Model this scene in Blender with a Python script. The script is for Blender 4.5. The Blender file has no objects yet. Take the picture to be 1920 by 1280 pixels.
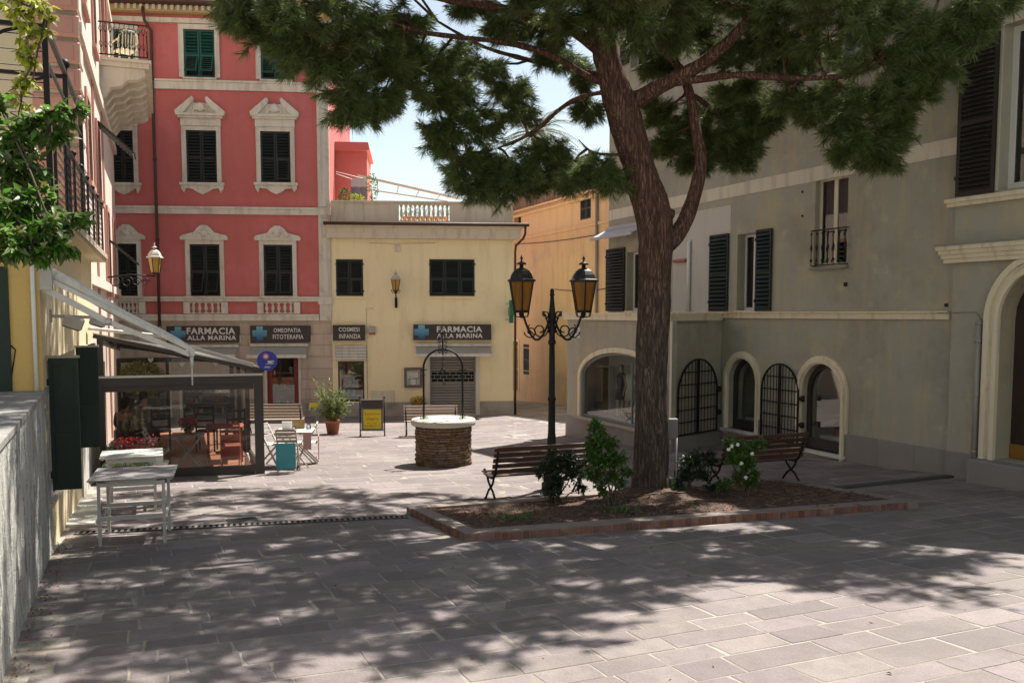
import bpy, math, random
import numpy as np
from mathutils import Vector, Matrix, noise
from mathutils.geometry import tessellate_polygon
R = math.radians
rnd = random.Random(11)
U = rnd.uniform
V = Vector
# ---------------------------------------------------------------- camera, sky, sun, exposure
F, CX, CY, CZ = 1700.0, 960.0, 720.0, 2.3          # focal length in px of the 1920 px wide photograph
PITCH = math.atan(132.0 / F)
scene = bpy.context.scene
cd = bpy.data.cameras.new('camera')
cam = bpy.data.objects.new('camera', cd); scene.collection.objects.link(cam)
cd.sensor_width = 36; cd.lens = F / 1920 * 36; cd.shift_y = 80 / 1920
cd.clip_start = 0.05; cd.clip_end = 600
cam.location = (0, 0, CZ); cam.rotation_euler = (R(90) - PITCH, 0, 0)
scene.camera = cam
SUNV = V((0.335, 0.455, 1.0)).normalized()          # towards the sun
world = bpy.data.worlds.new('World'); scene.world = world; world.use_nodes = True
wn = world.node_tree
sky = wn.nodes.new('ShaderNodeTexSky'); sky.sky_type = 'NISHITA'; sky.sun_disc = False
sky.sun_elevation = math.asin(SUNV.z); sky.sun_rotation = math.atan2(SUNV.x, SUNV.y)
sky.air_density = 1.0; sky.dust_density = 0.7; sky.ozone_density = 1.2
bg = wn.nodes['Background']; bg.inputs['Strength'].default_value = 0.085
hs = wn.nodes.new('ShaderNodeHueSaturation'); hs.inputs['Saturation'].default_value = 0.72
wb = wn.nodes.new('ShaderNodeMix'); wb.data_type = 'RGBA'; wb.blend_type = 'MULTIPLY'; wb.inputs[0].default_value = 1; wb.inputs[7].default_value = (.99, .955, .85, 1)
wn.links.new(sky.outputs[0], hs.inputs['Color']); wn.links.new(hs.outputs[0], wb.inputs[6]); wn.links.new(wb.outputs[2], bg.inputs['Color'])
sd = bpy.data.lights.new('sun', 'SUN'); sd.energy = 5.0; sd.angle = R(0.53); sd.color = (1.0, 0.955, 0.895)
sun = bpy.data.objects.new('sun', sd); scene.collection.objects.link(sun)
sun.rotation_euler = SUNV.to_track_quat('Z', 'Y').to_euler(); sun.location = (8, 12, 30)
vs = scene.view_settings
vs.view_transform = 'Standard'; vs.look = 'None'; vs.gamma = 1; vs.exposure = 1.16; vs.use_curve_mapping = False
scene.cycles.max_bounces = 8; scene.cycles.transparent_max_bounces = 24
scene.cycles.diffuse_bounces = 4

# ---------------------------------------------------------------- geometry helpers
def ray(px, py):
    x = (px - CX) / F; y = -(py - CY) / F
    c, s = math.cos(PITCH), math.sin(PITCH)
    return V((x, c + y * s, -s + y * c))
def ground(x, y):
    return -0.045 * y + 0.025 * max(0.0, x)
def G(px, py):
    d = ray(px, py); t = 10.0
    for _ in range(60):
        p = d * t
        err = CZ + p.z - ground(p.x, p.y)
        t += err / (-(d.z + 0.045 * d.y - (0.025 * d.x if p.x > 0 else 0)))
    p = d * t
    return V((p.x, p.y, ground(p.x, p.y)))
def P(px, py, Y):                                   # point at depth Y
    d = ray(px, py); t = Y / d.y
    return V((d.x * t, Y, CZ + d.z * t))

WM = {}
def reg(o, parent, wm, name=None):
    scene.collection.objects.link(o)
    if parent is not None:
        o.parent = parent
        o.matrix_local = WM[parent.name].inverted() @ wm
    else:
        o.matrix_local = wm
    WM[o.name] = wm.copy()
    return o
def tag(o, label=None, cat=None, group=None, kind=None):
    if label: o['label'] = label
    if cat: o['category'] = cat
    if group: o['group'] = group
    if kind: o['kind'] = kind
    return o
def T(x, y=None, z=None):
    return Matrix.Translation(V((x, y, z)) if y is not None else V(x))
def RZ(a): return Matrix.Rotation(a, 4, 'Z')
def RX(a): return Matrix.Rotation(a, 4, 'X')
def RY(a): return Matrix.Rotation(a, 4, 'Y')
def thing(name, label, cat, wm, group=None, kind=None):
    o = bpy.data.objects.new(name, None); o.empty_display_size = 0.2
    reg(o, None, wm); tag(o, label, cat, group, kind); return o
def inst(name, me, parent, wm, label=None):
    o = bpy.data.objects.new(name, me); reg(o, parent, wm)
    if label: o['label'] = label
    return o
def copy_tree(src, wm, label=None, parent=None):
    c = src.copy(); reg(c, parent, wm)
    if label: c['label'] = label
    d = wm @ WM[src.name].inverted()
    for ch in src.children:
        copy_tree(ch, d @ WM[ch.name], None, c)
    return c

class MB:
    """collects polygons (world coordinates through frame M) and builds ONE mesh object"""
    def __init__(s, M=None):
        s.v = []; s.f = []; s.M = M or Matrix(); s.sm = []
    def add(s, vs_, fs, smooth=False):
        b = len(s.v)
        s.v += [s.M @ V(p) for p in vs_]
        s.f += [tuple(i + b for i in f) for f in fs]; s.sm += [smooth] * len(fs)
        return s
    def box(s, x0, x1, y0, y1, z0, z1):
        x0, x1 = min(x0, x1), max(x0, x1); y0, y1 = min(y0, y1), max(y0, y1); z0, z1 = min(z0, z1), max(z0, z1)
        return s.add([(x0,y0,z0),(x1,y0,z0),(x1,y1,z0),(x0,y1,z0),(x0,y0,z1),(x1,y0,z1),(x1,y1,z1),(x0,y1,z1)],
              [(0,3,2,1),(4,5,6,7),(0,1,5,4),(1,2,6,5),(2,3,7,6),(3,0,4,7)])
    def cham(s, x0, x1, y0, y1, z0, z1, c):         # box with bevelled front/top edges
        m = s.M; P8 = []
        for z, k in ((z0, c), (z0 + c, 0), (z1 - c, 0), (z1, c)):
            P8.append([(x0+k,y0+k,z),(x1-k,y0+k,z),(x1-k,y1-k,z),(x0+k,y1-k,z)])
        vv = [p for r in P8 for p in r]; fs = [(3,2,1,0),(12,13,14,15)]
        for r in range(3):
            for i in range(4):
                j = (i + 1) % 4; fs.append((r*4+i, r*4+j, r*4+4+j, r*4+4+i))
        return s.add(vv, fs)
    def obox(s, c, h, rot):                          # oriented box: centre, half sizes, 3x3/euler matrix
        m = T(c) @ rot
        pts = [m @ V((sx*h[0], sy*h[1], sz*h[2])) for sz in (-1,1) for sx, sy in ((-1,-1),(1,-1),(1,1),(-1,1))]
        return s.add(pts, [(0,3,2,1),(4,5,6,7),(0,1,5,4),(1,2,6,5),(2,3,7,6),(3,0,4,7)])
    def bar(s, a, b, w, h=None, up=(0,0,1)):         # rectangular bar from a to b
        a = V(a); b = V(b); h = h or w; d = (b - a); L = d.length
        if L < 1e-6: return s
        d.normalize(); upv = V(up)
        if abs(d.dot(upv)) > .98: upv = V((0,1,0)) if abs(d.y) < .9 else V((1,0,0))
        x = d.cross(upv).normalized(); z = x.cross(d)
        pts = [a + x*sx*w/2 + z*sz*h/2 for sx, sz in ((-1,-1),(1,-1),(1,1),(-1,1))]
        pts += [p + d*L for p in pts]
        return s.add(pts, [(3,2,1,0),(4,5,6,7),(0,1,5,4),(1,2,6,5),(2,3,7,6),(3,0,4,7)])
    def tube(s, path, rad, n=8, close=False, dis=None, cap=True):
        path = [V(p) for p in path]; m = len(path)
        rad = rad if isinstance(rad, (list, tuple)) else [rad] * m
        prev = None; vv = []; fs = []
        for i, p in enumerate(path):
            if close: t = path[(i+1) % m] - path[i-1]
            else: t = path[min(i+1, m-1)] - path[max(i-1, 0)]
            if t.length < 1e-9: t = V((0,0,1))
            t.normalize()
            if prev is None:
                a = V((0,0,1)) if abs(t.z) < .9 else V((1,0,0))
                x = a.cross(t).normalized()
            else:
                x = (prev - t * prev.dot(t))
                x = x.normalized() if x.length > 1e-6 else V((1,0,0)).cross(t).normalized()
            prev = x; y = t.cross(x)
            for k in range(n):
                a = 2*math.pi*k/n; r = rad[i]
                d = x*math.cos(a) + y*math.sin(a)
                if dis: r = r + dis(p + d*r, k/n, i)
                vv.append(p + d*r)
        for i in range(m if close else m-1):
            j = (i+1) % m
            for k in range(n):
                l = (k+1) % n; fs.append((i*n+k, i*n+l, j*n+l, j*n+k))
        s.add(vv, fs, True)
        if cap and not close:
            b = len(s.v) - len(vv)
            s.f += [tuple(b + k for k in reversed(range(n))), tuple(b + (m-1)*n + k for k in range(n))]; s.sm += [False, False]
        return s
    def lathe(s, prof, n=16, c=(0,0,0), smooth=True, rot=0.0):
        vv = []; fs = []; m = len(prof)
        for r, z in prof:
            for k in range(n):
                a = 2*math.pi*k/n + rot; vv.append((c[0]+r*math.cos(a), c[1]+r*math.sin(a), c[2]+z))
        for i in range(m-1):
            for k in range(n):
                l = (k+1) % n; fs.append((i*n+k, i*n+l, (i+1)*n+l, (i+1)*n+k))
        s.add(vv, fs, smooth)
        b = len(s.v) - len(vv)
        if prof[0][0] > 1e-4: s.f.append(tuple(b + k for k in reversed(range(n)))); s.sm.append(False)
        if prof[-1][0] > 1e-4: s.f.append(tuple(b + (m-1)*n + k for k in range(n))); s.sm.append(False)
        return s
    def prism(s, poly, y0, y1, holes=(), back=True): # polygon in (x,z), extruded y0 (front, towards viewer = -y) to y1
        allp = [list(poly)] + [list(h) for h in holes]
        tris = tessellate_polygon([[V((p[0], p[1], 0)) for p in q] for q in allp])
        flat = [p for q in allp for p in q]; n = len(flat)
        vv = [(p[0], y0, p[1]) for p in flat] + [(p[0], y1, p[1]) for p in flat]
        fs = []
        for a, b, c in tris:
            ar = (flat[b][0]-flat[a][0])*(flat[c][1]-flat[a][1]) - (flat[b][1]-flat[a][1])*(flat[c][0]-flat[a][0])
            if ar < 0: b, c = c, b
            fs.append((a, b, c))
            if back: fs.append((n+a, n+c, n+b))
        o = 0
        for qi, q in enumerate(allp):
            m = len(q); ar = sum(q[i][0]*q[(i+1)%m][1] - q[(i+1)%m][0]*q[i][1] for i in range(m))
            ccw = ar > 0
            if qi > 0: ccw = not ccw
            for i in range(m):
                a, b = o+i, o+(i+1) % m
                fs.append((b, a, n+a, n+b) if ccw else (a, b, n+b, n+a))
            o += m
        return s.add(vv, fs)
    def quad(s, a, b, c, d): return s.add([a, b, c, d], [(0,1,2,3)])
    def sphere(s, c, r, n=10, m=6, sc=(1,1,1)):
        prof = [(max(1e-5, math.sin(math.pi*i/m))*r, -math.cos(math.pi*i/m)*r) for i in range(m+1)]
        vv = []; fs = []
        for rr, z in prof:
            for k in range(n):
                a = 2*math.pi*k/n; vv.append((c[0]+rr*math.cos(a)*sc[0], c[1]+rr*math.sin(a)*sc[1], c[2]+z*sc[2]))
        for i in range(m):
            for k in range(n):
                l = (k+1) % n; fs.append((i*n+k, i*n+l, (i+1)*n+l, (i+1)*n+k))
        return s.add(vv, fs, True)
    def mesh(s, name, mat, wm):
        inv = wm.inverted(); me = bpy.data.meshes.new(name)
        me.from_pydata([inv @ p for p in s.v], [], s.f)
        if mat: me.materials.append(mat)
        me.polygons.foreach_set('use_smooth', s.sm)
        me.update(); return me
    def build(s, name, mat, parent=None, at=None, label=None, cat=None, group=None, kind=None, rot=None):
        if parent is not None: wm = WM[parent.name]
        else:
            if at is None:
                lo = V((min(p.x for p in s.v), min(p.y for p in s.v), min(p.z for p in s.v)))
                hi = V((max(p.x for p in s.v), max(p.y for p in s.v), 0))
                at = ((lo.x+hi.x)/2, (lo.y+hi.y)/2, lo.z)
            wm = T(at)
            if rot is not None: wm = wm @ RZ(rot)
        o = bpy.data.objects.new(name, s.mesh(name, mat, wm)); reg(o, parent, wm)
        return tag(o, label, cat, group, kind)

def npmesh(name, verts, faces, mat, k, smooth=False):
    """verts (N,3) array, faces (M,k) array"""
    me = bpy.data.meshes.new(name); n = len(verts); m = len(faces)
    me.vertices.add(n); me.vertices.foreach_set('co', np.ascontiguousarray(verts, dtype=np.float32).ravel())
    me.loops.add(m*k); me.loops.foreach_set('vertex_index', np.ascontiguousarray(faces, dtype=np.int32).ravel())
    me.polygons.add(m); me.polygons.foreach_set('loop_start', np.arange(0, m*k, k, dtype=np.int32))
    me.polygons.foreach_set('loop_total', np.full(m, k, dtype=np.int32))
    if smooth: me.polygons.foreach_set('use_smooth', np.ones(m, dtype=bool))
    me.materials.append(mat); me.update(calc_edges=True); me.validate(); return me
def norm(a): return a / np.maximum(np.linalg.norm(a, axis=1, keepdims=True), 1e-9)
nr = np.random.RandomState(5)
def leaf_mesh(name, c, d, L, W, mat, fold=0.25, droop=0.2):
    """c,d (N,3); 6-vertex pointed leaf folded along its midrib"""
    n = len(c); d = norm(d); r = nr.normal(size=(n,3)) + np.array([0,0,1.6])
    s_ = norm(np.cross(d, r)); up = np.cross(s_, d)
    L = np.broadcast_to(np.asarray(L, dtype=float).reshape(-1,1), (n,1)); W = L * W
    p0 = c; p3 = c + d*L - up*L*droop
    m1 = c + d*L*.45
    a = m1 + s_*W*.5 + up*W*fold; b = m1 - s_*W*.5 + up*W*fold
    mid = m1 - up*L*droop*.2
    vv = np.stack([p0, a, p3, b, mid], 1).reshape(-1,3)
    base = np.arange(n)[:,None]*5
    f = np.concatenate([base + np.array([[0,1,4]]), base + np.array([[1,2,4]]), base + np.array([[2,3,4]]), base + np.array([[3,0,4]])], 0)
    return npmesh(name, vv, f, mat, 3, True)

# ---------------------------------------------------------------- materials
MATS = {}
def mat(name, col, rough=0.8, var=0.12, vs_=1.5, bump=0.15, bs=40.0, metal=0.0, spec=0.4, stain=None, rand=0.0,
        streak=None, grime=None, trans=0.0, stretch=None, fine=0.06, world=False, hue=.04):
    """noise-varied principled material; stain=(colour, scale, low, high), streak=(colour, amount): vertical runs"""
    if name in MATS: return MATS[name]
    m = bpy.data.materials.new(name); m.use_nodes = True; nt = m.node_tree; N = nt.nodes; L = nt.links
    b = N['Principled BSDF']; out = N['Material Output']
    tc = N.new('ShaderNodeNewGeometry').outputs['Position'] if world else N.new('ShaderNodeTexCoord').outputs['Object']
    if stretch:
        mp = N.new('ShaderNodeMapping'); mp.inputs['Scale'].default_value = stretch; L.new(tc, mp.inputs[0]); tcs = mp.outputs[0]
    else: tcs = tc
    def nz(scale, detail=6, rough_=.6, vec=None, dist=0):
        t = N.new('ShaderNodeTexNoise'); t.inputs['Scale'].default_value = scale; t.inputs['Detail'].default_value = detail
        t.inputs['Roughness'].default_value = rough_; t.inputs['Distortion'].default_value = dist
        L.new(vec or tcs, t.inputs['Vector']); return t.outputs['Fac']
    def math_(op, a, b_, clamp=False):
        t = N.new('ShaderNodeMath'); t.operation = op; t.use_clamp = clamp
        for i, q in enumerate((a, b_)):
            if isinstance(q, (int, float)): t.inputs[i].default_value = q
            else: L.new(q, t.inputs[i])
        return t.outputs[0]
    def mixc(fac, a, b_, mode='MIX'):
        t = N.new('ShaderNodeMix'); t.data_type = 'RGBA'; t.blend_type = mode
        if isinstance(fac, (int, float)): t.inputs[0].default_value = fac
        else: L.new(fac, t.inputs[0])
        for i, q in ((6, a), (7, b_)):
            if isinstance(q, (tuple, list)): t.inputs[i].default_value = (*q[:3], 1)
            else: L.new(q, t.inputs[i])
        return t.outputs[2]
    def ramp(fac, lo, hi):
        t = N.new('ShaderNodeMapRange'); t.interpolation_type = 'SMOOTHSTEP'; t.inputs[1].default_value = lo; t.inputs[2].default_value = hi
        L.new(fac, t.inputs[0]); return t.outputs[0]
    c = mixc(nz(vs_), tuple(x*(1-var) for x in col), tuple(min(1, x*(1+var)) for x in col))
    if rand:
        oi = N.new('ShaderNodeObjectInfo'); ge = N.new('ShaderNodeNewGeometry')
        r = math_('FRACT', math_('ADD', oi.outputs['Random'], ge.outputs['Random Per Island']), 0)
        r2 = math_('FRACT', math_('MULTIPLY', r, 17.31), 0)
        hsv = N.new('ShaderNodeHueSaturation')
        L.new(math_('ADD', math_('MULTIPLY', r2, 2*hue*min(1, rand*2)), .5-hue*min(1, rand*2)), hsv.inputs['Hue'])
        L.new(math_('ADD', math_('MULTIPLY', r, rand*1.6), 1-rand*.8), hsv.inputs['Value'])
        L.new(math_('ADD', math_('MULTIPLY', r2, rand), 1-rand*.5), hsv.inputs['Saturation'])
        L.new(c, hsv.inputs['Color']); c = hsv.outputs[0]
    if stain:
        for st in (stain if isinstance(stain, list) else [stain]):
            c = mixc(math_('MULTIPLY', ramp(nz(st[1], 5, .65, tc), st[2], st[3]), st[4] if len(st) > 4 else .8), c, st[0])
    if streak:
        mp = N.new('ShaderNodeMapping'); mp.inputs['Scale'].default_value = (streak[2] if len(streak) > 2 else 5, streak[2] if len(streak) > 2 else 5, .35); L.new(tc, mp.inputs[0])
        c = mixc(math_('MULTIPLY', ramp(nz(1.0, 6, .7, mp.outputs[0]), .47, .66), streak[1]), c, streak[0])
    if fine: c = mixc(1.0, c, mixc(nz(60, 2, .5, tc), (1-fine*2,)*3, (1+fine,)*3), 'MULTIPLY')
    L.new(c, b.inputs['Base Color'])
    b.inputs['Metallic'].default_value = metal
    L.new(math_('ADD', math_('MULTIPLY', nz(vs_*4, 3), .25), rough-.12, True), b.inputs['Roughness'])
    b.inputs['Specular IOR Level'].default_value = spec
    if bump:
        bp = N.new('ShaderNodeBump'); bp.inputs['Strength'].default_value = bump; bp.inputs['Distance'].default_value = .02
        L.new(nz(bs, 5, .65), bp.inputs['Height']); L.new(bp.outputs[0], b.inputs['Normal'])
    if trans:
        tr = N.new('ShaderNodeBsdfTranslucent'); ms = N.new('ShaderNodeMixShader'); ms.inputs[0].default_value = trans
        L.new(c, tr.inputs['Color']); L.new(b.outputs[0], ms.inputs[1]); L.new(tr.outputs[0], ms.inputs[2]); L.new(ms.outputs[0], out.inputs['Surface'])
    MATS[name] = m; return m
def glassmat(name, tint=(.9,.93,.92), refl=0.10, rough=.01, opac=0.0, ocol=(.05,.05,.05)):
    m = bpy.data.materials.new(name); m.use_nodes = True; nt = m.node_tree; N = nt.nodes; L = nt.links
    out = N['Material Output']; b = N['Principled BSDF']
    b.inputs['Base Color'].default_value = (*ocol, 1); b.inputs['Roughness'].default_value = .08
    t = N.new('ShaderNodeBsdfTransparent'); t.inputs[0].default_value = (*tint, 1)
    g = N.new('ShaderNodeBsdfGlossy'); g.inputs['Roughness'].default_value = rough
    fr = N.new('ShaderNodeLayerWeight'); fr.inputs[0].default_value = .5
    pw_ = N.new('ShaderNodeMath'); pw_.operation = 'POWER'; L.new(fr.outputs['Facing'], pw_.inputs[0]); pw_.inputs[1].default_value = 4.5
    ma = N.new('ShaderNodeMath'); ma.operation = 'MULTIPLY_ADD'; L.new(pw_.outputs[0], ma.inputs[0]); ma.inputs[1].default_value = .8; ma.inputs[2].default_value = refl*.5; ma.use_clamp = True
    m1 = N.new('ShaderNodeMixShader'); m1.inputs[0].default_value = opac; L.new(t.outputs[0], m1.inputs[1]); L.new(b.outputs[0], m1.inputs[2])
    m2 = N.new('ShaderNodeMixShader'); L.new(ma.outputs[0], m2.inputs[0]); L.new(m1.outputs[0], m2.inputs[1]); L.new(g.outputs[0], m2.inputs[2])
    L.new(m2.outputs[0], out.inputs['Surface']); MATS[name] = m; return m

class Wall:
    """vertical plane; local x along d, local y into the wall, z up (world z)"""
    def __init__(s, o, d):
        s.o = V((o[0], o[1], 0)); s.d = V((d[0], d[1], 0)).normalized(); s.n = V((s.d.y, -s.d.x, 0))   # outward
        s.a = math.atan2(s.d.y, s.d.x); s.M = T(s.o) @ RZ(s.a)
    def uz(s, px, py, off=0.0):
        r = ray(px, py); o = s.o + s.n*off
        t = (o.x*s.n.x + o.y*s.n.y) / (r.x*s.n.x + r.y*s.n.y)
        p = V((0,0,CZ)) + r*t
        return ((p - o).x*s.d.x + (p - o).y*s.d.y, p.z)
    def box(s, x0, y0, x1, y1, off=0.0):            # pixel rectangle -> u0,u1,z0,z1
        a = s.uz(x0, (y0+y1)/2, off)[0]; b = s.uz(x1, (y0+y1)/2, off)[0]
        zt = (s.uz(x0, y0, off)[1] + s.uz(x1, y0, off)[1])/2; zb = (s.uz(x0, y1, off)[1] + s.uz(x1, y1, off)[1])/2
        return a, b, zb, zt
    def g(s, u, n=0.0):
        p = s.o + s.d*u + s.n*n; return ground(p.x, p.y)
    def w(s, u, n, z): return s.o + s.d*u + s.n*n + V((0,0,z))
    def at(s, u, n, z): return T(s.w(u, n, z)) @ RZ(s.a)
def rect(u0, u1, z0, z1): return [(u0,z0),(u1,z0),(u1,z1),(u0,z1)]
def archp(u0, u1, z0, zt, rise=None, n=14):
    r = (u1-u0)/2; rise = rise if rise is not None else r; c = (u0+u1)/2; zs = zt - rise
    return [(u0,z0),(u1,z0)] + [(c + r*math.cos(math.pi*i/n), zs + rise*math.sin(math.pi*i/n)) for i in range(n+1)]
def arch_band(u0, u1, z0, zt, w, rise=None, n=16):
    """outline of an arched surround: outer minus inner as one polygon, open at the bottom"""
    r = (u1-u0)/2; rise = rise if rise is not None else r; c = (u0+u1)/2; zs = zt - rise
    o = [(c + (r+w)*math.cos(math.pi*i/n), zs + (rise+w)*math.sin(math.pi*i/n)) for i in range(n+1)]
    i_ = [(c + r*math.cos(math.pi*i/n), zs + rise*math.sin(math.pi*i/n)) for i in range(n, -1, -1)]
    return [(u1+w, z0)] + o + [(u0-w, z0), (u0, z0)] + i_ + [(u1, z0)]
_tx = {}
def textmesh(s_, w, h, mt, bold=0.03, ext=.01):
    cu = bpy.data.curves.new('text', 'FONT'); cu.body = s_; cu.offset = bold*.7; cu.resolution_u = 3; cu.space_character = 1.12
    ob = bpy.data.objects.new('text', cu); scene.collection.objects.link(ob)
    bpy.context.view_layer.update()
    me = bpy.data.meshes.new_from_object(ob.evaluated_get(bpy.context.evaluated_depsgraph_get()))
    bpy.data.objects.remove(ob); bpy.data.curves.remove(cu)
    n = len(me.vertices); a = np.empty(n*3, dtype=np.float32); me.vertices.foreach_get('co', a); a = a.reshape(-1,3)
    lo, hi = a.min(0), a.max(0)
    b = np.zeros_like(a)
    b[:,0] = (a[:,0]-lo[0])/(hi[0]-lo[0])*w; b[:,2] = (a[:,1]-lo[1])/(hi[1]-lo[1])*h; b[:,1] = 0
    me.vertices.foreach_set('co', b.ravel()); me.materials.clear(); me.materials.append(mt); me.update()
    return me
# ---------------------------------------------------------------- material set
STONE = (.235, .205, .185)
m_slab = mat('paving_stone', (.205,.170,.160), .78, .2, 5.0, .55, 38, rand=.26, stain=[((.14,.115,.105), .45, .46, .62, .55), ((.125,.105,.10), 1.3, .52, .68, .5), ((.31,.275,.235), 2.6, .52, .75, .45), ((.15,.122,.12), 7, .5, .72, .5)], fine=.14, world=True, hue=.05)
m_mortar = mat('mortar', (.31,.28,.235), .9, .2, 3, .4, 50, stain=((.2,.17,.14), 1.2, .42, .6))
m_pink = mat('red_stucco', (.53,.148,.133), .85, .05, .6, .12, 45, stain=[((.62,.20,.20), .5, .46, .66, .6), ((.47,.11,.115), .33, .5, .8, .4)], streak=((.47,.125,.125), .45, 3))
m_trim = mat('cream_stone_trim', (.68,.64,.54), .8, .07, 1.6, .15, 40, streak=((.36,.32,.26), .45, 4), stain=((.40,.36,.30), 1.8, .5, .72, .6))
m_tan = mat('tan_render', (.56,.46,.36), .85, .07, 1.2, .12, 40, streak=((.32,.25,.19), .5, 3), rand=.1)
m_plinth = mat('plinth_stone', (.36,.32,.28), .8, .1, 2, .2, 30, stain=((.22,.19,.17), 1.5, .5, .7), rand=.15)
m_yellow = mat('yellow_stucco', (.88,.76,.48), .88, .05, .7, .12, 45, stain=[((.72,.57,.34), .8, .5, .75, .5), ((.80,.69,.46), .5, .55, .8, .5)], streak=((.66,.51,.31), .35, 2.5))
m_corn = mat('beige_cornice', (.68,.61,.48), .85, .05, 1, .1, 40, streak=((.40,.34,.25), .5, 4))
m_shut = mat('dark_green_shutter', (.018,.024,.020), .55, .2, 3, .1, 60, rand=.25)
m_shutg = mat('teal_green_shutter', (.012,.085,.065), .5, .2, 3, .1, 60, rand=.2)
m_shutd = mat('deep_green_shutter', (.008,.022,.016), .5, .15, 3, .1, 60, rand=.2)
m_brown = mat('brown_metal', (.085,.045,.032), .6, .2, 3, .1, 40, metal=.2)
m_black = mat('black_iron', (.02,.019,.018), .55, .25, 6, .2, 60, metal=.5)
m_grayst = mat('gray_stucco', (.375,.37,.305), .9, .07, .7, .3, 55, stain=[((.47,.42,.26), .5, .50, .66, .7), ((.28,.265,.215), .35, .45, .62, .7), ((.54,.49,.35), 1.6, .54, .7, .5), ((.30,.28,.24), 3.1, .56, .72, .35)], streak=((.50,.40,.23), .5, 3.4), fine=.1)
m_gtrim = mat('cream_surround', (.72,.65,.48), .85, .07, 1.5, .15, 40, streak=((.40,.32,.20), .5, 5), stain=((.42,.25,.10), 1.6, .58, .74, .6))
m_band = mat('pale_painted_band', (.66,.60,.48), .9, .06, 1, .15, 50, streak=((.33,.30,.24), .5, 3))
m_gplinth = mat('gray_plinth_stone', (.26,.245,.225), .8, .12, 2, .25, 30, stain=((.25,.235,.215), 1.1, .5, .7), rand=.2)
m_orange = mat('orange_stucco', (.60,.45,.27), .88, .08, .8, .15, 45, stain=[((.44,.36,.27), .38, .54, .68, .75), ((.66,.47,.27), 1.1, .5, .7, .5)], streak=((.43,.28,.15), .4, 2.5))
m_white = mat('white_paint', (.72,.71,.67), .6, .05, 2, .05, 40)
m_whitem = mat('weathered_white', (.62,.60,.54), .7, .1, 2, .15, 40, streak=((.42,.40,.35), .6, 5))
m_dark = mat('dark_interior', (.035,.03,.027), .9, .2, 1, 0)
m_room = mat('room_plaster', (.50,.47,.42), .9, .1, 1, 0)
m_sign = mat('sign_charcoal', (.045,.038,.036), .6, .1, 1.5, .05, 30, stain=((.065,.058,.055), 1, .5, .7, .5))
m_letter = mat('sign_letter_white', (.66,.64,.60), .6, .04, 2, 0)
m_fabric = mat('awning_fabric', (.50,.47,.41), .85, .06, 1.5, .1, 60, streak=((.42,.39,.33), .4, 5), trans=.25)
m_steel = mat('galvanised_steel', (.36,.35,.33), .42, .15, 4, .1, 50, metal=.7)
m_rollsh = mat('roller_shutter_steel', (.30,.285,.265), .6, .15, 2, .1, 50, metal=.25, rand=.12)
m_wood = mat('dark_red_wood', (.075,.034,.024), .55, .3, 3, .2, 40, stretch=(1,8,8), rand=.3)
m_wgray = mat('weathered_bench_wood', (.32,.25,.20), .7, .2, 3, .2, 40, stretch=(1,8,8), rand=.25)
m_redframe = mat('maroon_frame', (.20,.022,.026), .45, .1, 3, .05, 40)
m_dframe = mat('charcoal_aluminium', (.055,.048,.044), .45, .1, 3, .05, 40, metal=.3)
m_terra = mat('terracotta', (.38,.15,.085), .8, .15, 3, .2, 30, stain=((.55,.38,.28), 3, .55, .7, .5))
m_glass = glassmat('shop_glass', (.88,.91,.9), .20)
m_winglass = glassmat('window_glass', (.5,.52,.52), .16)
m_cafeglass = glassmat('cafe_glass', (.90,.89,.87), .07, opac=.02, ocol=(.3,.28,.25))
m_alu = mat('pale_aluminium', (.50,.49,.47), .45, .1, 3, .05, 50, metal=.35)
m_alud = mat('gray_table_slats', (.30,.28,.27), .5, .12, 3, .05, 50, metal=.2)
m_amber = glassmat('amber_lantern_glass', (.62,.36,.05), .05, rough=.3, opac=.42, ocol=(.36,.22,.05))
m_yglass = glassmat('yellow_lantern_glass', (.8,.6,.2), .05, rough=.3, opac=.6, ocol=(.55,.36,.07))
m_copper = mat('aged_copper_roof', (.045,.040,.038), .5, .2, 6, .15, 50, metal=.5)

# ---------------------------------------------------------------- ground and paving
m_far = mat('outlying_asphalt', (.16,.15,.14), .9, .15, 1, .3, 40)
gm = MB()
xs = [-60, -30, -12, 0, 14, 30, 60]; ys = [-30, 0, 20, 40, 60, 110]
vv = [(x, y, ground(x, y) - .045) for y in ys for x in xs]
fs = [(j*len(xs)+i, j*len(xs)+i+1, (j+1)*len(xs)+i+1, (j+1)*len(xs)+i) for j in range(len(ys)-1) for i in range(len(xs)-1)]
gm.add(vv, fs); gm.build('ground', m_far, at=(0,0,0), kind='structure')
mm = MB()
xs = [-16, -8, 0, 7, 14]; ys = [1, 14, 27, 40, 60]
vv = [(x, y, ground(x, y) - .0035) for y in ys for x in xs]
fs = [(j*len(xs)+i, j*len(xs)+i+1, (j+1)*len(xs)+i+1, (j+1)*len(xs)+i) for j in range(len(ys)-1) for i in range(len(xs)-1)]
mm.add(vv, fs); pavement = mm.build('pavement', m_mortar, at=(0,0,0), kind='structure')

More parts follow.
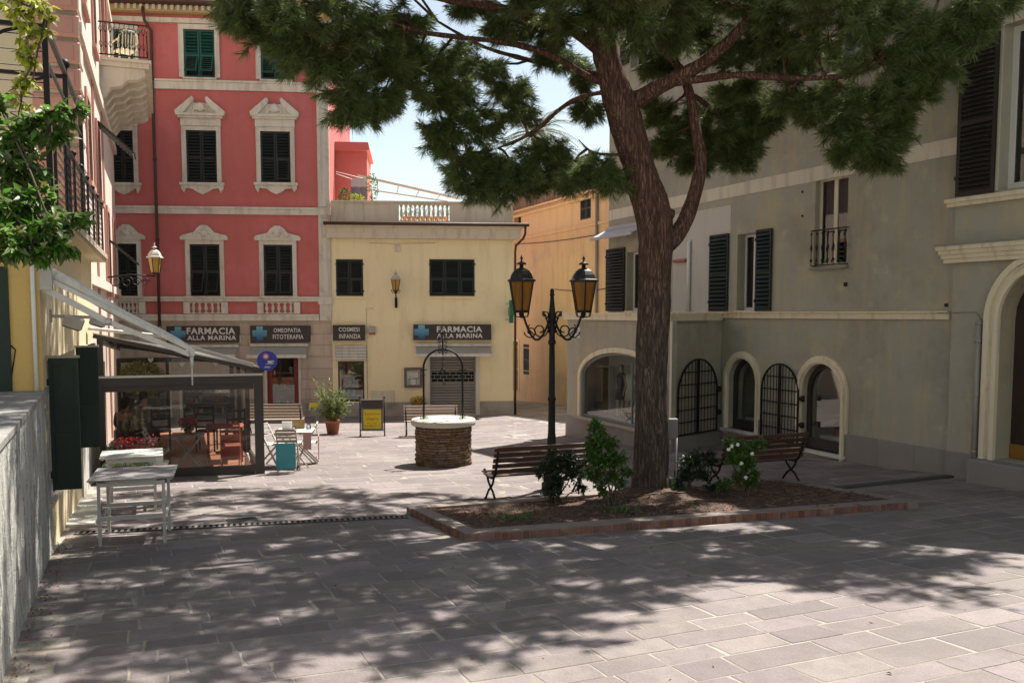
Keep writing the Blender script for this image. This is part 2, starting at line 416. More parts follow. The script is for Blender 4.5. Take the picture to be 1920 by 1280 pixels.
# wall lines of the piazza
FAC = Wall((0, 34.4), (1, .106))
Gd = V((.394, -.919, 0)).normalized()
_r = ray(1140, 588); GWk = 14.4
gy = GWk/(_r.x/_r.y + .4288)
GW = Wall((GWk - .4288*gy, gy), Gd[:2])
FA0 = G(1063, 816); FA = Wall(FA0[:2], Gd[:2])
ua = FA.uz(1259, 700)[0]; FA1 = FA.w(ua, 0, 0)
uc = GW.uz(1351, 750)[0]; GC = GW.w(uc, 0, 0)
FB = Wall(FA1[:2], (GC - FA1)[:2]); ub = (GC - FA1).xy.length
PB = Wall((GW.o + GW.n*.14)[:2], Gd[:2])
up = PB.uz(1784, 600)[0]
LP = Wall((-8.42, 18.0), (-.3593, .9332))
LF = Wall((-8.42 - .9332*9, 18.0 - .3593*9), (.9332, .3593))
AN = Wall((-5.30, 10.2), (-.3583, .9336)); ANL = 8.35
AF = Wall((-5.30 - .9336*5, 10.2 - .3583*5), (.9336, .3583))
CWa, CWb = G(25, 1222), G(104, 1017)
CWd = (CWb - CWa).normalized()
OR0 = V((2.42, 40.0, 0)); ORd = V((.398, -1, 0)).normalized()
ORW = Wall(OR0[:2], ORd[:2])

# planter corners
PL = [G(762, 962), G(872, 1015), G(1723, 952), G(1462, 907)]
def inpoly(x, y, poly, grow=0):
    c = False; n = len(poly)
    for i in range(n):
        a, b = poly[i], poly[(i+1) % n]
        if (a.y > y) != (b.y > y) and x < (b.x-a.x)*(y-a.y)/(b.y-a.y) + a.x: c = not c
    return c
e1 = V((.925, .38, 0)); e2 = V((-.38, .925, 0))
DR0, DR1 = G(140, 1000), G(764, 969)               # slot drain
DRd = (DR1 - DR0).normalized()
def slab_ok(c, L, W):
    x, y = c.x, c.y
    if y < 3.6 or y > 33.6: return False
    if abs(x) > .60*y + .9: return False
    if x < -1.0 - .40*y: return False
    if x > 14.1 - .4288*y: return False
    if y > 34.2 + .106*x: return False
    if inpoly(x, y, PL): return False
    return True
def slab_mesh(i):
    r = random.Random(i); mb = MB(); ch = .02
    j = lambda: r.uniform(-.02, .02)
    o = [(-.5+j(), -.5+j()), (0, -.5+j()*.6), (.5+j(), -.5+j()), (.5+j()*.6, 0), (.5+j(), .5+j()), (0, .5+j()*.6), (-.5+j(), .5+j()), (-.5+j()*.6, 0)]
    k = .965
    vv = [(x, y, -1) for x, y in o] + [(x, y, -.25) for x, y in o] + [(x*k, y*k*.99, 0) for x, y in o] + [(0, 0, 0.0)]
    fs = []
    for a in range(8):
        b = (a+1) % 8
        fs += [(a, b, 8+b, 8+a), (8+a, 8+b, 16+b, 16+a), (16+a, 16+b, 24)]
    mb.add(vv, fs)
    return mb
slab_mb = [slab_mesh(i) for i in range(8)]
slab_me = [m_.mesh('slab', m_slab, Matrix()) for m_ in slab_mb]
slabs = []
row = -20.0
v = -8.0
while v < 40:
    W = rnd.choice((.27, .30, .33, .36, .40)) if v < 18 else U(.24, .34)
    u = -26 + U(0, .6)
    while u < 32:
        L = U(.38, .74) if rnd.random() < .8 else U(.74, 1.0)
        c = e1*(u + L/2) + e2*(v + W/2)
        if slab_ok(c, L, W): slabs.append((c, L, W))
        u += L
    v += W
def slab_matrix(c, L, W):
    gap = U(.006, .015)
    if rnd.random() < .08: gap += .012
    z = ground(c.x, c.y) + U(-.0025, .0025)
    sx = .025 if c.x > 0 else 0
    g1 = e1.x*sx - .045*e1.y + U(-.005, .005); g2 = e2.x*sx - .045*e2.y + U(-.006, .006)
    a = V((e1.x, e1.y, g1)) * (L-gap); b = V((e2.x, e2.y, g2)) * (W-gap); n = V((-sx, .045, 1)).normalized()*.03
    sg = rnd.choice((1, -1)); a *= sg; b *= sg
    m_ = Matrix(((a.x, b.x, n.x, c.x), (a.y, b.y, n.y, c.y), (a.z, b.z, n.z, z), (0,0,0,1)))
    return m_
slabs.sort(key=lambda s: (s[0].y if abs(s[0].x) < .575*s[0].y + .2 else 99))
far = MB()
for i, (c, L, W) in enumerate(slabs):
    m_ = slab_matrix(c, L, W); k = rnd.randrange(8)
    if i < 296: inst('slab', slab_me[k], pavement, m_)
    else:
        b = len(far.v); far.v += [m_ @ p for p in slab_mb[k].v]
        far.f += [tuple(q + b for q in f) for f in slab_mb[k].f]; far.sm += slab_mb[k].sm
far.build('paving_slabs', m_slab, pavement, kind='stuff')

# slot drain with its bars
m_drain = mat('drain_iron', (.05,.045,.04), .7, .2, 5, .2, 40, metal=.3)
dn = V((-DRd.y, DRd.x, 0)).normalized()
dl = (DR1 - DR0).length
drain = thing('drain_channel', None, None, T(DR0) , kind='structure'); drain['kind'] = 'structure'
mb = MB()
a, b = DR0 + V((0,0,.004)), DR1 + V((0,0,.004))
mb.add([a - dn*.07, b - dn*.07, b + dn*.07, a + dn*.07], [(0,1,2,3)])
mb.build('channel_bed', mat('drain_dark', (.012,.011,.01), .9), drain)
nb = int(dl/.075); bm_ = MB().box(-.018, .018, -.065, .065, 0, .008).mesh('grate_bar', m_slab, Matrix())
ang = math.atan2(DRd.y, DRd.x)
for i in range(nb):
    p = DR0.lerp(DR1, (i+.5)/nb) + V((0,0,.005))
    inst('grate_bar', bm_, drain, T(p) @ RZ(ang))
mb = MB()
for s_ in (-1, 1): mb.bar(DR0 + dn*.075*s_ + V((0,0,.004)), DR1 + dn*.075*s_ + V((0,0,.004)), .02, .02)
mb.build('edge_rail', m_drain, drain)
# dark kerb drain towards the right-hand portal
k0, k1 = G(1570, 916), G(1832, 889)
mb = MB(); mb.bar(k0 + V((0,0,.01)), k1 + V((0,0,.01)), .13, .05); mb.build('kerb_strip', mat('dark_kerb', (.07,.062,.058), .8), kind='structure')
# inspection covers
for px, py, w in ((455, 977, .4), (975, 816, .5), (760, 836, .4)):
    c = G(px, py); mb = MB(T(c) @ RZ(.39)); mb.box(-w/2, w/2, -w/2, w/2, -.02, .008)
    for q in (-1, 1): mb.box(-w/2+.05, w/2-.05, q*w/3-.01, q*w/3+.01, .008, .012)
    mb.build('manhole_cover', m_gplinth if px != 455 else m_drain, label={455:'dark cover set in the paving beside the drain slots', 975:'grey cover in the sunlit paving left of the lamp post', 760:'small cover in the pale paving behind the well'}[px], cat='manhole cover')

# ---------------------------------------------------------------- facade helpers
_sl = {}
def slat_mesh(w, h, mt):
    k = (round(w, 2), round(h, 3), mt.name)
    if k not in _sl:
        mb = MB(RX(R(-38))); mb.box(-w/2, w/2, -.006, .006, -h*.62, h*.62)
        _sl[k] = mb.mesh('slat', mt, Matrix())
    return _sl[k]
def shutter(fr, u0, u1, z0, z1, n, mt, parent, slats=12, flap=0.0, label=None, M=None, st=.055):
    """one louvred leaf; flap>0 = lower half tilted out by that angle; M: frame replacing fr.M (leaf swung open)"""
    A = M or fr.M; w = u1-u0; h = z1-z0; mb = MB(A); t = .035
    mb.box(u0, u0+st, -n-t, -n, z0, z1); mb.box(u1-st, u1, -n-t, -n, z0, z1)
    zm = z0 + h*.47
    mb.box(u0+st, u1-st, -n-t, -n, z1-st, z1); mb.box(u0+st, u1-st, -n-t, -n, z0, z0+st)
    mb.box(u0+st, u1-st, -n-t, -n, zm-st*.6, zm+st*.6)
    for zz in (z0+h*.12, z0+h*.88): mb.box(u0-.02 if label != 'r' else u1-.02, u0+.04 if label != 'r' else u1+.04, -n-t-.012, -n-t, zz-.03, zz+.03)
    lower = []
    if flap:
        c, s_ = math.cos(flap), math.sin(flap); za, zb = zm - st*.6, z0 + st
        F_ = A @ T((u0+w/2, -n-t*.5, za)) @ RX(-flap); mb2 = MB(F_); hh = za - zb; ww = w/2 - st*.9
        mb2.box(-ww, -ww+.04, -.015, .015, -hh, 0); mb2.box(ww-.04, ww, -.015, .015, -hh, 0)
        mb2.box(-ww+.04, ww-.04, -.015, .015, -hh, -hh+.04); mb2.box(-ww+.04, ww-.04, -.015, .015, -.04, 0)
        k = max(4, int(slats*.45))
        for i in range(k):
            zc = -.05 - (hh-.1)*(i+.5)/k
            mb2.obox((0, 0, zc), (ww-.04, .005, hh/k*.5), RX(R(-38)))
    o = mb.build('shutter', mt, parent)
    if flap: mb2.build('flap', mt, o)
    rng = ((zm+st*.6, z1-st),) if flap else ((z0+st, zm-st*.6), (zm+st*.6, z1-st))
    for a, b in rng:
        k = max(3, round(slats*(b-a)/(h-3*st))); me = slat_mesh(w-2*st+.004, (b-a)/k, mt)
        for i in range(k):
            inst('slat', me, o, A @ T((u0+w/2, -n-t/2, a + (b-a)*(i+.5)/k)))
    return o
def body(fr, u0, u1, z0, z1, d0, d1, mt, parent, roof=True):
    """side and rear walls + flat roof behind a front wall"""
    mb = MB(fr.M); t = .25
    mb.box(u0, u0+t, d0, d1, z0, z1); mb.box(u1-t, u1, d0, d1, z0, z1); mb.box(u0+t, u1-t, d1-t, d1, z0, z1)
    mb.build('side_wall', mt, parent)
    if roof:
        mb = MB(fr.M); mb.box(u0+t, u1-t, d0, d1-t, z1-.3, z1-.02); mb.build('roof_slab', mt, parent)
def baluster(mb, x, y, z0, h, r, n=8):
    mb.lathe([(r*.9,0),(r*.9,h*.06),(r*.5,h*.1),(r*.45,h*.2),(r*.95,h*.42),(r*.7,h*.62),(r*.42,h*.8),(r*.8,h*.92),(r*.9,h*.94),(r*.9,h)], n, (x, y, z0))
_bal = {}
def bal_mesh(h, r, mt):
    k = (round(h, 2), r, mt.name)
    if k not in _bal:
        mb = MB(); baluster(mb, 0, 0, 0, h, r, 8); _bal[k] = mb.mesh('baluster', mt, Matrix())
    return _bal[k]

# ---------------------------------------------------------------- red pharmacy building
fb = FAC.box
uR0 = -16.5; uRY = FAC.uz(622, 600)[0]; zg = FAC.g(-7) - .3
ztop = FAC.uz(420, 14)[1]
red = thing('red_building', 'tall red palazzo with cream window surrounds and a pharmacy on its ground floor', 'building', T(FAC.w(uR0, 0, FAC.g(uR0))) @ RZ(FAC.a))
wins = []      # (px box of the shutter, kind, flaps, slats, mat)
W3 = [(214, 56, 251, 146), (345, 56, 403, 146), (489, 60, 545, 150)]
W2 = [(211, 245, 251, 343), (350, 245, 407, 343), (489, 247, 545, 343)]
W1 = [(222, 457, 258, 555), (357, 458, 413, 555), (495, 459, 549, 555)]
holes = []
for ws in (W3, W2, W1):
    for b in ws: holes.append(rect(*fb(*b)))
shopd = fb(501, 660, 560, 770); shopw = fb(342, 705, 440, 788); shopd0 = fb(228, 705, 318, 788)
shopd = (shopd[0], shopd[1], FAC.g(shopd[0]) + .12, shopd[3])
for s_ in (shopd, shopw, shopd0): holes.append(rect(*s_))
zst = FAC.uz(400, 598)[1]                            # top of the tan ground floor
up_h = [h for h in holes if h[0][1] > zst]; lo_h = [h for h in holes if h[0][1] <= zst]
mb = MB(FAC.M); mb.prism(rect(uR0, uRY, zst, ztop), 0, .3, up_h); mb.build('wall', m_pink, red)
mb = MB(FAC.M); mb.prism(rect(uR0, uRY, zg, zst), 0, .3, lo_h); mb.build('ground_floor_wall', m_tan, red)
body(FAC, uR0, uRY, zg, ztop+.0, .3, 11, m_pink, red)
mb = MB(FAC.M); mb.box(uR0+.3, uRY-.3, .35, 10.7, zg-.02, zg+.33); mb.box(uR0+.3, uRY-.3, 3.2, 3.3, zg+.33, zst+.3); mb.box(uR0+.3, uRY-.3, .35, 3.2, zst-.1, zst+.1)
mb.build('shop_room', m_room, red)
# shopfront rustication: stone blocks between the openings
def courses(fr, spans, z0, z1, ch, parent, mt, name='stone_block', th=.03, bw=1.1, gap=.022):
    k = max(1, round((z1-z0)/ch)); ch = (z1-z0)/k
    for i in range(k):
        za, zb = z0 + ch*i + gap/2, z0 + ch*(i+1) - gap/2
        for a, b in spans(za + ch/2):
            nb_ = max(1, round((b-a)/bw)); w = (b-a)/nb_
            for j in range(nb_):
                sh = 0
                mb = MB(fr.M); mb.cham(a + w*j + gap/3, a + w*(j+1) - gap/3, -th, .01, za, zb, .012)
                mb.build(name, mt, parent)
def red_spans(z):
    s_ = []; cur = FAC.uz(235, 640)[0]
    for o in sorted([shopd0, shopw, shopd]):
        if o[2] - .05 < z < o[3] + .12 or True:
            if o[0] - .1 > cur: s_.append((cur, o[0]-.09))
            cur = o[1] + .09
    s_.append((cur, uRY - .0)); return s_
zpl = FAC.uz(600, 749)[1]
courses(FAC, red_spans, zpl, FAC.uz(500, 672)[1], .43, red, m_tan, bw=1.5)
courses(FAC, lambda z: [(FAC.uz(235, 640)[0], uRY)], FAC.uz(500, 668)[1], FAC.uz(500, 606)[1], .43, red, m_tan, bw=2.2)
courses(FAC, red_spans, zg, zpl - .03, 1.2, red, m_plinth, 'plinth_slab', .06, 1.3)
def trim(name, fr, x0, y0, x1, y1, n, parent, mt, both=False):
    a, b, z0, z1 = fr.box(x0, y0, x1, y1); mb = MB(fr.M); mb.cham(a, b, -n, .0, z0, z1, min(.02, n*.4)); return mb.build(name, mt, parent)
def zz(py, x=420): return FAC.uz(x, py)[1]
for nm, ya, yb, n in (('string_course', 152, 170, .07), ('string_course', 388, 402, .08), ('sill_course', 556, 565, .09), ('base_course', 589, 601, .10)):
    mb = MB(FAC.M); u1_ = uRY - .45 if nm != 'x' else uRY
    mb.box(uR0, u1_, -n, 0, zz(yb), zz(ya))
    mb.box(uR0, u1_, -n-.035, -n, zz(ya) - .07, zz(ya)); mb.build(nm, m_trim, red)
# corner pilaster with recessed panels
a, b = FAC.uz(597, 400)[0], uRY
mb = MB(FAC.M); zA, zB = zz(601), zz(-20)
mb.box(a, b, -.09, 0, zA, zB)
for ya, yb in ((585, 568), (553, 405), (386, 178)):
    z0, z1 = zz(ya), zz(yb); t = .035
    for q in ((a+.09, a+.12, z0, z1), (b-.12, b-.09, z0, z1), (a+.12, b-.12, z1-.03, z1), (a+.12, b-.12, z0, z0+.03)): mb.box(q[0], q[1], -.09-t, -.09, q[2], q[3])
mb.build('corner_pilaster', m_trim, red)
for y_ in (388, 556, 152): 
    mb = MB(FAC.M); mb.box(a-.05, b+.03, -.15, -.09, zz(y_+14), zz(y_)); mb.build('pilaster_block', m_trim, red)
# frieze and cornice under the eaves
mb = MB(FAC.M); mb.box(uR0, uRY+.05, -.10, 0, zz(47), zz(38)); mb.build('frieze_band', m_trim, red)
mb = MB(FAC.M); mb.box(uR0, uRY+.05, -.03, 0, zz(38), zz(32)); mb.build('frieze_panel', m_pink, red)
m_ochre = mat('ochre_frieze', (.50,.38,.17), .85, .1, 2, .1, 40)
mb = MB(FAC.M); mb.box(uR0, uRY+.25, -.35, 0, zz(31), zz(20)); mb.build('cornice', m_ochre, red)
dm = MB().box(-.05, .05, -.09, 0, 0, .16).mesh('dentil', m_trim, Matrix())
u = FAC.uz(225, 25)[0]
while u < FAC.uz(470, 25)[0]:
    inst('dentil', dm, red, FAC.at(u, .35, zz(29))); u += .21
mb = MB(FAC.M); mb.box(uR0, uRY+.5, -.62, 0, zz(20)+.002, zz(15)); mb.build('eaves_board', m_brown, red)
# set-back attic storey
mb = MB(FAC.M); mb.box(uR0, uRY-.6, 1.2, 8, zz(15)+.002, zz(15)+3); mb.build('attic_wall', m_pink, red)
mb = MB(FAC.M); mb.box(uR0, uRY-.5, 1.1, 1.2, zz(15)+.003, zz(15)+.35); mb.build('attic_trim', m_trim, red)
# windows
def win_frame(b, ex, name='window_surround', n=.07, w=.13):
    a0, a1, z0, z1 = fb(*b); mb = MB(FAC.M)
    mb.prism(rect(a0-w, a1+w, z0-(.0), z1+w), -n, 0.0, [rect(a0, a1, z0+.001, z1)]) if False else None
    mb.box(a0-w, a0, -n, 0, z0, z1+w); mb.box(a1, a1+w, -n, 0, z0, z1+w); mb.box(a0, a1, -n, 0, z1, z1+w)
    mb.box(a0-w, a0-w+.03, -n-.025, -n, z0, z1+w); mb.box(a1+w-.03, a1+w, -n-.025, -n, z0, z1+w)
    return mb.build(name, m_trim, red)
def sillm(b, n=.14, ex=.16):
    a0, a1, z0, z1 = fb(*b); mb = MB(FAC.M); mb.cham(a0-ex, a1+ex, -n, 0, z0-.07, z0, .015); return mb.build('sill', m_trim, red)
def leaves2(b, mt, parent, fr, n=-.03, slats=13, flap=0, k=2):
    a0, a1, z0, z1 = fr.box(*b); w = (a1-a0)/k
    for i in range(k):
        fl = flap[i] if isinstance(flap, tuple) else flap
        shutter(fr, a0+w*i+.01, a0+w*(i+1)-.01, z0+.02, z1-.02, n, mt, parent, slats, fl, 'r' if i == k-1 else None)
    mb = MB(fr.M); mb.box(a0, a1, .24, .28, z0, z1); mb.build('dark_pane', m_dark, parent)
for i, b in enumerate(W3):
    win_frame(b, 0, n=.06, w=.17); sillm(b, .1, .05)
    leaves2(b, m_shutg, red, FAC, slats=14, flap=R(30))
for i, b in enumerate(W2):
    win_frame(b, 0, w=.15); leaves2(b, m_shut, red, FAC, slats=16, flap=(0, R(14)) if i == 2 else 0)
    a0, a1, z0, z1 = fb(*b); c = (a0+a1)/2; hw = (a1-a0)/2 + .15
    mb = MB(FAC.M)                                   # broken pediment
    mb.box(c-hw-.02, c+hw+.02, -.10, 0, z1+.155, z1+.42)
    mb.box(c-hw-.10, c+hw+.10, -.17, 0, z1+.42, z1+.50); mb.box(c-hw-.16, c+hw+.16, -.22, 0, z1+.50, z1+.58)
    for s_ in (-1, 1):
        mb.prism([(c+s_*(hw+.18), z1+.58), (c+s_*(hw+.18), z1+.66), (c+s_*.26, z1+1.17), (c+s_*.20, z1+1.10), (c+s_*.24, z1+.96), (c+s_*(hw-.1), z1+.58)][::(1 if s_ > 0 else -1)], -.22, 0)
    mb.prism([(c-hw, z1+.58), (c+hw, z1+.58), (c+.3, z1+.95), (c-.3, z1+.95)], -.10, 0)
    mb.build('pediment', m_trim, red)
    mb = MB(FAC.M); mb.sphere((c, -.11, z1+.80), .17, 10, 6, (1.1, .45, 1))
    for s_ in (-1, 1):
        mb.tube([(c+s_*(.12+.16*t), -.12, z1+.68+.1*math.sin(t*5)) for t in [k/6 for k in range(7)]], .035, 6)
    for k in range(7):
        t = math.pi*k/6; mb.tube([(c+.05*math.cos(t), -.15, z1+.76+.05*math.sin(t)), (c+.19*math.cos(t), -.12, z1+.79+.16*math.sin(t))], .022, 5)
    mb.build('shell_ornament', m_trim, red)
    mb = MB(FAC.M)                                   # scrolled apron
    mb.box(c-hw-.10, c+hw+.10, -.15, 0, z0-.09, z0)
    pts = [(c-hw-.06, z0-.09), (c-hw-.06, z0-.20), (c-hw+.04, z0-.36), (c-hw+.10, z0-.20), (c-.35, z0-.22), (c-.2, z0-.33), (c, z0-.42), (c+.2, z0-.33), (c+.35, z0-.22), (c+hw-.10, z0-.20), (c+hw-.04, z0-.36), (c+hw+.06, z0-.20), (c+hw+.06, z0-.09)]
    mb.prism(pts, -.09, 0); mb.build('apron', m_trim, red)
for i, b in enumerate(W1):
    win_frame(b, 0, w=.15); leaves2(b, m_shut, red, FAC, slats=16, flap=R(24) if i == 1 else R(15) if i == 2 else 0)
    a0, a1, z0, z1 = fb(*b); c = (a0+a1)/2; hw = (a1-a0)/2 + .15
    mb = MB(FAC.M)
    pts = [(c-hw-.15, z1+.15), (c+hw+.15, z1+.15), (c+hw+.17, z1+.24), (c+hw+.1, z1+.32), (c+.36, z1+.42), (c+.24, z1+.58), (c+.1, z1+.68), (c-.1, z1+.68), (c-.24, z1+.58), (c-.36, z1+.42), (c-hw-.1, z1+.32), (c-hw-.17, z1+.24)]
    mb.prism(pts, -.12, 0); 
    mb.build('carved_head', m_trim, red)
    mb = MB(FAC.M); mb.sphere((c, -.12, z1+.40), .12, 10, 6, (1.2, .5, 1.1))
    for s_ in (-1, 1): mb.tube([(c+s_*(.1+.3*t), -.125, z1+.42-.12*t+.06*math.sin(t*7)) for t in [k/8 for k in range(9)]], .035, 6)
    mb.build('carving', m_trim, red)
    zb_, zt_ = zz(588), zz(566)                       # blind balustrade under the sill
    mb = MB(FAC.M); e = .10
    mb.box(c-hw-e, c-hw+.12, -.13, 0, zb_, zt_); mb.box(c+hw-.12, c+hw+e, -.13, 0, zb_, zt_)
    mb.box(c-hw+.12, c+hw-.12, -.11, 0, zt_-.03, zt_); mb.box(c-hw+.12, c+hw-.12, -.11, 0, zb_, zb_+.03)
    mb.build('balustrade_frame', m_trim, red)
    bme = bal_mesh(zt_-zb_-.06, .075, m_trim)
    for k in range(5): inst('baluster', bme, red, FAC.at(c-hw+.12+(2*hw-.24)*(k+.5)/5, .045, zb_+.03))
    sillm(b, .17, .2)
# shop front, door
def shopframe(fr, s_, mt, parent, w=.07, n=-.08, glass=m_glass, name='shop_window'):
    a0, a1, z0, z1 = s_; mb = MB(fr.M); mb.box(a0, a0+w, -n, -n+.06, z0, z1); mb.box(a1-w, a1, -n, -n+.06, z0, z1)
    mb.box(a0+w, a1-w, -n, -n+.06, z1-w, z1); mb.box(a0+w, a1-w, -n, -n+.06, z0, z0+w*1.6)
    o = mb.build(name, mt, parent)
    mb = MB(fr.M); mb.box(a0+w, a1-w, -n+.02, -n+.03, z0+w*1.6, z1-w); mb.build('pane', glass, o); return o
shopframe(FAC, shopw, m_dframe, red, .08)
shopframe(FAC, shopd0, m_dframe, red, .08)
shopframe(FAC, shopd, m_redframe, red, .17, name='door')
for s_ in (shopw, shopd, shopd0):
    w = .09
    for q0_, q1_ in ((s_[0]-w, s_[0]), (s_[1], s_[1]+w)): mb = MB(FAC.M); mb.box(q0_, q1_, -.05, 0, s_[2], s_[3]+.05); mb.build('jamb', m_trim, red)
# displays inside
cols = [(.5,.5,.48), (.1,.25,.4), (.5,.1,.08), (.6,.55,.2), (.15,.35,.2), (.6,.6,.6), (.5,.3,.15)]
m_items = [mat('packet_%d' % i, c, .6, .1, 5, 0) for i, c in enumerate(cols)]
for m_, nm in zip(m_items, ('white','blue','red','yellow','green','silver','tan')): m_.name = nm + '_packet'
def display(fr, s_, parent, rows=3, d=.45, name='shelf'):
    a0, a1, z0, z1 = s_
    for r_ in range(rows):
        z = z0 + .2 + (z1-z0-.4)*r_/max(1, rows)
        mb = MB(fr.M); mb.box(a0+.1, a1-.1, d, d+.3, z-.02, z); sh = mb.build(name, m_white, parent)
        u_ = a0 + .15
        while u_ < a1 - .25:
            w = U(.06, .16); h = U(.1, .3)
            if rnd.random() < .8:
                mb = MB(fr.M); mb.box(u_, u_+w, d+.05, d+.2, z+.001, z+h); mb.build('packet', rnd.choice(m_items), sh)
            u_ += w + U(.02, .08)
display(FAC, shopw, red, 3); display(FAC, shopd, red, 3, .9); display(FAC, shopd0, red, 2)
# downpipe + gutter
mb = MB()
dp = [FAC.w(*FAC.uz(x, y), 0) for x, y in ()]
pts = []
for x, y in ((273, 20), (277, 45), (285, 60), (287, 150), (292, 300), (297, 450), (301, 610)):
    u, z = FAC.uz(x, y); pts.append(FAC.w(u, .13 if y > 50 else .4, z))
mb.tube(pts, .055, 8)
for p in pts[3:]: mb.tube([p - V((0,0,.04)), p + V((0,0,.04))], .075, 8)
mb.build('downpipe', m_brown, red)
mb = MB(FAC.M)
mb.tube([(uR0, -.62, zz(16)), (uRY+.5, -.62, zz(16))], .07, 8); mb.build('gutter', m_brown, red)

# ---------------------------------------------------------------- yellow one-storey wing
uY1 = FAC.uz(962, 600)[0]; zyt = FAC.uz(800, 450)[1]
yel = thing('yellow_wing', 'low pale yellow wing with a roof terrace balustrade and a closed steel shop shutter', 'building', T(FAC.w(uRY, 0, FAC.g(uRY))) @ RZ(FAC.a))
YA, YB = (630, 486, 681, 555), (805, 486, 890, 555)
yshop = fb(634, 677, 683, 753); ydoor = fb(806, 664, 892, 778); ydoor = (ydoor[0], ydoor[1], FAC.g(ydoor[0])+.02, ydoor[3])
zpt = FAC.uz(700, 376)[1]; zgut = FAC.uz(800, 424)[1]
mb = MB(FAC.M); mb.prism(rect(uRY+.002, uY1, zg, zgut), 0, .3, [rect(*fb(*YA)), rect(*fb(*YB)), rect(*yshop), rect(*ydoor)]); mb.build('wall', m_yellow, yel)
body(FAC, uRY+.002, uY1, zg, zgut, .3, 8, m_yellow, yel)
mb = MB(FAC.M); mb.box(uRY+.3, uY1-.3, .35, 7.7, zg, zg+.33); mb.box(uRY+.3, uY1-.3, 2.8, 2.9, zg+.33, zgut-.4); mb.build('shop_room', m_room, yel)
for b, k in ((YA, 2), (YB, 3)):
    leaves2(b, m_shut, yel, FAC, n=-.01, slats=14, flap=(0, R(10)) if k == 2 else (R(10), 0, R(8)), k=k)
    a0, a1, z0, z1 = fb(*b); mb = MB(FAC.M); w = .05
    mb.box(a0-w, a0, -.02, 0, z0-w, z1+w); mb.box(a1, a1+w, -.02, 0, z0-w, z1+w); mb.box(a0, a1, -.02, 0, z1, z1+w); mb.box(a0-w-.02, a1+w+.02, -.05, 0, z0-w-.05, z0-w)
    mb.box(a0, a1, -.02, 0, z0-w, z0); mb.build('window_surround', m_yellow, yel)
a_, b_ = uRY - .10, uY1 + .06
z0, z1 = FAC.uz(800, 449)[1], zgut
mb = MB(FAC.M)
mb.prism([(0,0)], 0, 0) if False else None
prof = [(-.10, z0), (-.22, z0+.02), (-.30, z1-.12), (-.48, z1)]
vv = [(a_, 0, z0), *[(a_ - (0 if False else 0), y, z) for y, z in prof], (a_, 0, z1)]
n_ = len(vv); vv2 = [(b_ + (0.38*abs(p[1])/.48 if p[1] else 0), p[1], p[2]) for p in vv]
mb.add(vv + vv2, [tuple(range(n_)), tuple(reversed(range(n_, 2*n_)))] + [(i, n_+i, n_+(i+1) % n_, (i+1) % n_) for i in range(n_)])
mb.build('cornice', m_corn, yel)
mb = MB(FAC.M); ge = FAC.uz(992, 427, .5)[0]
mb.tube([(a_ - .1, -.55, zgut+.03), (ge, -.55, zgut+.03)], .065, 8); mb.box(a_-.1, ge-.05, -.5, .2, zgut+.003, zgut+.06)
mb.tube([(ge-.14, -.52, zgut), (ge-.14, -.50, zgut-.28), (ge-.2, -.4, zgut-.45), (uY1+.10, -.05, zgut-.7), (uY1+.09, .1, zgut-.9), (uY1+.09, .1, zg)], .045, 8)
mb.build('gutter', m_brown, yel)
# parapet: solid panels + balusters
bx = fb(748, 384, 843, 414)
mb = MB(FAC.M); mb.prism(rect(uRY+.03, uY1, zgut+.06, zpt-.06), .05, .22, [rect(*bx)]); mb.build('parapet', m_corn, yel)
mb = MB(FAC.M); mb.box(uRY+.03, uY1+.03, .0, .27, zpt-.06, zpt); mb.build('coping', m_corn, yel)
mb = MB(FAC.M)
pa, pb, pz0, pz1 = fb(640, 382, 732, 420)
for q in ((pa, pa+.02, pz0, pz1), (pb-.02, pb, pz0, pz1), (pa, pb, pz1-.02, pz1), (pa, pb, pz0, pz0+.02)): mb.box(q[0], q[1], .035, .05, q[2], q[3])
mb.build('panel_moulding', m_corn, yel)
bme = bal_mesh(bx[3]-bx[2], .065, m_corn)
for k in range(11): inst('baluster', bme, yel, FAC.at(bx[0]+(bx[1]-bx[0])*(k+.5)/11, -.13, bx[2]))
# plinth slabs, door surround, roller shutter
zpy = FAC.uz(930, 751)[1]
def ysp(z):
    return [(uRY+.02, yshop[0]-.04), (yshop[0]-.02, yshop[1]+.02), (yshop[1]+.04, ydoor[0]-.16), (ydoor[1]+.16, uY1+.03)]
courses(FAC, ysp, zg, zpy, 1.6, yel, m_plinth, 'plinth_slab', .04, 1.2)
for a, b in ((ydoor[0]-.14, ydoor[0]), (ydoor[1], ydoor[1]+.14)): mb = MB(FAC.M); mb.box(a, b, -.05, .0, ydoor[2]-.1, ydoor[3]+.1); mb.build('door_jamb', m_whitem, yel)
zl0, zl1 = FAC.uz(850, 716)[1], FAC.uz(850, 697)[1]
rs = MB(FAC.M); rs.box(ydoor[0], ydoor[0]+.05, .10, .16, ydoor[2], ydoor[3]); rs.box(ydoor[1]-.05, ydoor[1], .10, .16, ydoor[2], ydoor[3]); rs.box(ydoor[0]+.05, ydoor[1]-.05, .10, .16, ydoor[2], ydoor[2]+.08)
rs = rs.build('roller_shutter', m_rollsh, yel)
w = ydoor[1]-ydoor[0]-.1
pm = MB(); h_ = .105
pm.prism([(-w/2, 0), (w/2, 0), (w/2, h_*.96), (-w/2, h_*.96)], 0, .02)
pm2 = MB(); pm2.add([(-w/2, .02, 0), (-w/2, -.012, h_*.3), (-w/2, -.012, h_*.7), (-w/2, .02, h_*.93), (w/2, .02, 0), (w/2, -.012, h_*.3), (w/2, -.012, h_*.7), (w/2, .02, h_*.93)], [(0,1,5,4)[::-1], (1,2,6,5)[::-1], (2,3,7,6)[::-1]])
pme = pm2.mesh('shutter_lath', m_rollsh, Matrix())
z = ydoor[2] + .08
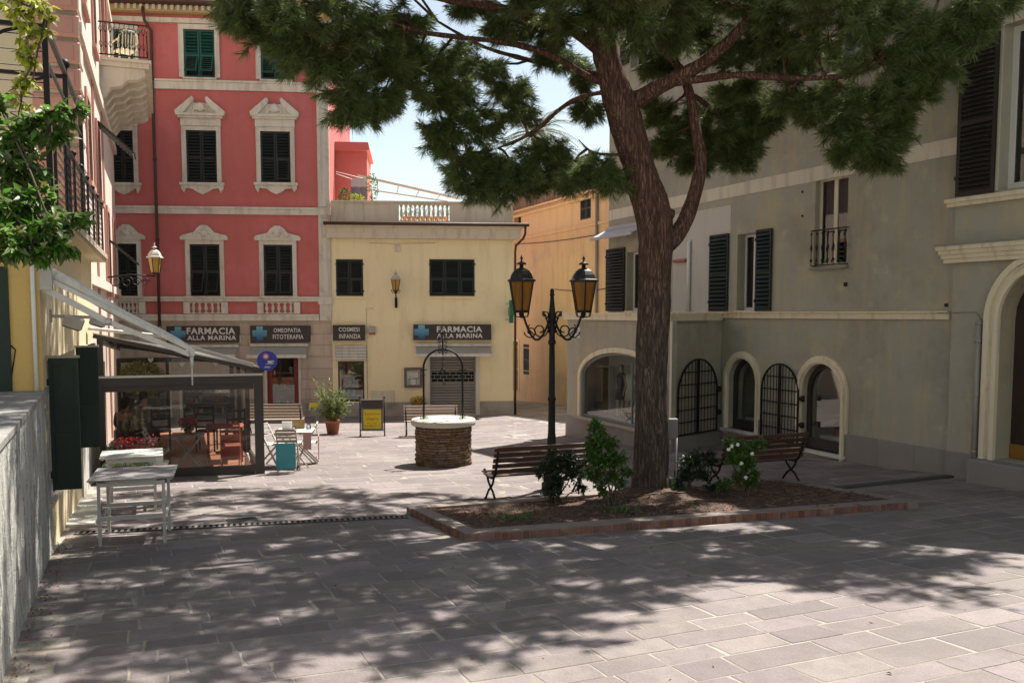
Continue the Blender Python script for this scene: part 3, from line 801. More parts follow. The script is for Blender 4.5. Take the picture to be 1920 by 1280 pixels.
while z < ydoor[3]:
    if not (zl0 - .05 < z < zl1): inst('lath', pme, rs, FAC.at((ydoor[0]+ydoor[1])/2, -.12, z))
    z += h_
mb = MB(FAC.M); uc_ = (ydoor[0]+ydoor[1])/2
for r_ in range(4):
    z = zl0 + (zl1-zl0)*r_/3; mb.box(ydoor[0]+.05, ydoor[1]-.05, .11, .13, z-.012, z+.012)
for r_ in range(3):
    for k in range(7):
        u = ydoor[0]+.05 + w*(k + (.5 if r_ % 2 else 0))/7
        if u < ydoor[1]-.06: mb.box(u, u+.02, .11, .13, zl0 + (zl1-zl0)*r_/3, zl0 + (zl1-zl0)*(r_+1)/3)
mb.build('open_grille', m_rollsh, rs)
mb = MB(FAC.M); mb.box(ydoor[0]+.05, ydoor[1]-.05, .5, .55, ydoor[2], ydoor[3]); mb.build('dark_door', m_dark, yel)
mb = MB(FAC.M); mb.box(ydoor[0]-.2, ydoor[1]+.2, -.35, .1, zg, ydoor[2]-.01); mb.build('doorstep', m_plinth, yel)
shopframe(FAC, yshop, m_dframe, yel, .05); display(FAC, yshop, yel, 3, .5)
# meter cupboards, conduit
for x0, y0, x1, y1, n, m_ in ((695, 731, 717, 766, .03, m_corn), (718, 731, 740, 764, .03, m_corn)):
    trim('meter_cupboard_door', FAC, x0, y0, x1, y1, n, yel, m_)
mb = MB(FAC.M); u_, z_ = FAC.uz(687, 578); z2 = FAC.uz(687, 760)[1]; z3 = FAC.uz(745, 466)[1]; u3 = FAC.uz(745, 470)[0]
mb.tube([(u3-1.0, -.015, z3+.2), (u3-.1, -.015, z3+.17), (u3+1.4, -.015, z3+.22)], .012, 5)
mb.tube([(u_+.25, -.015, z_), (u_, -.015, z_), (u_, -.015, z2)], .014, 5)
mb.build('conduit', m_corn, yel)
trim('junction_box', FAC, 740, 460, 751, 472, .07, yel, m_corn)
trim('alarm_box', FAC, 692, 612, 704, 627, .09, yel, m_steel)
trim('alarm_lens', FAC, 692, 622, 704, 627, .095, yel, m_terra)
# ---------------------------------------------------------------- grey building on the right
gb = GW.box
uPB = GW.uz(1785, 600)[0]; ztg = 10.8
gray = thing('grey_building', 'large grey stuccoed building with a pale painted band and arched shop openings at street level', 'building', T(GW.w(0, 0, GW.g(0))) @ RZ(GW.a))
zl = GW.uz(1500, 584)[1]                              # ledge level
A1 = gb(1367, 676, 1421, 806); A2 = gb(1508, 684, 1580, 850)
A1 = (GW.uz(1366, 750)[0], GW.uz(1419, 750)[0], GW.uz(1392, 806)[1], GW.uz(1390, 672)[1])
A2 = (GW.uz(1503, 780)[0], GW.uz(1579, 780)[0], GW.uz(1545, 846)[1], GW.uz(1543, 682)[1])
WL = gb(1175, 470, 1232, 582); W2_ = gb(1382, 438, 1419, 582); W3_ = gb(1528, 330, 1589, 500)
WU1 = gb(1540, 62, 1590, 136); WU2 = gb(1182, 62, 1222, 120); WU3 = gb(1365, 40, 1410, 120)
ra1 = (A1[1]-A1[0])/2
holes = [archp(*A1[:4]), archp(*A2[:4]), rect(*WL), rect(*W2_), rect(*W3_), rect(*WU1), rect(*WU2), rect(*WU3)]
gz = -1.9
mb = MB(GW.M); mb.prism(rect(0, uPB, gz, ztg), 0, .45, holes); mb.build('wall', m_grayst, gray)
body(GW, 0, uPB, gz, ztg, .45, 9, m_grayst, gray)
mb = MB(GW.M); mb.box(.25, uPB, 2.6, 2.7, gz, zl+.4); mb.box(.25, uPB, .5, 2.6, zl+.15, zl+.3); mb.box(.25, uPB, .5, 2.6, gz, GW.g(uPB)-.05)
mb.box(GW.uz(1351,700)[0]+.0, GW.uz(1351,700)[0]+.1, .5, 2.6, gz, zl); mb.box(uPB-.5, uPB-.4, .5, 2.6, gz, zl)
um = (A1[1]+A2[0])/2; mb.box(um-.05, um+.05, .5, 2.6, gz, zl+.14)
mb.build('shop_room', m_room, gray)
mb = MB(GW.M)                                        # dark rooms upstairs
for b in (WL, W2_, W3_, WU1, WU2, WU3): mb.box(b[0]-.3, b[1]+.3, 1.6, 1.65, b[2]-.2, b[3]+.2)
mb.build('dark_room', m_dark, gray)
# ledge, painted band
mb = MB(GW.M)
u0_ = GW.uz(1340, 590)[0]
mb.box(0, uPB-.02, -.06, 0, GW.uz(1500, 597)[1], zl-.03); mb.box(0, uPB-.02, -.11, 0, zl-.03, zl); mb.build('ledge', m_gtrim, gray)
zb0, zb1 = GW.uz(1786, 291)[1], GW.uz(1786, 259)[1]
mb = MB(GW.M); mb.box(0, uPB, -.012, 0, zb0, zb1); mb.build('painted_band', m_band, gray)
# plinth (slabs) of the main wall
def gsp(z): return [(GW.uz(1351,800)[0], A1[0]-.12), (A1[1]+.12, A2[0]-.12), (A2[1]+.12, uPB+.2)]
def plrow(fr, spans, ztop_f, name, mt, par, th=.05, bw=.95):
    for a, b in spans:
        if b - a < .1: continue
        k = max(1, round((b-a)/bw)); w = (b-a)/k
        for i in range(k):
            ua_, ub_ = a+w*i+.004, a+w*(i+1)-.004
            mb = MB(fr.M); mb.cham(ua_, ub_, -th, .01, gz, ztop_f, .008); mb.build(name, mt, par)
zpg = (GW.uz(1588, 814)[1] + GW.uz(1784, 844)[1])/2
plrow(GW, gsp(0), zpg, 'plinth_slab', m_gplinth, gray)
# arched surrounds, frames, panes, thresholds
def arch_open(fr, A, parent, w=.17, dn=.13, label=None, rise=None, dark=True):
    a0, a1, z0, z1 = A
    mb = MB(fr.M); mb.prism(arch_band(a0, a1, z0-.12, z1, w, rise), -.05, 0); mb.prism(arch_band(a0-.03-w*.0, a1+.03, z0-.12, z1+.03, w*.35, rise), -.085, -.05); mb.build('arched_surround', m_gtrim, parent)
    mb = MB(fr.M); k = .10
    r0 = rise
    mb.prism(arch_band(a0+k, a1-k, z0, z1-k, k-.005, (rise-k) if rise else None), dn, dn+.07); mb.box(a0+k, a1-k, dn, dn+.07, z0, z0+.22); o = mb.build('window_frame', m_dframe, parent)
    mb = MB(fr.M); mb.prism(archp(a0+k, a1-k, z0+.22, z1-k, (rise-k) if rise else None), dn+.03, dn+.035); mb.build('pane', m_glass, o)
    mb = MB(fr.M); mb.box(max(a0-w, GW.uz(1353, 800)[0]+.05), a1+w, -.12, dn, z0-.07, z0); mb.build('marble_threshold', m_whitem, parent)
arch_open(GW, A1, gray); arch_open(GW, A2, gray)
# displays behind the arches
for A, its in ((A1, ((.42,'red',.1,.30,.14), (.70,'green',.5,.22,.5))), (A2, ((.45,'red',.05,.42,.13), (.66,'yellow',.2,.45,.2), (.8,'white',.4,.3,.25)))):
    mb = MB(GW.M); mb.box(A[0]+.05, A[1]+.6, .45, 1.1, A[2]+.02, A[2]+.25); ds = mb.build('display_plinth', m_white, gray)
    mb = MB(GW.M); mb.box(A[0]-.1, A[1]+.7, 1.35, 1.4, A[2]+.02, A[3]+.1); mb.build('white_backdrop', m_white, gray)
    mb = MB(GW.M); mb.box(A[0]+.3, A[1]+.5, .6, 1.0, A[2]+.62, A[2]+.66); mb.box(A[0]+.3, A[0]+.34, .6, 1.0, A[2]+.25, A[2]+.62); mb.build('display_shelf', m_redframe, gray)
    for f_, c_, dz, w_, h_2 in its:
        uu = A[0] + (A[1]-A[0])*f_; it = [m for m in m_items if m.name.startswith(c_)][0]
        zb = A[2]+.251 if dz < .45 else A[2]+.661
        mb = MB(GW.M)
        mb.add([(uu-w_/2, .6, zb), (uu+w_/2, .6, zb), (uu+w_/2, .85, zb), (uu-w_/2, .85, zb), (uu-w_*.38, .63, zb+h_2), (uu+w_*.38, .63, zb+h_2), (uu+w_*.38, .8, zb+h_2), (uu-w_*.38, .8, zb+h_2)], [(0,3,2,1),(4,5,6,7),(0,1,5,4),(1,2,6,5),(2,3,7,6),(3,0,4,7)])
        mb.tube([(uu-w_*.25, .7, zb+h_2-.01)] + [(uu+w_*.25*math.cos(math.pi-math.pi*k/6), .7, zb+h_2+.1*math.sin(math.pi*k/6)) for k in range(1, 6)] + [(uu+w_*.25, .7, zb+h_2-.01)], .008, 5)
        mb.build('handbag', it, ds)
# wrought grilles, opened flat beside the arches
def grille(fr, a0, a1, z0, z1, n, parent, hinge=1, nb_=12, label=None):
    c = (a0+a1)/2; r = (a1-a0)/2; zs = z1 - r
    mb = MB(fr.M)
    arc = [(c + r*math.cos(math.pi*i/20), -n, zs + r*math.sin(math.pi*i/20)) for i in range(21)]
    path = [(a1, -n, z0)] + arc + [(a0, -n, z0)]
    for i in range(len(path)-1): mb.bar(path[i], path[i+1], .03, .035, (0,1,0))
    mb.bar((a0, -n, z0), (a1, -n, z0), .03, .035)
    for q in (-.02, .02): mb.bar((c+q, -n, z0), (c+q, -n, z1), .03, .03, (0,1,0))
    for zz_ in (z0+.0,): pass
    for hx in (z0+.42, z0+.98):
        u = a1 if hinge > 0 else a0
        mb.bar((u, -n, hx), (u+.14*hinge, -n+.02, hx), .05, .06); mb.lathe([(.045,-.06),(.045,.06)], 8, (u+.12*hinge, -n+.02, hx))
    o = mb.build('grille', m_black, parent)
    for i in range(1, nb_):
        u = a0 + (a1-a0)*i/nb_
        if abs(u-c) < .03: continue
        zt = zs + math.sqrt(max(0, r*r - (u-c)**2))
        mb = MB(fr.M); mb.bar((u, -n, z0), (u, -n, zt), .012, .012, (0,1,0)); mb.build('bar', m_black, o)
    for k in range(1, 6):
        z = z0 + (z1-z0)*k/6; hw = r if z < zs else math.sqrt(max(0, r*r-(z-zs)**2))
        mb = MB(fr.M); mb.bar((c-hw, -n-.012, z), (c+hw, -n-.012, z), .02, .025); mb.build('crossbar', m_black, o)
a0, a1 = GW.uz(1426, 760, .1)[0], GW.uz(1494, 780, .1)[0]
grille(GW, a0, a1, GW.uz(1460, 826, .1)[1], GW.uz(1459, 682, .1)[1], .08, gray, 1)
# upstairs windows
def casement(fr, b, parent, mt, k=2, dn=.22, w=.06, glass=m_winglass, curtain=None, trans=0):
    a0, a1, z0, z1 = b; mb = MB(fr.M)
    mb.box(a0, a0+w, dn, dn+.05, z0, z1); mb.box(a1-w, a1, dn, dn+.05, z0, z1); mb.box(a0+w, a1-w, dn, dn+.05, z1-w, z1); mb.box(a0+w, a1-w, dn, dn+.05, z0, z0+w*1.2)
    for i in range(1, k): u = a0+(a1-a0)*i/k; mb.box(u-w*.75, u+w*.75, dn, dn+.05, z0+w*1.2, z1-w)
    if trans: mb.box(a0+w, a1-w, dn, dn+.05, z1-trans-.03, z1-trans+.03)
    o = mb.build('window_frame', mt, parent)
    mb = MB(fr.M); mb.box(a0+w, a1-w, dn+.02, dn+.025, z0+w*1.2, z1-w); mb.build('pane', glass, o)
    if curtain:
        mb = MB(fr.M); n_ = 24
        for s0, s1 in ((a0+w, a0+(a1-a0)*.40), (a1-(a1-a0)*.40, a1-w)):
            vv = []; 
            for i in range(n_+1):
                u = s0+(s1-s0)*i/n_; y = dn+.12+.02*math.sin(i*1.9)
                vv += [(u, y, z0+.02), (u, y, z1-.04)]
            mb.add(vv, [(2*i, 2*i+1, 2*i+3, 2*i+2) for i in range(n_)], True)
        mb.build('curtain', curtain, o)
m_curt = mat('mauve_curtain', (.62,.36,.34), .9, .1, 3, 0)
m_curt2 = mat('pale_curtain', (.75,.70,.62), .9, .1, 3, 0)
casement(GW, WL, gray, m_white, curtain=m_curt2); casement(GW, W2_, gray, m_white, curtain=m_curt)
casement(GW, W3_, gray, m_gtrim, w=.07, dn=.12, curtain=m_curt); casement(GW, WU1, gray, m_white); casement(GW, WU2, gray, m_white); casement(GW, WU3, gray, m_white)
for b in (WL, W2_, WU1):
    mb = MB(GW.M); mb.box(b[0]-.03, b[1]+.03, -.05, .2, b[2]-.045, b[2]); mb.build('sill', m_band, gray)
mb = MB(GW.M); mb.box(W3_[0]-.06, W3_[1]+.06, -.08, .2, W3_[2]-.05, W3_[2]); mb.build('sill', m_gplinth, gray)
def sw(x0, y0, x1, y1, mt, sl=18, n=.03):
    a0, a1, z0, z1 = gb(x0, y0, x1, y1); shutter(GW, a0, a1, z0, z1, n, mt, gray, sl)
sw(1139, 466, 1173, 583, m_shutd); sw(1333, 440, 1368, 583, m_shutd); sw(1420, 430, 1449, 582, m_shutd)
sw(1518, 66, 1541, 138, m_shutd, 12); sw(1590, 60, 1612, 134, mat('blue_shutter', (.06,.13,.30), .5), 12); sw(1166, 62, 1181, 122, m_shutd, 12); sw(1223, 60, 1240, 120, m_shutd, 12)
# balconette railing on the tall window
a0, a1, z0, z1 = gb(1526, 430, 1590, 501)
for zq in (z0+.05, z1):
    mb = MB(GW.M); mb.bar((a0, -.07, zq), (a1, -.07, zq), .02, .025)
    for u in (a0, a1): mb.bar((u, -.07, zq), (u, .02, zq), .02)
    o = mb.build('balconette_rail', m_black, gray)
bar_me = MB(); h_ = z1-z0-.05
bar_me.lathe([(.008,0),(.008,h_*.1),(.03,h_*.13),(.008,h_*.2),(.008,h_*.38),(.026,h_*.5),(.008,h_*.62),(.008,h_*.86),(.024,h_*.9),(.008,h_*.95),(.008,h_)], 6)
bar_me = bar_me.mesh('baluster', m_black, Matrix())
for i in range(7): inst('baluster', bar_me, o, GW.at(a0+(a1-a0)*i/6, .07, z0+.05))
# pale patch, white pipe, little canopy, folded awning, wires, vents
a0, a1, z0, z1 = gb(1266, 420, 1369, 584); zt1 = GW.uz(1368, 385)[1]
mb = MB(GW.M); mb.box(GW.uz(1262, 500)[0], a1, -.008, 0, zl, zt1); mb.build('pale_render_patch', mat('pale_grey_render', (.54,.52,.46), .9, .06, 1, .2, 50, streak=((.46,.44,.39), .5, 4)), gray)
p0, p1 = GW.uz(1296, 452), GW.uz(1296, 584)
mb = MB(GW.M); mb.tube([(p0[0], .0, p0[1]), (p0[0], -.07, p0[1]-.02), (p0[0], -.07, p1[1])], .045, 8); mb.build('flue_pipe', m_white, gray)
trim('conduit_cover', GW, 1268, 486, 1291, 492, .12, gray, mat('faded_pink_metal', (.36,.13,.11), .6))
a0, a1, z0, z1 = gb(1141, 425, 1204, 440)
aw = mat('grey_white_awning', (.45,.45,.47), .7, .05)
mb = MB(GW.M); mb.box(a0, a1+.4, -.12, -.02, z1-.05, z1+.05); mb.build('awning_box', aw, gray)
mb = MB(GW.M); mb.add([(a0-.05,-.1,z1-.05),(a1+.4,-.1,z1-.05),(a1+.4,-.55,z0-.05),(a0-.05,-.55,z0-.05),(a0-.05,-.1,z1-.065),(a1+.4,-.1,z1-.065),(a1+.4,-.55,z0-.065),(a0-.05,-.55,z0-.065)], [(0,1,2,3),(7,6,5,4),(0,3,7,4),(1,5,6,2),(0,4,5,1)]); mb.box(a0-.05, a1+.4, -.6, -.55, z0-.12, z0-.04); mb.build('folded_awning', aw, gray)
mb = MB(GW.M)
for px, py, r in ((1586, 533, .04), (1505, 360, .02), (1505, 405, .02), (1775, 572, .03)):
    u, z = GW.uz(px, py); mb.lathe([(r, -.005), (r, .01)], 8, (0,0,0)) if False else mb.obox((u, -.01, z), (r, .012, r), Matrix())
mb.build('wall_fixing', m_black, gray)

# ---------------------------------------------------------------- portal block (near end of the grey building)
por = thing('portal_building', 'grey entrance block with an arched dark doorway, moulded cornices and tall black shutters', 'building', T(PB.w(up, 0, PB.g(up))) @ RZ(PB.a))
DOOR = (PB.uz(1872, 700)[0], PB.uz(1872, 700)[0]+1.62, PB.uz(1875, 862)[1], PB.uz(1915, 528)[1] + .22)
upE = up + 6.0
WP = PB.box(1890, 40, 1925, 352); wpw = 1.25; WP = (WP[0]-.12, WP[0]+wpw, WP[2], WP[3])
# the eaves step down towards the near end
ZT = lambda u: 10.4 - .93*(u-up)
poly = [(up, gz), (upE, gz), (upE, ZT(upE)), (up, ZT(up))]
mb = MB(PB.M); mb.prism(poly, 0, .5, [archp(*DOOR), rect(*WP)]); mb.build('wall', m_grayst, por)
mb = MB(PB.M); mb.prism(poly, 8.5, 8.8); mb.prism([(up, gz), (up+.25, gz), (up+.25, ZT(up+.25)), (up, ZT(up))], .5, 8.5); mb.prism([(upE-.25, gz), (upE, gz), (upE, ZT(upE)), (upE-.25, ZT(upE-.25))], .5, 8.5)
mb.build('side_wall', m_grayst, por)
mb = MB(PB.M); mb.prism([(up+.25, ZT(up+.25)-.3), (upE-.25, ZT(upE-.25)-.3), (upE-.25, ZT(upE-.25)-.03), (up+.25, ZT(up+.25)-.03)], .5, 8.5); mb.build('roof_slab', m_terra, por)
mb = MB(PB.M); mb.prism([(up+.3, gz), (upE-.3, gz), (upE-.3, ZT(upE)-.4), (up+.3, ZT(up)-.8)], 1.4, 1.45); mb.build('dark_room', m_dark, por)
def moulding(fr, u0, u1, z0, z1, n, par, mt=m_gtrim, steps=3, name='cornice_moulding', ret=True):
    mb = MB(fr.M)
    for k in range(steps):
        za, zb = z0+(z1-z0)*k/steps, z0+(z1-z0)*(k+1)/steps; nn = n*(.4+.6*(k+1)/steps)
        mb.box(u0-(nn*.6 if ret else 0), u1, -nn, 0, za, zb)
    return mb.build(name, mt, par)
c0 = PB.uz(1784, 494); c1 = PB.uz(1784, 463)
moulding(PB, up, upE, c0[1], c1[1], .26, por, steps=4)
mb = MB(PB.M); mb.box(up-.18, upE, -.28, 0, c1[1], c1[1]+.03); mb.build('lead_flashing', m_gplinth, por)
c0 = PB.uz(1790, 389); c1 = PB.uz(1790, 374); moulding(PB, PB.uz(1786, 380)[0], upE, c0[1], c1[1], .12, por, steps=2, name='window_ledge')
# door surround, door, step, brass kick plate
a0, a1, z0, z1 = DOOR; w = .27
mb = MB(PB.M); mb.prism(arch_band(a0, a1, PB.g(a0)-.1, z1, w, n=24), -.06, 0); mb.prism(arch_band(a0+.02, a1-.02, PB.g(a0)-.1, z1-.02, w*.3, n=24), -.1, -.06); mb.prism(arch_band(a0-w*.55, a1+w*.55, PB.g(a0)-.1, z1+w*.55, w*.35, n=24), -.1, -.06)
mb.build('arched_surround', m_gtrim, por)
m_door = mat('dark_walnut_door', (.045,.026,.018), .45, .3, 2, .15, 30, stretch=(6,6,1))
mb = MB(PB.M); mb.prism(archp(a0, a1, z0, z1), .34, .42); cm = (a0+a1)/2
mb.box(cm-.03, cm+.03, .32, .34, z0, z1-.1)
for q0, q1 in ((a0+.1, cm-.1), (cm+.1, a1-.1)):
    for y0, y1 in ((z0+.35, z0+.95), (z0+1.05, z0+2.1)):
        mb.box(q0, q1, .325, .34, y0, y1); mb.box(q0+.07, q1-.07, .312, .325, y0+.07, y1-.07)
dr = mb.build('door', m_door, por)
mb = MB(PB.M); mb.box(a0+.01, cm-.035, .315, .339, z0+.01, z0+.24); mb.box(cm+.035, a1-.01, .315, .339, z0+.01, z0+.24); mb.build('kick_plate', mat('brass', (.50,.28,.07), .4, .15, 3, .1, 30, metal=.8), dr)
mb = MB(PB.M); mb.sphere((cm+.12, .30, z0+1.0), .035); mb.build('door_knob', MATS['brass'], dr)
mb = MB(PB.M); mb.cham(a0-.25, a1+.3, -.34, .34, PB.g(a0)-.1, z0-.01, .02); mb.build('doorstep', m_gplinth, por)
plrow(PB, [(up+.01, a0-w-.02)], zpg+.03, 'plinth_slab', m_gplinth, por)
# tall window with one open shutter
casement(PB, WP, por, m_white, k=2, w=.10)
mb = MB(PB.M); w = .14; mb.box(WP[0]-.26, WP[0], -.015, 0, WP[2], WP[3]+w); mb.box(WP[0], WP[1], -.015, 0, WP[3], WP[3]+w); mb.build('window_surround', m_band, por)
su0, su1, sz0, sz1 = PB.box(1801, 72, 1873, 364)
shutter(PB, su0, su1, sz0, sz1, .03, mat('black_brown_shutter', (.022,.018,.014), .6, .2, 3, .1, 60), por, 30, st=.07)
mb = MB(PB.M); q0 = PB.uz(1841, 600); q1 = PB.uz(1836, 880)
mb.tube([(q0[0], -.06, q0[1]), (q0[0], -.06, q1[1])], .045, 8)
for z in (q0[1]-.05, q0[1]-.35, (q0[1]+q1[1])/2, q1[1]+.3): mb.lathe([(.056,-.02),(.056,.02)], 8, (q0[0], -.06, z))
mb.tube([(q0[0]-.9, -.012, q0[1]+.12), (q0[0]-.1, -.012, q0[1]+.13), (q0[0], -.012, q0[1])], .008, 5)
mb.build('downpipe', mat('pale_grey_pipe', (.30,.285,.26), .6), por)

# ---------------------------------------------------------------- single-storey shop projecting from the grey building
shop = thing('corner_shop', 'single-storey grey shop wing with a wide arched display window behind the pine trunk', 'building', T(FA.w(0, 0, FA.g(0))) @ RZ(FA.a))
BW = (FA.uz(1090, 700)[0], FA.uz(1246, 700)[0], FA.uz(1140, 790)[1], FA.uz(1143, 660)[1])
zlA = FA.uz(1150, 588)[1]; rise = FA.uz(1143, 660)[1] - FA.uz(1090, 705)[1]
mb = MB(FA.M); mb.prism(rect(0, ua, gz, zlA), 0, .13, [archp(BW[0], BW[1], BW[2], BW[3], rise)]); mb.build('wall', m_grayst, shop)
mb = MB(FB.M); mb.box(.01, ub+.02, .003, .3, gz, zlA-.02); mb.build('return_wall', m_grayst, shop)
# back and roof of the wing (a slab polygon between the two faces and the main wall)
p0, p1, p2 = FA.w(0,-.02,0), FA.w(ua,-.02,0), GC.copy(); p3 = GW.w(.05, .0, 0)
mb = MB(); zr = zlA - .03
q = [p0, p1, p2 + GW.n*.02, p3 + GW.n*.02]
mb.add([V((a.x, a.y, zr-.2)) for a in q] + [V((a.x, a.y, zr)) for a in q], [(3,2,1,0),(4,5,6,7),(0,1,5,4),(1,2,6,5),(2,3,7,6),(3,0,4,7)]); mb.build('terrace_slab', m_gplinth, shop)
mb = MB(); d_ = (p3-p0); mb.bar(V((p0.x,p0.y,(zr-.2+gz)/2)) + d_.normalized()*.3, V((p3.x,p3.y,(zr-.2+gz)/2)), .2, zr-.2-gz); mb.build('end_wall', m_grayst, shop)
mb = MB(FA.M); mb.box(-.05, ua+.08, -.10, 0, zlA-.16, zlA-.03); mb.box(-.08, ua+.11, -.13, .1, zlA-.03, zlA+.02)
mb.build('ledge', m_gtrim, shop)
mb = MB(FB.M); mb.box(.0, ub-.05, -.06, 0, zlA-.16, zlA-.03); mb.box(.0, ub-.1, -.09, 0, zlA-.03, zlA+.02); mb.build('return_ledge', m_gtrim, shop)
mb = MB(FA.M); mb.box(ua-.07, ua+.02, -.012, .0, BW[2]-.2, zlA-.16); mb.build('corner_strip', m_band, shop)
a0, a1, z0, z1 = BW
mb = MB(FA.M); mb.prism(arch_band(a0, a1, z0-.0, z1, .13, rise, n=24), -.05, 0); mb.build('arched_surround', m_gtrim, shop)
m_steelf = mat('pale_steel_frame', (.25,.28,.29), .4, .1, 2, 0, metal=.4)
mb = MB(FA.M); k = .06; mb.prism(arch_band(a0+k, a1-k, z0, z1-k, k-.005, rise-k*.5, n=24), .04, .11); mb.box(a0+k, a1-k, .04, .11, z0, z0+.06); mb.box(a0+(a1-a0)*.62, a0+(a1-a0)*.62+.03, .05, .10, z0+.06, z1-.25); fr_ = mb.build('window_frame', m_steelf, shop)
mb = MB(FA.M); mb.prism(archp(a0+k, a1-k, z0+.06, z1-k, rise-k*.5, n=24), .07, .075); mb.build('pane', m_glass, fr_)
mb = MB(FA.M); mb.box(a0-.2, a1+.2, -.10, .2, z0-.08, z0); mb.build('stone_sill', m_plinth, shop)
mb = MB(FA.M); mb.box(.3, ua-1.0, 2.0, 2.1, gz, zr-.2); mb.box(.3, ua-.75, .14, 1.9, z0-.25, z0-.02); mb.build('shop_room', m_room, shop)
m_deskw = mat('oak_panel', (.30,.20,.08), .5, .2, 2, .1, 20, stretch=(1,1,6))
mb = MB(FA.M); mb.box(.3, ua-.62, 1.15, 1.2, gz, zr-.22); mb.build('white_backdrop', m_white, shop)
q0_, q1_ = FA.uz(1119, 740, -1.1)[0], FA.uz(1139, 740, -1.1)[0]
mb = MB(FA.M); mb.box(q0_, q1_, 1.10, 1.14, z0, z0+1.2); mb.build('shop_door_panel', m_deskw, shop)
mb = MB(FA.M)
fa_, fb_ = FA.uz(1101, 740, -1.0)[0], FA.uz(1143, 740, -1.0)[0]
for q0_, q1_ in ((fa_, fa_+.05), (fb_-.08, fb_)): mb.box(q0_, q1_, 1.0, 1.1, z0, z0+1.3)
mb.box(fa_+.05, fb_-.08, 1.0, 1.1, z0+1.25, z0+1.3); mb.box(fa_+.05, fb_-.08, 1.0, 1.1, z0, z0+.05); mb.build('inner_frame', m_white, shop)
mb = MB(FA.M); t0 = FA.uz(1156, 750, -.8)[0]
for q in (t0, t0+.7):
    mb.box(q, q+.04, .8, .84, z0-.01, z0+.62); mb.box(q, q+.04, 1.3, 1.34, z0-.01, z0+.62)
mb.box(t0-.04, t0+.8, .76, 1.38, z0+.62, z0+.66); mb.build('white_display_table', m_white, shop)
plrow(FA, [(0, ua-.01)], z0-.085, 'plinth_slab', m_gplinth, shop, .05, 1.0)
plrow(FB, [(.0, ub-.05)], FB.uz(1300, 815)[1], 'plinth_slab', m_gplinth, shop, .04, 1.0)
a0g, a1g = FB.uz(1273, 750, .1)[0], FB.uz(1346, 750, .1)[0]
grille(FB, a0g, a1g, FB.uz(1310, 811, .1)[1], FB.uz(1313, 673, .1)[1], .08, shop, 1)
# mannequins in the display window
def skin_body(name, joints, edges, mt, parent, wm, sub=2, root=0, label=None):
    me = bpy.data.meshes.new(name); me.from_pydata([j[0] for j in joints], edges, [])
    ob = bpy.data.objects.new(name, me); scene.collection.objects.link(ob)
    ob.modifiers.new('s', 'SKIN')
    for i, j in enumerate(joints):
        sv = me.skin_vertices[0].data[i]; r = j[1]; sv.radius = r if isinstance(r, tuple) else (r, r)
        sv.use_root = (i == root)
    su = ob.modifiers.new('u', 'SUBSURF'); su.levels = sub
    bpy.context.view_layer.update()
    m2 = bpy.data.meshes.new_from_object(ob.evaluated_get(bpy.context.evaluated_depsgraph_get()))
    m2.name = name; bpy.data.objects.remove(ob); bpy.data.meshes.remove(me)
    m2.materials.clear(); m2.materials.append(mt)
    m2.polygons.foreach_set('use_smooth', [True]*len(m2.polygons))
    o = bpy.data.objects.new(name, m2); reg(o, parent, wm)
    if label: o['label'] = label
    return o
m_mann = mat('mannequin_beige', (.45,.36,.28), .5, .05, 2, 0)
def mannequin(wm, label, cloth, legs):
    th_ = thing('mannequin', label, 'mannequin', wm, group='mannequins in the corner shop window')
    J = [((0,0,.92),(.15,.10)), ((0,0,1.10),(.12,.09)), ((0,0,1.32),(.165,.10)), ((0,0,1.43),(.07,.06)), ((0,0,1.51),(.05,.05)), ((0,-.01,1.60),(.078,.09)), ((0,-.01,1.70),(.06,.07)),
         ((.17,0,1.38),.05), ((.23,.02,1.12),.04), ((.22,-.06,.90),.03), ((.22,-.09,.80),(.035,.02)), ((-.17,0,1.38),.05), ((-.23,.02,1.12),.04), ((-.22,-.06,.90),.03), ((-.22,-.09,.80),(.035,.02)),
         ((.09,0,.86),.09), ((.10,-.01,.48),.06), ((.11,.02,.08),.04), ((.12,-.12,.03),(.04,.025)), ((-.09,0,.86),.09), ((-.10,-.01,.48),.06), ((-.11,.02,.08),.04), ((-.12,-.12,.03),(.04,.025))]
    E = [(0,1),(1,2),(2,3),(3,4),(4,5),(5,6),(2,7),(7,8),(8,9),(9,10),(2,11),(11,12),(12,13),(13,14),(0,15),(15,16),(16,17),(17,18),(0,19),(19,20),(20,21),(21,22)]
    skin_body('body', J, E, m_mann, th_, wm, 1)
    mb = MB(wm); mb.lathe([(.24,.70),(.19,.93),(.15,1.1),(.19,1.3),(.17,1.40),(.07,1.455)], 14); 
    mb.v = [wm @ V(((wm.inverted()@p).x, (wm.inverted()@p).y*.66, (wm.inverted()@p).z)) for p in mb.v]
    mb.build('dress' if legs else 'shirt', cloth, th_)
    mb = MB(wm); mb.lathe([(.16,0),(.16,.015),(.02,.02),(.015,.1)], 14); mb.build('stand', m_steel, th_)
zfl = BW[2]-.02
mannequin(FA.at(FA.uz(1164, 740, -.6)[0], -.62, zfl-.12) @ Matrix.Scale(.93, 4) , 'slim mannequin in a grey sleeveless dress in the arched shop window', mat('grey_dress', (.11,.10,.12), .8), True)
mannequin(FA.at(FA.uz(1181, 740, -.7)[0], -.72, zfl-.12) @ Matrix.Scale(.93, 4), 'mannequin in a white shirt beside the trunk, in the arched shop window', mat('white_shirt', (.62,.60,.56), .8), False)
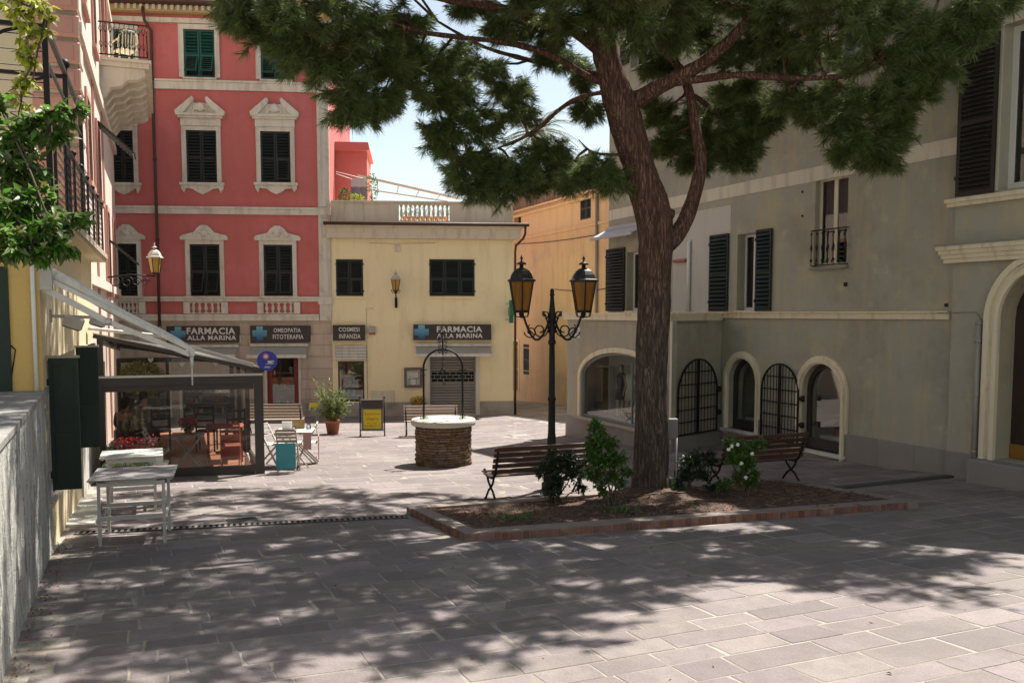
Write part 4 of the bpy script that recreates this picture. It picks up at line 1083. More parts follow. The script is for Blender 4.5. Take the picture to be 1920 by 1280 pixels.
# street name plate
pu, pz = FA.uz(1083, 623, .01)
pl = thing('street_sign', 'small white street name plate on the grey corner beside the lamp post', 'street sign', FA.at(pu, .0, pz))
mb = MB(FA.M); mb.box(pu-.13, pu+.13, -.02, 0, pz-.14, pz+.14); mb.build('plate', m_white, pl)
mb = MB(FA.M)
for k, (l_, z_) in enumerate(((.16, .06), (.20, .0), (.12, -.06))):
    x = -l_/2
    while x < l_/2: w_ = U(.008, .02); mb.box(pu+x, pu+x+w_, -.023, -.02, pz+z_-.012, pz+z_+.012); x += w_+.008
mb.build('worn_lettering', m_sign, pl)

# ---------------------------------------------------------------- orange house down the alley
orl = ORW
uo0, uo1 = ORW.uz(950, 600)[0] - 2, ORW.uz(1160, 600)[0] + 3
zor = ORW.uz(1060, 371)[1]
ora = thing('orange_house', 'weathered orange house with patched plaster standing down the alley', 'building', T(ORW.w(uo0, 0, ORW.g(uo0))) @ RZ(ORW.a))
ws = [ORW.box(1088, 368, 1108, 411), ORW.box(964, 405, 977, 426), ORW.box(981, 645, 992, 702), ORW.box(961, 640, 972, 732)]
mb = MB(ORW.M); mb.prism(rect(uo0, uo1, -3.2, zor), 0, .3, [rect(*w) for w in ws]); mb.build('wall', m_orange, ora)
body(ORW, uo0, uo1, -3.2, zor, .3, 9, m_orange, ora)
for w in ws: mb = MB(ORW.M); mb.box(w[0], w[1], .24, .28, w[2], w[3]); mb.build('dark_pane', m_dark, ora)
a0, a1, z0, z1 = ws[0]; c_ = (a0+a1)/2
shutter(ORW, a0, c_-.01, z0, z1, -.05, m_shut, ora, 14); shutter(ORW, c_+.01, a1, z0, z1, -.05, m_shut, ora, 14)
a0, a1, z0, z1 = ws[2]; shutter(ORW, a0, a1, z0, z1, -.05, m_shut, ora, 12)
a0, a1, z0, z1 = ws[3]; mb = MB(ORW.M); mb.box(a0-.12, a0, -.04, 0, z0, z1+.12); mb.box(a1, a1+.12, -.04, 0, z0, z1+.12); mb.box(a0, a1, -.04, 0, z1, z1+.12); mb.build('door_surround', m_gtrim, ora)
mb = MB(ORW.M); mb.box(uo0, uo1, -.12, 0, zor-.32, zor-.2); mb.box(uo0, uo1, -.2, 0, zor-.08, zor); mb.box(uo0, uo1, -.06, 0, ORW.uz(1080, 430)[1], ORW.uz(1080, 424)[1]); mb.build('cornice', m_orange, ora)
for ya, yb in ((600, 603), (655, 657), (700, 702)):
    mb = MB(ORW.M); zc = ORW.uz(1020, ya)[1]; mb.box(uo0, uo1, -.015, 0, zc-.02, zc+.02); mb.build('plaster_line', m_orange, ora)
mb = MB(ORW.M); u, z = ORW.uz(1122, 400); mb.tube([(u, -.08, zor-.2), (u, -.08, -2.5)], .06, 8)
mb.build('downpipe', mat('grey_zinc_pipe', (.28,.25,.21), .6), ora)
mb = MB(ORW.M)
for (x0, y0), (x1, y1) in (((964, 458), (1140, 437)), ((1040, 542), (1138, 541))):
    a, b = ORW.uz(x0, y0), ORW.uz(x1, y1); n_ = 8
    mb.tube([(a[0]+(b[0]-a[0])*i/n_, -.04, a[1]+(b[1]-a[1])*i/n_ - .08*math.sin(math.pi*i/n_)) for i in range(n_+1)], .016, 5)
mb.build('cable', m_black, ora)
# roof fence of upright slats
m_rust = mat('rusty_slat', (.19,.12,.09), .8, .3, 4, .2, 40, rand=.35)
rf = thing('roof_fence', 'fence of upright rusty brown slats along the roof edge of the orange house', 'fence', ORW.at(uo0, 0, zor))
mb = MB(ORW.M); mb.box(uo0, uo1, .02, .05, zor+.1, zor+.16); mb.box(uo0, uo1, .02, .05, zor+.72, zor+.78); mb.build('rail', m_rust, rf)
sm = MB().box(-.055, .055, -.02, .02, 0, .86).mesh('slat', m_rust, Matrix())
u = uo0 + .1
while u < uo1: inst('slat', sm, rf, ORW.at(u, U(-.005, .01), zor+.01+U(0, .02)) @ RY(U(-.03, .03))); u += .185

# ---------------------------------------------------------------- pink palazzo on the left
m_pale = mat('pale_pink_stucco', (.66,.52,.43), .88, .06, .6, .12, 45, streak=((.55,.41,.33), .35, 3), stain=((.60,.36,.30), .6, .6, .75, .4))
m_quoin = mat('pink_rusticated_render', (.50,.26,.205), .88, .06, 1, .12, 45, stain=((.42,.24,.19), 1.2, .5, .7, .5), rand=.08)
m_cream = mat('cream_stucco', (.58,.49,.34), .88, .06, .8, .12, 45)
lp1 = 14.4
pnk = thing('pink_palazzo', 'pale pink palazzo with rusticated pink corner blocks and a corbelled balcony, far left', 'building', T(LP.w(0, 0, LP.g(0))) @ RZ(LP.a))
def lbox(*b): return LP.box(*b)
LW = [(196, 0, 203, 100), (194, 130, 211, 240), (203, 368, 214, 462), (208, 470, 216, 540)]
lh = []
for i, b in enumerate(LW):
    q = list(lbox(*b)); q[0], q[1] = min(q[0], q[1]), max(q[0], q[1]); lh.append(q)
LWs = [(1.6, 2.6, 5.2, 6.9), (4.9, 5.9, 5.2, 6.9), (4.9, 5.9, 8.9, 10.6), (1.6, 2.6, 8.9, 10.6), (8.4, 9.4, 3.0, 5.2), (11.8, 12.8, 3.0, 5.2), (8.4, 9.4, 9.6, 11.4)]
mb = MB(LP.M); mb.prism(rect(0, lp1, -2.2, 14.5), 0, .35, [rect(*q) for q in LWs]); mb.build('wall', m_pale, pnk)
mb = MB(LF.M); mb.prism(rect(0, 9.0, -1.5, 14.5), 0, .35); mb.build('front_wall', m_cream, pnk)
mb = MB(LP.M); mb.box(.35, lp1, 6, 6.3, -2.2, 14.5); mb.box(lp1-.3, lp1, .35, 6, -2.2, 14.5); mb.box(.35, lp1-.3, .35, 6, 14.1, 14.4); mb.build('side_wall', m_pale, pnk)
for q in LWs:
    mb = MB(LP.M); mb.box(q[0], q[1], .28, .33, q[2], q[3]); mb.build('dark_pane', m_dark, pnk)
    mb = MB(LP.M); w = .14; mb.box(q[0]-w, q[0], -.05, 0, q[2]-.1, q[3]+w); mb.box(q[1], q[1]+w, -.05, 0, q[2]-.1, q[3]+w); mb.box(q[0], q[1], -.05, 0, q[3], q[3]+w); mb.box(q[0]-w-.05, q[1]+w+.05, -.1, 0, q[2]-.2, q[2]-.1); mb.build('window_surround', m_quoin, pnk)
    c_ = (q[0]+q[1])/2
    for a, b in ((q[0], c_-.01), (c_+.01, q[1])): shutter(LP, a, b, q[2], q[3], -.06, m_shutd, pnk, 12)
mb = MB(LP.M)
for zc in (2.9, 7.7, 11.9): mb.box(-.02, lp1, -.10, 0, zc, zc+.22)
mb.build('string_course', m_pale, pnk)
for u in (.1, 3.7, 7.3):
    mb = MB(LP.M); mb.box(u+.02, u+.1, -.03, 0, -1.5, 7.7); mb.box(u+.42, u+.5, -.03, 0, -1.5, 7.7); mb.build('pilaster_strip', m_quoin, pnk)
# rusticated corner blocks on the front
z = 3.1; i = 0
while z < 12:
    h_ = .50
    mb = MB(LF.M); mb.cham(9-.80, 9.03, -.06, .0, z, z+h_-.07, .035)
    mb.box(9-.70, 9-.06, -.075, -.06, z+.08, z+h_-.15); mb.build('rusticated_block', m_quoin, pnk)
    mb = MB(LP.M); mb.cham(-.05, .62, -.06, .0, z, z+h_-.07, .035); mb.build('corner_block', m_pale, pnk)
    z += h_
# projecting awning-shutters (hinged flaps) on the side wall
for u, z, l in ((5.4, 7.0, 1.1), (9.0, 4.4, 1.0)):
    M_ = LP.at(u, .05, z) @ RX(R(-48)); mb = MB(M_); w = .48
    mb.box(-w, -w+.05, -.02, .02, -l, 0); mb.box(w-.05, w, -.02, .02, -l, 0); mb.box(-w+.05, w-.05, -.02, .02, -.05, 0); mb.box(-w+.05, w-.05, -.02, .02, -l, -l+.05)
    for k in range(10): mb.obox((0, 0, -.08 - (l-.15)*(k+.5)/10), (w-.05, .004, .05), RX(R(-38)))
    mb.build('propped_shutter', m_shutd, pnk)
# balcony with corbels
bu0 = 7.6; bu1 = 14.2; bz = 9.0; bn = 1.25
bal = MB(LP.M)
bal.box(bu0, bu1, -bn, 0, bz, bz+.14); bal.box(bu0-.05, bu1, -bn-.06, 0, bz+.14, bz+.22); bal.build('balcony_slab', m_corn, pnk)
u = bu0 + .05
while u < bu1:
    mb = MB(LP.M @ T((u, 0, 0)) @ RZ(R(-90)))        # profile in (outward, z)
    pr = [(0, bz-.004), (bn-.12, bz-.004), (bn-.10, bz-.18), (bn-.28, bz-.30), (bn*.55, bz-.34), (bn*.42, bz-.50), (bn*.22, bz-.56), (.10, bz-.80), (0, bz-.86)]
    mb.prism(pr[::-1], 0, .34); mb.build('corbel', m_corn, pnk); u += .98
mb = MB(LP.M)
for n_, zz_ in ((bn-.04, bz+1.15), (bn-.04, bz+.30)):
    mb.bar((bu0+.02, -n_, zz_), (bu1, -n_, zz_), .03, .035); mb.bar((bu0+.02, -n_, zz_), (bu0+.02, 0, zz_), .03, .035)
br = mb.build('balcony_rail', m_black, pnk)
h_ = .85
bmb = MB(); bmb.tube([(0,0,0),(0,0,h_)], .010, 5)
for zz_ in (.2, .6): 
    bmb.sphere((0,0,zz_), .028, 6, 4); bmb.tube([(.045*math.cos(t), .0, zz_+.08+.07*math.sin(t)) for t in [k*math.pi/4 for k in range(8)]], .008, 4, close=True)
bme = bmb.mesh('baluster', m_black, Matrix())
for k in range(10): inst('baluster', bme, br, LP.at(bu0+.02, .02+(bn-.06)*(k+.3)/10, bz+.30) @ RZ(R(90)))
k = 0; u = bu0+.1
while u < bu1: inst('baluster', bme, br, LP.at(u, bn-.04, bz+.30)); u += .13
mb = MB(LP.M); mb.box(9.6, 10.9, -.04, 0, bz+.22, bz+2.9); mb.build('balcony_door', mat('orange_brown_blind', (.36,.15,.06), .7), pnk)
mb = MB(LP.M); mb.box(9.45, 9.6, -.09, 0, bz+.22, bz+3.0); mb.box(10.9, 11.05, -.09, 0, bz+.22, bz+3.0); mb.build('window_surround', m_quoin, pnk)
# plastic chair on the balcony
m_plas = mat('cream_plastic', (.72,.66,.48), .45, .04, 2, 0)
def plastic_chair(wm, label):
    t = thing('plastic_chair', label, 'chair', wm)
    mb = MB(wm); mb.cham(-.24, .24, -.24, .22, .41, .45, .015); mb.build('seat', m_plas, t)
    mb = MB(wm)
    arc = [(-.26,.20,.45),(-.27,.24,.68),(-.22,.27,.86),(-.1,.29,.93),(.1,.29,.93),(.22,.27,.86),(.27,.24,.68),(.26,.20,.45)]
    mb.tube(arc, .022, 6)
    for k in range(5): x = -.16+.08*k; mb.bar((x,.22,.44), (x,.29,.92), .035, .012)
    mb.build('backrest', m_plas, t)
    for s_ in (-1, 1):
        mb = MB(wm); mb.tube([(s_*.27,.24,.68),(s_*.29,.05,.66),(s_*.28,-.22,.64),(s_*.27,-.25,.55),(s_*.26,-.25,.40)], .022, 6); mb.build('armrest', m_plas, t)
        for y in (-.24, .20):
            mb = MB(wm); mb.bar((s_*.22, y, .42), (s_*.27, y*1.15, 0), .045, .03); mb.build('leg', m_plas, t)
plastic_chair(LP.at(8.5, .62, bz+.22) @ RZ(R(115)), 'cream plastic armchair standing on the corbelled balcony at top left')
# ---------------------------------------------------------------- rough parapet wall in the left foreground
m_rough = mat('rough_cast_render', (.58,.56,.50), .95, .12, 1.5, 1.0, 45, streak=((.12,.12,.112), .9, 16), stain=[((.22,.21,.19), .9, .45, .7, .6), ((.55,.54,.50), 3, .5, .7, .5)], fine=.25)  # dark vertical streaks paint leaf shadows along with the rough texture
CWL = (CWb - CWa).xy.length
CWall = Wall(CWa[:2], (CWb-CWa)[:2])                 # right of this frame = away from the camera
zc1 = CWall.uz(90, 722)[1]; zc0 = CWall.uz(0, 824)[1]; uz0 = CWall.uz(0, 824)[0]
sl_ = (zc1-zc0)/(CWL-uz0)
nx, nz_ = 120, 60
def rough_wall():
    mb = MB(CWall.M); u0, u1 = -4.5, CWL
    vv = []; fs = []
    for j in range(nz_+1):
        for i in range(nx+1):
            u = u0 + (u1-u0)*i/nx; zt = zc1 + sl_*(u-CWL) - .03; zb = CWall.g(u)-.15; z = zb + (zt-zb)*j/nz_
            d = noise.noise(V((u*9, z*4, 0)))*.012 + noise.noise(V((u*30, z*22, 3)))*.009 + noise.noise(V((u*2.1, 0, z*.3)))*.012
            vv.append((u, -d, z))
    for j in range(nz_):
        for i in range(nx): a = j*(nx+1)+i; fs.append((a, a+1, a+nx+2, a+nx+1))
    mb.add(vv, fs, True)
    e = [(u1, 0, CWall.g(u1)-.15), (u1, .8, CWall.g(u1)-.15), (u1, .8, zc1-.03), (u1, 0, zc1-.03)]
    mb.add(e, [(0,1,2,3)]); return mb
pw = thing('parapet_wall', 'rough grey rendered parapet wall with leaf-shadow streaks painted into its colour, bottom left foreground', 'wall', CWall.at(0, 0, CWall.g(0)))
rough_wall().build('wall_face', m_rough, pw)
mb = MB(CWall.M)
for k in range(9):
    ua_, ub_ = -4.5+(CWL+4.5)*k/9+.004, -4.5+(CWL+4.5)*(k+1)/9-.004
    z0, z1 = zc1+sl_*(ua_-CWL), zc1+sl_*(ub_-CWL)
    mb = MB(CWall.M); y0, y1 = -.025, 1.3
    mb.add([(ua_,y0,z0-.05),(ub_,y0,z1-.05),(ub_,y1,z1-.05),(ua_,y1,z0-.05),(ua_,y0,z0),(ub_,y0,z1),(ub_,y1,z1),(ua_,y1,z0)], [(0,3,2,1),(4,5,6,7),(0,1,5,4),(1,2,6,5),(2,3,7,6),(3,0,4,7)])
    mb.build('coping_slab', mat('coping_stone', (.24,.225,.20), .9, .12, 2, .3, 30, stain=((.36,.34,.31), 2, .5, .7)), pw)

# ---------------------------------------------------------------- yellow annex with terrace on the left
m_annex = mat('annex_yellow_stucco', (.66,.54,.33), .88, .07, .8, .15, 45, streak=((.52,.44,.33), .35, 4), stain=((.66,.60,.50), .9, .56, .72, .6))
m_annexf = mat('golden_stucco', (.58,.40,.14), .88, .08, 1, .15, 45, stain=((.36,.27,.14), .9, .5, .7, .6))
zA = AN.uz(208, 492, .25)[1]
ann = thing('yellow_annex', 'one-storey yellow annex with a vine-grown terrace on top, at the left edge', 'building', T(AN.w(0, 0, AN.g(0))) @ RZ(AN.a))
wy0, wy1 = AN.uz(100, 700)[0], AN.uz(146, 700)[0]
dz0, dz1 = AN.uz(150, 850)[1], AN.uz(150, 612)[1]
OPN = (.50, 3.98, .14, 1.75)                        # wide window between the two dark leaves
mb = MB(AN.M); mb.prism(rect(0, ANL, -1.4, zA-.12), 0, .3, [rect(*OPN), rect(5.0, 5.9, AN.g(5)+.02, 1.75)]); mb.build('wall', m_annex, ann)
mb = MB(AF.M); mb.prism(rect(0, 5.012, -.8, zA-.12), -.025, -.002); mb.build('front_wall', m_annexf, ann)
mb = MB(AN.M); mb.box(.31, ANL, 4.7, 5, -1.4, zA-.12); mb.box(.4, ANL-.1, 2, 2.1, -1.4, zA-.14); mb.build('inner_wall', m_dark, ann)
mb = MB(AN.M); mb.box(-.25, ANL+.0, -.26, 5, zA-.12, zA+.02); mb.build('terrace_slab', m_annex, ann)
mb = MB(AN.M); mb.box(-.28, ANL+.02, -.30, -.26, zA-.06, zA+.03); mb.build('slab_edge', mat('pinkish_stone_edge', (.42,.32,.25), .8), ann)
for u0, u1 in (): pass
mb = MB(AN.M); mb.box(OPN[0], OPN[1], .15, .2, OPN[2], OPN[3]); mb.build('dark_glazing', glassmat('dark_glazing', (.1,.1,.1), .15), ann)
mb = MB(AN.M)
for u in (OPN[0]+.03, (OPN[0]+OPN[1])/2, OPN[1]-.03): mb.box(u-.03, u+.03, .12, .15, OPN[2]+.05, OPN[3]-.05)
mb.box(OPN[0], OPN[1], .12, .15, OPN[3]-.05, OPN[3]); mb.box(OPN[0], OPN[1], .12, .15, OPN[2], OPN[2]+.05); mb.build('window_frame', m_white, ann)
mb = MB(AN.M); mb.box(OPN[0]-.1, OPN[1]+.1, -.05, .15, OPN[2]-.06, OPN[2]); mb.build('sill', m_plinth, ann)
mb = MB(AN.M); mb.box(.05, ANL, -.035, 0, -1.4, AN.uz(185, 880)[1]); mb.box(OPN[1]+.5, ANL, -.03, 0, AN.uz(185,880)[1], 1.75); mb.build('worn_dado', mat('worn_white_render', (.50,.48,.43), .9, .1, 2, .6, 40, stain=((.25,.24,.22), 1.5, .5, .65)), ann)
# two solid dark leaves, standing out from the wall
m_leaf = mat('bottle_green_door', (.010,.024,.017), .6, .15, 2, .08, 50)
for u, w_ in ((.45, .335), (4.10, .325)):
    mb = MB(AN.M); mb.box(u-.05, u, -w_, -.02, .22, 1.78); mb.box(u-.062, u-.05, -w_+.05, -.07, .32, .90); mb.box(u-.062, u-.05, -w_+.05, -.07, 1.02, 1.68)
    lf = mb.build('door_leaf', m_leaf, ann)
    mb = MB(AN.M); mb.box(u-.07, u+.02, -w_-.02, 0, 1.782, 1.81); mb.build('weather_cap', mat('worn_cap_wood', (.35,.31,.26), .8), lf)
    mb = MB(AN.M)
    for z in (.4, 1.5): mb.bar((u-.025, -.02, z), (u-.025, .02, z), .05, .08)
    mb.bar((u+.01, -w_+.05, .65), (u+.01, -w_+.05, .85), .02, .03); mb.build('ironwork', m_black, lf)
# front face: dark door at far left + white corner post, cables
mb = MB(AF.M); z1 = AF.uz(10, 500)[1]; mb.box(3.4, AF.uz(19, 600)[0], -.05, 0, 1.2, z1); mb.build('front_shutter', m_leaf, ann)
mb = MB(AF.M); mb.tube([(4.95, -.055, zA-.2), (4.95, -.055, 1.3)], .025, 6); mb.build('corner_conduit', m_white, ann)
mb = MB(AF.M); mb.tube([(4.3, -.02, zA-.2), (4.33, -.03, 2.4), (4.75, -.03, 1.9), (4.7, -.03, 1.6)], .008, 5); mb.build('cable', m_black, ann)
# floodlights
fl = thing('floodlight', 'grey twin floodlight bracket fixed to the yellow annex above the dark leaves', 'floodlight', AN.at(.9, .1, 2.0))
mb = MB(AN.M); zf = AN.uz(110, 592)[1]; uf = 1.0
mb.bar((uf, 0, zf), (uf, -.55, zf-.02), .04, .04); mb.box(uf-.06, uf+.06, -.02, 0, zf-.08, zf+.08); mb.build('bracket', m_steel, fl)
mb = MB(AN.M @ T((uf, -.25, zf-.07)) @ RX(R(20))); mb.cham(-.10, .10, -.12, .10, -.09, .07, .02); mb.build('lamp_housing', m_steel, fl)
mb = MB(AN.M @ T((uf+.1, -.52, zf-.06)) @ RX(R(20))); mb.cham(-.09, .09, -.10, .08, -.07, .07, .02); mb.build('lamp_housing', m_steel, fl)
mb = MB(AN.M @ T((uf+.1, -.52, zf-.06)) @ RX(R(20))); mb.box(-.07, .07, -.104, -.10, -.05, .05); mb.build('lens', m_white, fl)
# retracted awning sloping out from the annex
ax0 = AN.uz(80, 517, .1); aw0u = .06; awl = .32; pz_top = AN.uz(84, 516, .08)[1]; pr_ = 1.5; pz_bot = pz_top - .86
awn = thing('wall_awning', 'furled white awning on sloping folded arms fixed to the yellow annex, left', 'awning', AN.at(aw0u, .05, pz_top))
mb = MB(AN.M)
mb.tube([(aw0u+.10, -.10 - (pr_-.04)*t, pz_top + .02 - .86*t + .015*math.sin(t*9)) for t in [k/16 for k in range(17)]], [.085-.045*k/16 for k in range(17)], 10); mb.build('furled_canvas', m_whitem, awn)
mb = MB(AN.M); mb.tube([(aw0u-.02, -.08, pz_top+.02), (aw0u+awl, -.08, pz_top+.02)], .075, 10); mb.build('roller', m_whitem, awn)
mb = MB(AN.M); mb.bar((aw0u-.02, -.1-pr_, pz_bot-.02), (aw0u+awl, -.1-pr_, pz_bot-.02), .07, .09); mb.build('front_bar', m_alu, awn)
for u in (aw0u,):
    mb = MB(AN.M); e = V((u, -.62-.08, pz_top-.52)); mb.bar((u, -.02, pz_top-.12), e, .05, .07); mb.bar(e, (u, -.08-pr_, pz_bot-.05), .04, .06); mb.lathe([(.045,-.04),(.045,.04)], 8, e); mb.build('folding_arm', m_alu, awn)
    mb = MB(AN.M); mb.bar((u, -.06, pz_top-.02), (u, -.1-pr_, pz_bot+.01), .035, .05); mb.build('side_rail', m_whitem, awn)
mb = MB(AN.M); mb.box(aw0u-.08, aw0u+.02, -.14, 0, pz_top-.16, pz_top+.1); mb.build('wall_bracket', m_steel, awn)
mb = MB(AN.M); mb.tube([(aw0u+.02, -.1-pr_, pz_bot-.05), (aw0u+.02, -.1-pr_, pz_bot-.2)], .022, 6); mb.tube([(aw0u+.02, -.1-pr_, pz_bot-.2), (aw0u+.0, -.1-pr_, pz_bot-.42)], .01, 5); mb.build('winding_eye', m_whitem, awn)
# terrace railing with pierced black panel, pergola of wires
rl = thing('terrace_railing', 'black pierced metal railing along the terrace edge behind the vines', 'railing', AN.at(0, .2, zA))
mb = MB(AN.M); rh = .95
for z in (zA+.10, zA+rh): mb.bar((0, -.22, z), (ANL, -.22, z), .035, .04)
mb.build('rail', m_black, rl)
k = 0
for i in range(8):
    u = ANL*i/7; mb = MB(AN.M); mb.bar((u, -.22, zA+.02), (u, -.22, zA+rh+.05), .035, .035, (0,1,0)); mb.sphere((u, -.22, zA+rh+.09), .04, 8, 5); mb.build('post', m_black, rl)
mb = MB(AN.M)
for j in range(8):
    for i in range(int(ANL/.1)):
        u = i*.1; z = zA+.14+j*.1
        mb.add([(u+.01, -.222, z), (u+.05, -.222, z+.035), (u+.09, -.222, z), (u+.05, -.222, z+.10)], [(0,1,2,3)])
        mb.add([(u, -.218, z+.05), (u+.1, -.218, z+.05), (u+.1, -.218, z+.068), (u, -.218, z+.068)], [(0,1,2,3)])
mb.build('mesh_panel', m_black, rl, kind='stuff')
pgd = .0
pg = thing('pergola', 'black iron pergola with strained wires over the terrace, top left', 'pergola', AN.at(.1, .1, zA))
ph = 2.15
for u, y in ((.12, -.15), (2.4, -.15), (4.8, -.15), (.12, 2.6), (2.4, 2.6)):
    mb = MB(AN.M); mb.bar((u, y, zA+.02), (u, y, zA+ph), .06, .06, (0,1,0)); mb.sphere((u, y, zA+ph+.07), .07, 8, 5); mb.build('post', m_black, pg)
for y in (-.15, 2.6):
    mb = MB(AN.M); mb.bar((.12, y, zA+ph-.06), (4.8, y, zA+ph-.06), .05, .06); mb.bar((.12, y, zA+ph-.45), (4.8, y, zA+ph-.45), .03, .04); mb.build('beam', m_black, pg)
for u in (.12, 2.4):
    mb = MB(AN.M); mb.bar((u, -.15, zA+ph-.1), (u, 2.6, zA+ph-.1), .05, .05)
    mb.tube([(u, -.15+1.0*math.sin(t), zA+ph-1.1+1.0*math.cos(t)) for t in [math.pi/2*k/8 for k in range(9)]][::-1], .02, 6)
    mb.build('cross_beam', m_black, pg)
for k in range(10):
    mb = MB(AN.M); z = zA+ph-.2-.17*k; mb.tube([(.12, -.15, z), (.12, 2.6, z)], .006, 4); mb.build('wire', m_black, pg)
# white ramp board
c = [G(122, 988), G(178, 986), G(192, 937), G(150, 935)]
mb = MB(); mb.add([p + V((0,0,.03)) for p in c] + [p + V((0,0,-.02)) for p in c], [(0,1,2,3), (4,5,1,0), (5,6,2,1), (6,7,3,2), (7,4,0,3)]); mb.build('threshold_board', m_whitem, label='pale worn board lying on the paving beside the annex wall', cat='board')

# ---------------------------------------------------------------- café pavilion
c0, c1 = G(196, 898), G(490, 887)
CF = Wall((c0.x, c0.y), (c1-c0)[:2]); CWd_ = (c1-c0).xy.length
dpt = 7.2; zb = min(c0.z, c1.z) - .12
sk = 0.0
def cz(px, py): return CF.uz(px, py)[1]
zbeam0, zbeam1 = cz(330, 718), cz(330, 703); zrl, zrr = cz(192, 632), cz(490, 692)
caf = thing('cafe_pavilion', 'glazed café pavilion with dark aluminium frame attached to the pink palazzo', 'pavilion', CF.at(0, 0, zb))
# side direction follows the palazzo, so the rear is shifted left
sd_ = V((-.3593, .9332, 0)); loc = V((sd_.dot(CF.d), -sd_.dot(CF.n), 0))    # local (x, y) of the side direction
def cp(u, t, z): return V((u + loc.x*t, loc.y*t, z))
def zroof(u): return zrl + (zrr-zrl)*u/CWd_
mb = MB(CF.M)
fl_ = [cp(-.1, 0.02, 0), cp(CWd_, .02, 0), cp(CWd_, dpt, 0), cp(-.1, dpt, 0)]
mb.add([p + V((0,0,zb+.12)) for p in fl_] + [p + V((0,0,zb-.3)) for p in fl_], [(0,1,2,3), (4,5,1,0), (5,6,2,1), (6,7,3,2), (7,4,0,3)]); mb.build('deck', mat('red_brown_decking', (.26,.105,.055), .6, .2, 2, .2, 30, stretch=(1,10,1)), caf)
for i, (u, t, w_) in enumerate(((0, 0, .09), (CWd_-.02, 0, .17), (CWd_-.03, 2.4, .09), (CWd_-.03, 4.8, .09), (CWd_-.03, dpt, .1), (0, dpt, .1), (CWd_*.42, dpt, .08))):
    p = cp(u, t, 0); mb = MB(CF.M); mb.box(p.x-w_/2, p.x+w_/2, p.y-.06, p.y+.06, zb, (zroof(max(0,u)) if t == 0 else zbeam1)); mb.build('post', m_dframe, caf)
mb = MB(CF.M); mb.box(-.05, CWd_+.06, -.08, .02, zbeam0-.03, zbeam1); mb.build('front_beam', m_dframe, caf)
mb = MB(CF.M); mb.box(-.05, CWd_+.06, -.10, -.08, zbeam1-.03, zbeam1+.012); mb.build('beam_trim', m_alu, caf)
mb = MB(CF.M); mb.box(.05, CWd_-.11, -.05, .02, zb+.12, zb+.30); mb.build('bottom_rail', m_dframe, caf)
mb = MB(CF.M); mb.box(.05, CWd_-.11, -.03, .0, zbeam0-.14, zbeam0-.03); mb.build('top_rail', m_dframe, caf)
mb = MB(CF.M); mb.box(.05, CWd_-.11, -.015, -.005, zb+.30, zbeam0-.14); mb.build('front_pane', m_cafeglass, caf)
mb = MB(CF.M); mb.prism([(.05, zbeam1), (CWd_-.11, zbeam1), (CWd_-.11, zroof(CWd_)-.06), (.05, zroof(0)-.06)], -.015, -.005); mb.build('gable_pane', m_cafeglass, caf)
def cbar(a, b, w, h, name, mt=m_dframe): mb = MB(CF.M); mb.bar(a, b, w, h); return mb.build(name, mt, caf)
cbar((-.1, -.05, zroof(-.1)), (CWd_+.1, -.05, zroof(CWd_+.1)), .08, .07, 'gable_rafter', m_dframe)
cbar(cp(CWd_, 0, zbeam1-.05), cp(CWd_, dpt, zbeam1-.05), .1, .12, 'side_beam'); cbar(cp(0, 0, zroof(0)-.06), cp(0, dpt, zroof(0)-.46), .1, .1, 'wall_plate')
cbar(cp(0, dpt, zbeam1-.05), cp(CWd_, dpt, zbeam1-.05), .1, .12, 'rear_beam'); cbar(cp(CWd_, 0, zb+.2), cp(CWd_, dpt, zb+.2), .05, .1, 'side_rail')
for t in (0, 2.4, 4.8):
    a, b, c, d = cp(CWd_-.03, t+.08, zb+.25), cp(CWd_-.03, t+2.3, zb+.25), cp(CWd_-.03, t+2.3, zbeam1-.12), cp(CWd_-.03, t+.08, zbeam1-.12)
    mb = MB(CF.M); mb.quad(a, b, c, d); 
    if t: mb.build('side_pane', m_cafeglass, caf)
for t in (1.8, 3.6, 5.4, dpt): cbar(cp(0, t, zroof(0)-.04-.05*t), cp(CWd_, t, zroof(CWd_)-.03-.018*t), .06, .08, 'rafter', m_dframe)
mb = MB(CF.M)
a, b, c, d = cp(-.1, 0.05, zroof(-.1)+.04), cp(CWd_+.1, .05, zroof(CWd_+.1)+.04), cp(CWd_+.1, dpt+.1, zroof(CWd_+.1)-.10), cp(-.1, dpt+.1, zroof(-.1)-.35)
mb.add([a, b, c, d] + [q - V((0,0,.02)) for q in (a, b, c, d)], [(0,1,2,3), (7,6,5,4), (4,5,1,0), (5,6,2,1), (6,7,3,2), (7,4,0,3)])
mb.build('roof_canvas', mat('grey_roof_canvas', (.24,.23,.21), .7, .08, 2, .05, 40, trans=.5), caf)
mb = MB(CF.M); mb.bar((-.1, -.1, zroof(-.1)+.052), (CWd_+.1, -.1, zroof(CWd_+.1)+.052), .02, .02); mb.build('rafter_trim', m_alu, caf)
mb = MB(CF.M); mb.bar((-.15, -.1, zroof(0)+.16), (1.05, -.13, zroof(0)+.02), .35, .05); mb.build('folded_awning_case', m_whitem, caf)
mb = MB(CF.M); mb.bar((1.5, -.08, zroof(1.5)+.16), (CWd_-.1, -.08, zroof(CWd_)+.08), .07, .07); mb.build('awning_arm', m_steel, caf)
for u in (.85, 1.4, 2.0, 2.3): # hanging glass hearts
    mb = MB(CF.M); z = zbeam1 + .16 + (.14 if u < 1.2 else .05)
    mb.tube([(u, .1, zroof(u)-.05), (u, .1, z)], .002, 3); mb.prism([(u, z-.07), (u+.05, z-.01), (u+.04, z+.03), (u, z+.01), (u-.04, z+.03), (u-.05, z-.01)], .095, .105); mb.build('hanging_heart', m_whitem, caf)
